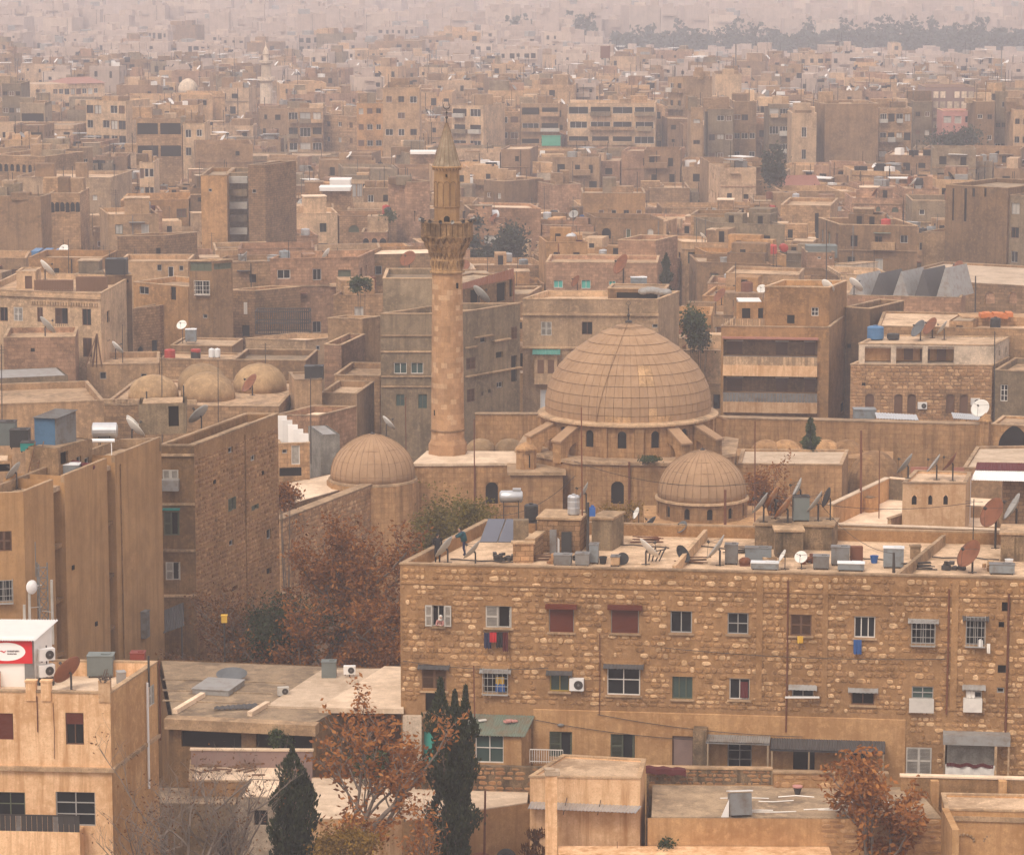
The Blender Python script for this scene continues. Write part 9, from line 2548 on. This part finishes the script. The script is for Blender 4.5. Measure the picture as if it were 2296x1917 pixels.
# --- trees
def tree(label,u,d,vtop,spread,leaf,nleaf,lsize,seed,bark='bark',crown0=0.3,z0=0.0,levels=4,name='tree',lean=0.0,tr=None,clump=0.35,squash=1.0,twig=False):
 rr=random.Random(seed)
 top=PD(u,vtop,d);base=Vector((top.x-lean,d,z0));H=top.z-z0
 T=thing(name,label,'tree',base)
 wood=MB();tips=[]
 tr=tr or H*0.018+0.05
 def branch(p,dirv,L,r,lev):
  n=4
  pts=[p];rad=[r]
  dcur=dirv.copy()
  for i in range(n):
   dcur=(dcur+Vector((rr.gauss(0,0.13),rr.gauss(0,0.13),rr.gauss(0.03,0.08)))).normalized()
   p=p+dcur*L/n
   pts.append(p);rad.append(r*(1-0.45*(i+1)/n))
  wood.tube(pts,rad,6 if lev<2 else 4 if lev<3 else 3,cap=lev>2)
  if lev >= levels-2:
   tips.extend(pts[1:])
  if lev<levels:
   kids=rr.randint(3,4) if lev<2 else rr.randint(2,4)
   for k in range(kids):
    s=0.35+0.65*(k+rr.random())/kids if lev else crown0+(1-crown0)*(k+rr.random())/kids
    q=pts[0].lerp(pts[-1],min(1,s)) if False else pts[min(n,max(1,int(s*n+0.5)))]
    az=rr.uniform(0,2*pi);up=rr.uniform(0.15,0.9)
    nd=(dcur*0.45+Vector((cos(az),sin(az),up*0.7)).normalized()*0.9);nd.z=nd.z if nd.z>-0.1 else 0.05
    branch(q,nd.normalized(),L*rr.uniform(0.52,0.75),r*0.5,lev+1)
 branch(base,Vector((lean/max(1,H),0,1)).normalized(),H*0.5,tr,0)
 for _ in range(2):
  branch(base+Vector((lean*0.3,0,H*0.3)),Vector((rr.uniform(-0.6,0.6),rr.uniform(-0.5,0.5),0.8)).normalized(),H*0.36,tr*0.6,1)
 # squeeze everything into the crown seen in the photograph
 zs=[p.z for p in tips];zmax=max(zs);zscale=H/(zmax-z0)
 rmax=sorted([hypot(p.x-base.x-lean*0.6,p.y-base.y) for p in tips])[int(len(tips)*0.93)];ks=spread/max(0.1,rmax)
 def fit(v):
  z=(v[2]-z0)*zscale;k=ks+(1-ks)*max(0,1-z/(H*0.25)) if z<H*0.25 else ks
  return (base.x+(v[0]-base.x)*k,base.y+(v[1]-base.y)*k,z0+z)
 wood.v=[fit(v) for v in wood.v]
 wood.build('trunk',bark,T)
 if nleaf:
  lv=MB();vs,fs=[],[]
  tp=[Vector(fit(p)) for p in tips]
  for i in range(nleaf):
   c=rr.choice(tp)+Vector((rr.gauss(0,clump),rr.gauss(0,clump),rr.gauss(0,clump*0.8)-clump*0.1))
   if c.z<z0+H*crown0*0.55:
    continue
   a=Vector((rr.gauss(0,1),rr.gauss(0,1),rr.gauss(0,0.7))).normalized();b=a.cross(Vector((rr.gauss(0,1),rr.gauss(0,1),rr.gauss(0,1)))).normalized()
   s=lsize*rr.uniform(0.6,1.4);o=len(vs)
   vs += [tuple(c-a*s),tuple(c+b*s*0.5-a*s*0.1),tuple(c+a*s),tuple(c-b*s*0.5+a*s*0.1)]
   fs.append((o,o+1,o+2,o+3))
  lv.v,lv.f,lv.m=vs,fs,[0]*len(fs)
  lv.build('crown',leaf,T)
 return T
def cypress(label,spikes,d,z0,nleaf,lsize,seed,leaf='leaf_cypress',name='cypress',cone=False,z_low=0.2,bulge=0.35):
 "spikes: (pixel u, top pixel v, radius in metres)"
 rr=random.Random(seed)
 tops=[(PD(u,v,d),r) for u,v,r in spikes]
 bx=sum(p.x for p,r in tops)/len(tops)
 T=thing(name,label,'tree',(bx,d,z0))
 wood=MB();lv=MB();vs,fs=[],[]
 for (p,r) in tops:
  H=p.z-z0;wood.tube([(bx,d,z0),((bx+p.x)/2,d,z0+H*0.4),(p.x,d,z0+H*0.96)],[0.16,0.1,0.02],6)
  for i in range(nleaf // len(tops)):
   h=rr.random() ** (0.9 if not cone else 1.3)
   prof=(1-h) ** 0.95 if cone else (min(1,h/bulge*0.55+0.45)*(1-0.97*max(0,(h-bulge)/(1-bulge)) ** 4))
   lump=0.78+0.3*sin(h*31+seed)
   a=rr.uniform(0,2*pi);rad=r*prof*lump*sqrt(rr.uniform(0.35,1.0))*(1+0.28*sin(a*3+h*19)+(0.35*rr.random() if rr.random()<0.12 else 0))
   zc=z0+H*(z_low+(1-z_low)*h)
   xx=bx+(p.x-bx)*(0.35+0.65*min(1,h*1.2))
   c=Vector((xx+rad*cos(a),d+rad*sin(a),zc))
   up=Vector((cos(a)*(0.9 if cone else 0.35),sin(a)*(0.9 if cone else 0.35),-0.2 if cone else 1.0)).normalized();up=(up+Vector((rr.gauss(0,0.25),rr.gauss(0,0.25),0))).normalized()
   b=up.cross(Vector((rr.gauss(0,1),rr.gauss(0,1),0.1))).normalized();s=lsize*rr.uniform(0.6,1.4);o=len(vs)
   vs += [tuple(c-up*s),tuple(c+b*s*0.4),tuple(c+up*s),tuple(c-b*s*0.4)];fs.append((o,o+1,o+2,o+3))
 wood.build('trunk','bark',T)
 lv.v,lv.f,lv.m=vs,fs,[0]*len(fs);lv.build('crown',leaf,T)
 return T
def bush(label,u,v,d,rx,rz,leaf,n,ls,seed,name='bush',zb=None):
 rr=random.Random(seed);c=PD(u,v,d);zb=0.0 if zb is None else zb
 T=thing(name,label,'bush',(c.x,d,zb));vs,fs=[],[]
 blobs=[(Vector((rr.uniform(-0.6,0.6)*rx,rr.uniform(-0.5,0.5)*rx,rr.uniform(-0.5,0.6)*rz)),rr.uniform(0.3,0.6)) for _ in range(9)]
 for i in range(n):
  o_,k=rr.choice(blobs);q=Vector((rr.gauss(0,0.5),rr.gauss(0,0.5),rr.gauss(0,0.5)))*k
  p=c+o_+Vector((q.x*rx,q.y*rx,q.z*rz))
  if p.z<zb+0.05 or p.z<c.z-1.6*rz:
   p.z=max(zb+0.05,c.z-rz)+rr.uniform(0.05,0.5)
  a=Vector((rr.gauss(0,1),rr.gauss(0,1),rr.gauss(0,1))).normalized();b=a.cross(Vector((rr.gauss(0,1),rr.gauss(0,1),rr.gauss(0,1)))).normalized();s=ls*rr.uniform(0.6,1.4);o=len(vs)
  vs += [tuple(p-a*s),tuple(p+b*s*0.5),tuple(p+a*s),tuple(p-b*s*0.5)];fs.append((o,o+1,o+2,o+3))
 lv=MB();lv.v,lv.f,lv.m=vs,fs,[0]*len(fs);lv.build('foliage',leaf,T)
 w=MB()
 for k in range(6):
  w.tube([(c.x+rr.uniform(-0.2,0.2)*rx,d,zb),(c.x+rr.uniform(-0.6,0.6)*rx,d+rr.uniform(-0.4,0.4)*rx,c.z+rz*0.3)],[0.05,0.015],4)
 w.build('stems','bark',T)
 return T
# rust-brown trees between the left blocks and the stone block
G1='autumn trees between the left blocks and the stone block'
for (lab,u,d,vt,sp,leaf,nl,ls,seed) in (
  ('tall rust-red autumn tree touching the left corner of the stone block',805,197,1168,4.2,'leaf_rust',6500,0.14,1),
  ('rust-red tree with a broad crown in front of the precinct wall',725,203,1205,3.8,'leaf_rust',4500,0.14,2),
  ('low rust tree hard against the stone block',862,190,1275,3.2,'leaf_rust',5500,0.13,3),
  ('brown half bare tree in the dark gap before the rubble block',640,196,1290,3.6,'leaf_brown',4500,0.12,4),
  ('dark brown tree behind the workshop roof',700,188,1330,3.6,'leaf_rust',3800,0.13,5),
  ('brown thin crowned tree left of the dark hollow',500,193,1312,3.4,'leaf_brown',3500,0.11,6),
  ('dull brown tree under the brown rubble block',575,199,1325,3.2,'leaf_brown',3500,0.11,7),
  ('rust tree low behind the air conditioner on the workshop roof',815,187,1370,3.0,'leaf_rust',4500,0.13,8)):
 T=tree(lab,u,d,vt,sp,leaf,nl,ls,seed,'bark_grey' if seed in (4,6,7) else 'bark',crown0=0.25,levels=5 if seed in (4,6,7) else 4,clump=0.26)
 T['group']=G1
bush('dark evergreen thicket in the hollow behind the workshop roof',640,1420,190,3.2,2.6,'leaf_cypress',7000,0.1,11,'thicket',0)
tree('yellow-green tree beside the man on the roof',985,214,1078,2.6,'leaf_olive',9000,0.12,12,crown0=0.45)
bush('small olive bush behind the solar panels',1062,1158,200,1.7,1.2,'leaf_olive',2500,0.1,13)
bush('faded golden shrub against the mosque wall',1390,1162,222,1.8,1.3,'leaf_gold',2500,0.1,14)
bush('creeper on the ledge of the great dome drum',1446,1030,244.6,1.2,0.35,'leaf_green',900,0.09,15,'creeper',10.3)
tree('rust creeper tree climbing the annexe beside the small dome',1712,243,1020,2.0,'leaf_rust',6000,0.12,16,crown0=0.3)
bush('red creeper on the flat court roof',640,1112,226,1.2,1.0,'leaf_rust',1500,0.12,17,'creeper')
cypress('small green fir before the court wall',[(1818,938,1.75)],259.5,5,4000,0.22,18,'leaf_green','fir_tree',True,0.1)
# foreground
tree('bare grey tree with forked trunk at the lower left',395,151,1590,3.2,'leaf_brown',500,0.08,21,'bark_grey',0.3,levels=5,lean=-0.6)
tree('bare tangled tree in front of the block hut',520,152,1640,2.6,'leaf_brown',400,0.08,22,'bark_grey',0.3,levels=5)
tree('bare bushy tree in front of the peach house',300,149,1700,2.4,'leaf_brown',300,0.08,23,'bark_grey',0.3,levels=5)
tree('orange-leaved tree with leaning trunk before the workshop',790,155,1556,4.0,'leaf_orange',3400,0.15,24,'bark_grey',0.42,lean=0.4,clump=0.22)
tree('small orange-leaved tree in front of the tall cypress',960,150,1760,1.9,'leaf_orange',1400,0.12,29,'bark_grey',0.4,clump=0.25)
cypress('broad dark cypress at the bottom left of centre',[(655,1672,1.05),(632,1745,0.8),(682,1725,0.85)],154,0,12000,0.13,25)
cypress('tall dark cypress with three points in front of the green shed',[(988,1520,1.05),(1020,1548,0.85),(1044,1538,0.8)],157,0,20000,0.12,26,z_low=0.1)
bush('golden bush at the bottom edge below the orange tree',772,1905,150,1.8,1.1,'leaf_gold',3500,0.09,27)
tree('rust-leaved tree in front of the low house at bottom right',1960,157,1672,2.9,'leaf_orange',3600,0.17,28,'bark_grey',0.35,clump=0.24)
bush('small green shoot at the bottom edge of the peach wall',1490,1902,158,0.6,0.5,'leaf_green',400,0.09,30,'shoot')
bush('green creeper under the eaves of the workshop',632,1652,169,0.7,0.6,'leaf_green',1200,0.09,31,'creeper',5.8)
bush('dark green bush beside the whitewashed wall',830,1716,167,1.0,0.8,'leaf_green',1800,0.09,32,'bush',5.0)
cypress('brown dry creeper cone beside the concrete post',[(1205,1828,0.75)],160.5,1.0,5000,0.12,33,'leaf_brown','dry_creeper',False,0.0,0.2)
# mid distance greenery
bush('dark tree clump behind the minaret balcony, right of it',1130,555,425,3.6,3.6,'leaf_far',4500,0.28,41,'tree_clump',2)
bush('dark green tree touching the minaret balcony on the right',1062,545,430,1.9,4.0,'leaf_far',2500,0.28,42,'tree_clump',2)
cypress('lone cypress right of the teal windowed house',[(1494,570,0.75)],372,3,2500,0.22,43,'leaf_cypress')
bush('dark green shrub left of the brown apartment house',1570,742,310,2.2,2.4,'leaf_green',2500,0.18,44)
bush('dark tree in the alley below the grey balcony apartments',1735,372,500,2.4,3.6,'leaf_far',2500,0.28,45,'alley_tree',1)
bush('dark tree clump below the pink rendered block',2140,312,585,5.0,2.6,'leaf_far',2500,0.3,46,'tree_clump',1)
bush('grey-green shrub among roofs left of the minaret balcony',870,485,445,1.2,0.9,'leaf_green',900,0.2,47)
bush('dark shrub below the dish left of the minaret',808,637,330,1.3,1.0,'leaf_green',1200,0.16,48)
# palm
p=PD(*t('f',1215,850),322);T_=thing('palm_tree','bare ragged palm beside the brown stair tower','tree',(p.x,p.y,0))
mb=MB();topz=PD(*t('f',1215,820),322).z;mb.tube([(p.x,p.y,0),(p.x,p.y,topz)],[0.25,0.2],8);mb.build('trunk','bark',T_)
mb=MB();rr=random.Random(6)
for k in range(18):
 a=rr.uniform(0,2*pi);L=rr.uniform(2.2,3.6);lift=rr.uniform(-0.2,0.9)
 prev=Vector((p.x,p.y,topz));dirv=Vector((cos(a),sin(a),lift)).normalized()
 for s in range(7):
  nxt=prev+dirv*L/7;dirv=(dirv+Vector((0,0,-0.14))).normalized();sd_=dirv.cross(Vector((0,0,1))).normalized()*0.55
  for q in (-1,1):
   mb.add([tuple(prev),tuple(nxt),tuple(nxt+sd_*q*0.5+Vector((0,0,-0.25))),tuple(prev+sd_*q*0.5+Vector((0,0,-0.2)))],[(0,1,2,3)])
  prev=nxt
mb.build('fronds','leaf_olive',T_)
# distant wood and tree belts
rw=random.Random(8)
vs,fs=[],[]
def puff(x,y,h,w,n):
 for i in range(n):
  k=rw.random();zc=0.3+h*k ** 0.8;r=w*(1-0.75*max(0,k-0.35))*sqrt(rw.random());a=rw.uniform(0,2*pi);c=Vector((x+r*cos(a),y+r*sin(a),zc));s=rw.uniform(0.6,1.4)
  A=Vector((rw.gauss(0,1),rw.gauss(0,1),rw.gauss(0,1))).normalized();B=A.cross(Vector((rw.gauss(0,1),rw.gauss(0,1),rw.gauss(0,1)))).normalized();o=len(vs)
  vs.extend([tuple(c-A*s),tuple(c+B*s*0.7),tuple(c+A*s),tuple(c-B*s*0.7)]);fs.append((o,o+1,o+2,o+3))
for i in range(520):
 u=rw.uniform(1370,2330);y=rw.uniform(1242,1345);c=PD(u,100,y)
 puff(c.x,y,rw.uniform(6,11)+4*max(0,(u-1500)/800)*rw.random()+(6 if rw.random()<0.06 else 0),rw.uniform(2.5,4.5),60)
for (ua,ub,ya,yb,n,h) in ((800,1060,1270,1330,45,10),(1135,1200,1255,1290,20,19),(1210,1255,1260,1290,14,16),(1270,1330,1260,1300,18,20),(60,150,1080,1110,14,9),(430,570,1060,1090,18,9),(110,260,1075,1100,14,10)):
 for i in range(n):
  u=rw.uniform(ua,ub);y=rw.uniform(ya,yb);c=PD(u,100,y);puff(c.x,y,rw.uniform(0.6,1.0)*h,rw.uniform(2,3.6),60)
mb=MB();mb.v,mb.f,mb.m=vs,fs,[0]*len(fs)
o=mb.build('distant_wood','leaf_far');o['kind']='stuff';o['label']='grey hazy wood and tree belts before the horizon'
# --- the air
bm=bmesh.new();bmesh.ops.create_cube(bm,size=1.0);me=bpy.data.meshes.new('haze');bm.to_mesh(me);bm.free()
hz=bpy.data.objects.new('haze',me);col.objects.link(hz)
hz.scale=(18400,14800,55.2);hz.location=(0,6750,26.4);hz['kind']='stuff';hz['label']='pale pinkish winter haze over the whole city'
hm=bpy.data.materials.new('haze_air');hm.use_nodes=True
nt=hm.node_tree;nt.nodes.remove(nt.nodes['Principled BSDF'])
pv=nt.nodes.new('ShaderNodeVolumePrincipled');pv.inputs['Color'].default_value=(0.93,0.935,1.0,1);pv.inputs['Density'].default_value=0.00042;pv.inputs['Anisotropy'].default_value=0.0
nt.links.new(pv.outputs[0],nt.nodes['Material Output'].inputs['Volume'])
me.materials.append(hm)
# --- labels of the look-alikes: say which one
groups={}
for (o,lab,u,v) in AUTO:
 groups.setdefault(lab,[]).append((u,v,o))
ORD=['leftmost','second from left','third from left','fourth from left','fifth from left','sixth from left','seventh from left','eighth from left','ninth from left']
for lab,lst in groups.items():
 lst.sort(key=lambda q: q[0])
 for i,(u,v,o) in enumerate(lst):
  if len(lst)==1:
   o['label']=lab
  else:
   o['label']=lab.replace(' with tan roof','').replace(' with pale roof','').replace(' with grey roof','').replace(' with whitish roof','').replace(' and few windows','')+', '+('rightmost' if i==len(lst)-1 else ORD[min(i,8)])
  w_=o['label'].split()
  if len(w_)>16:
   o['label']=' '.join(q for q in w_ if q not in ('just','well','and','stair','hut','coloured'))
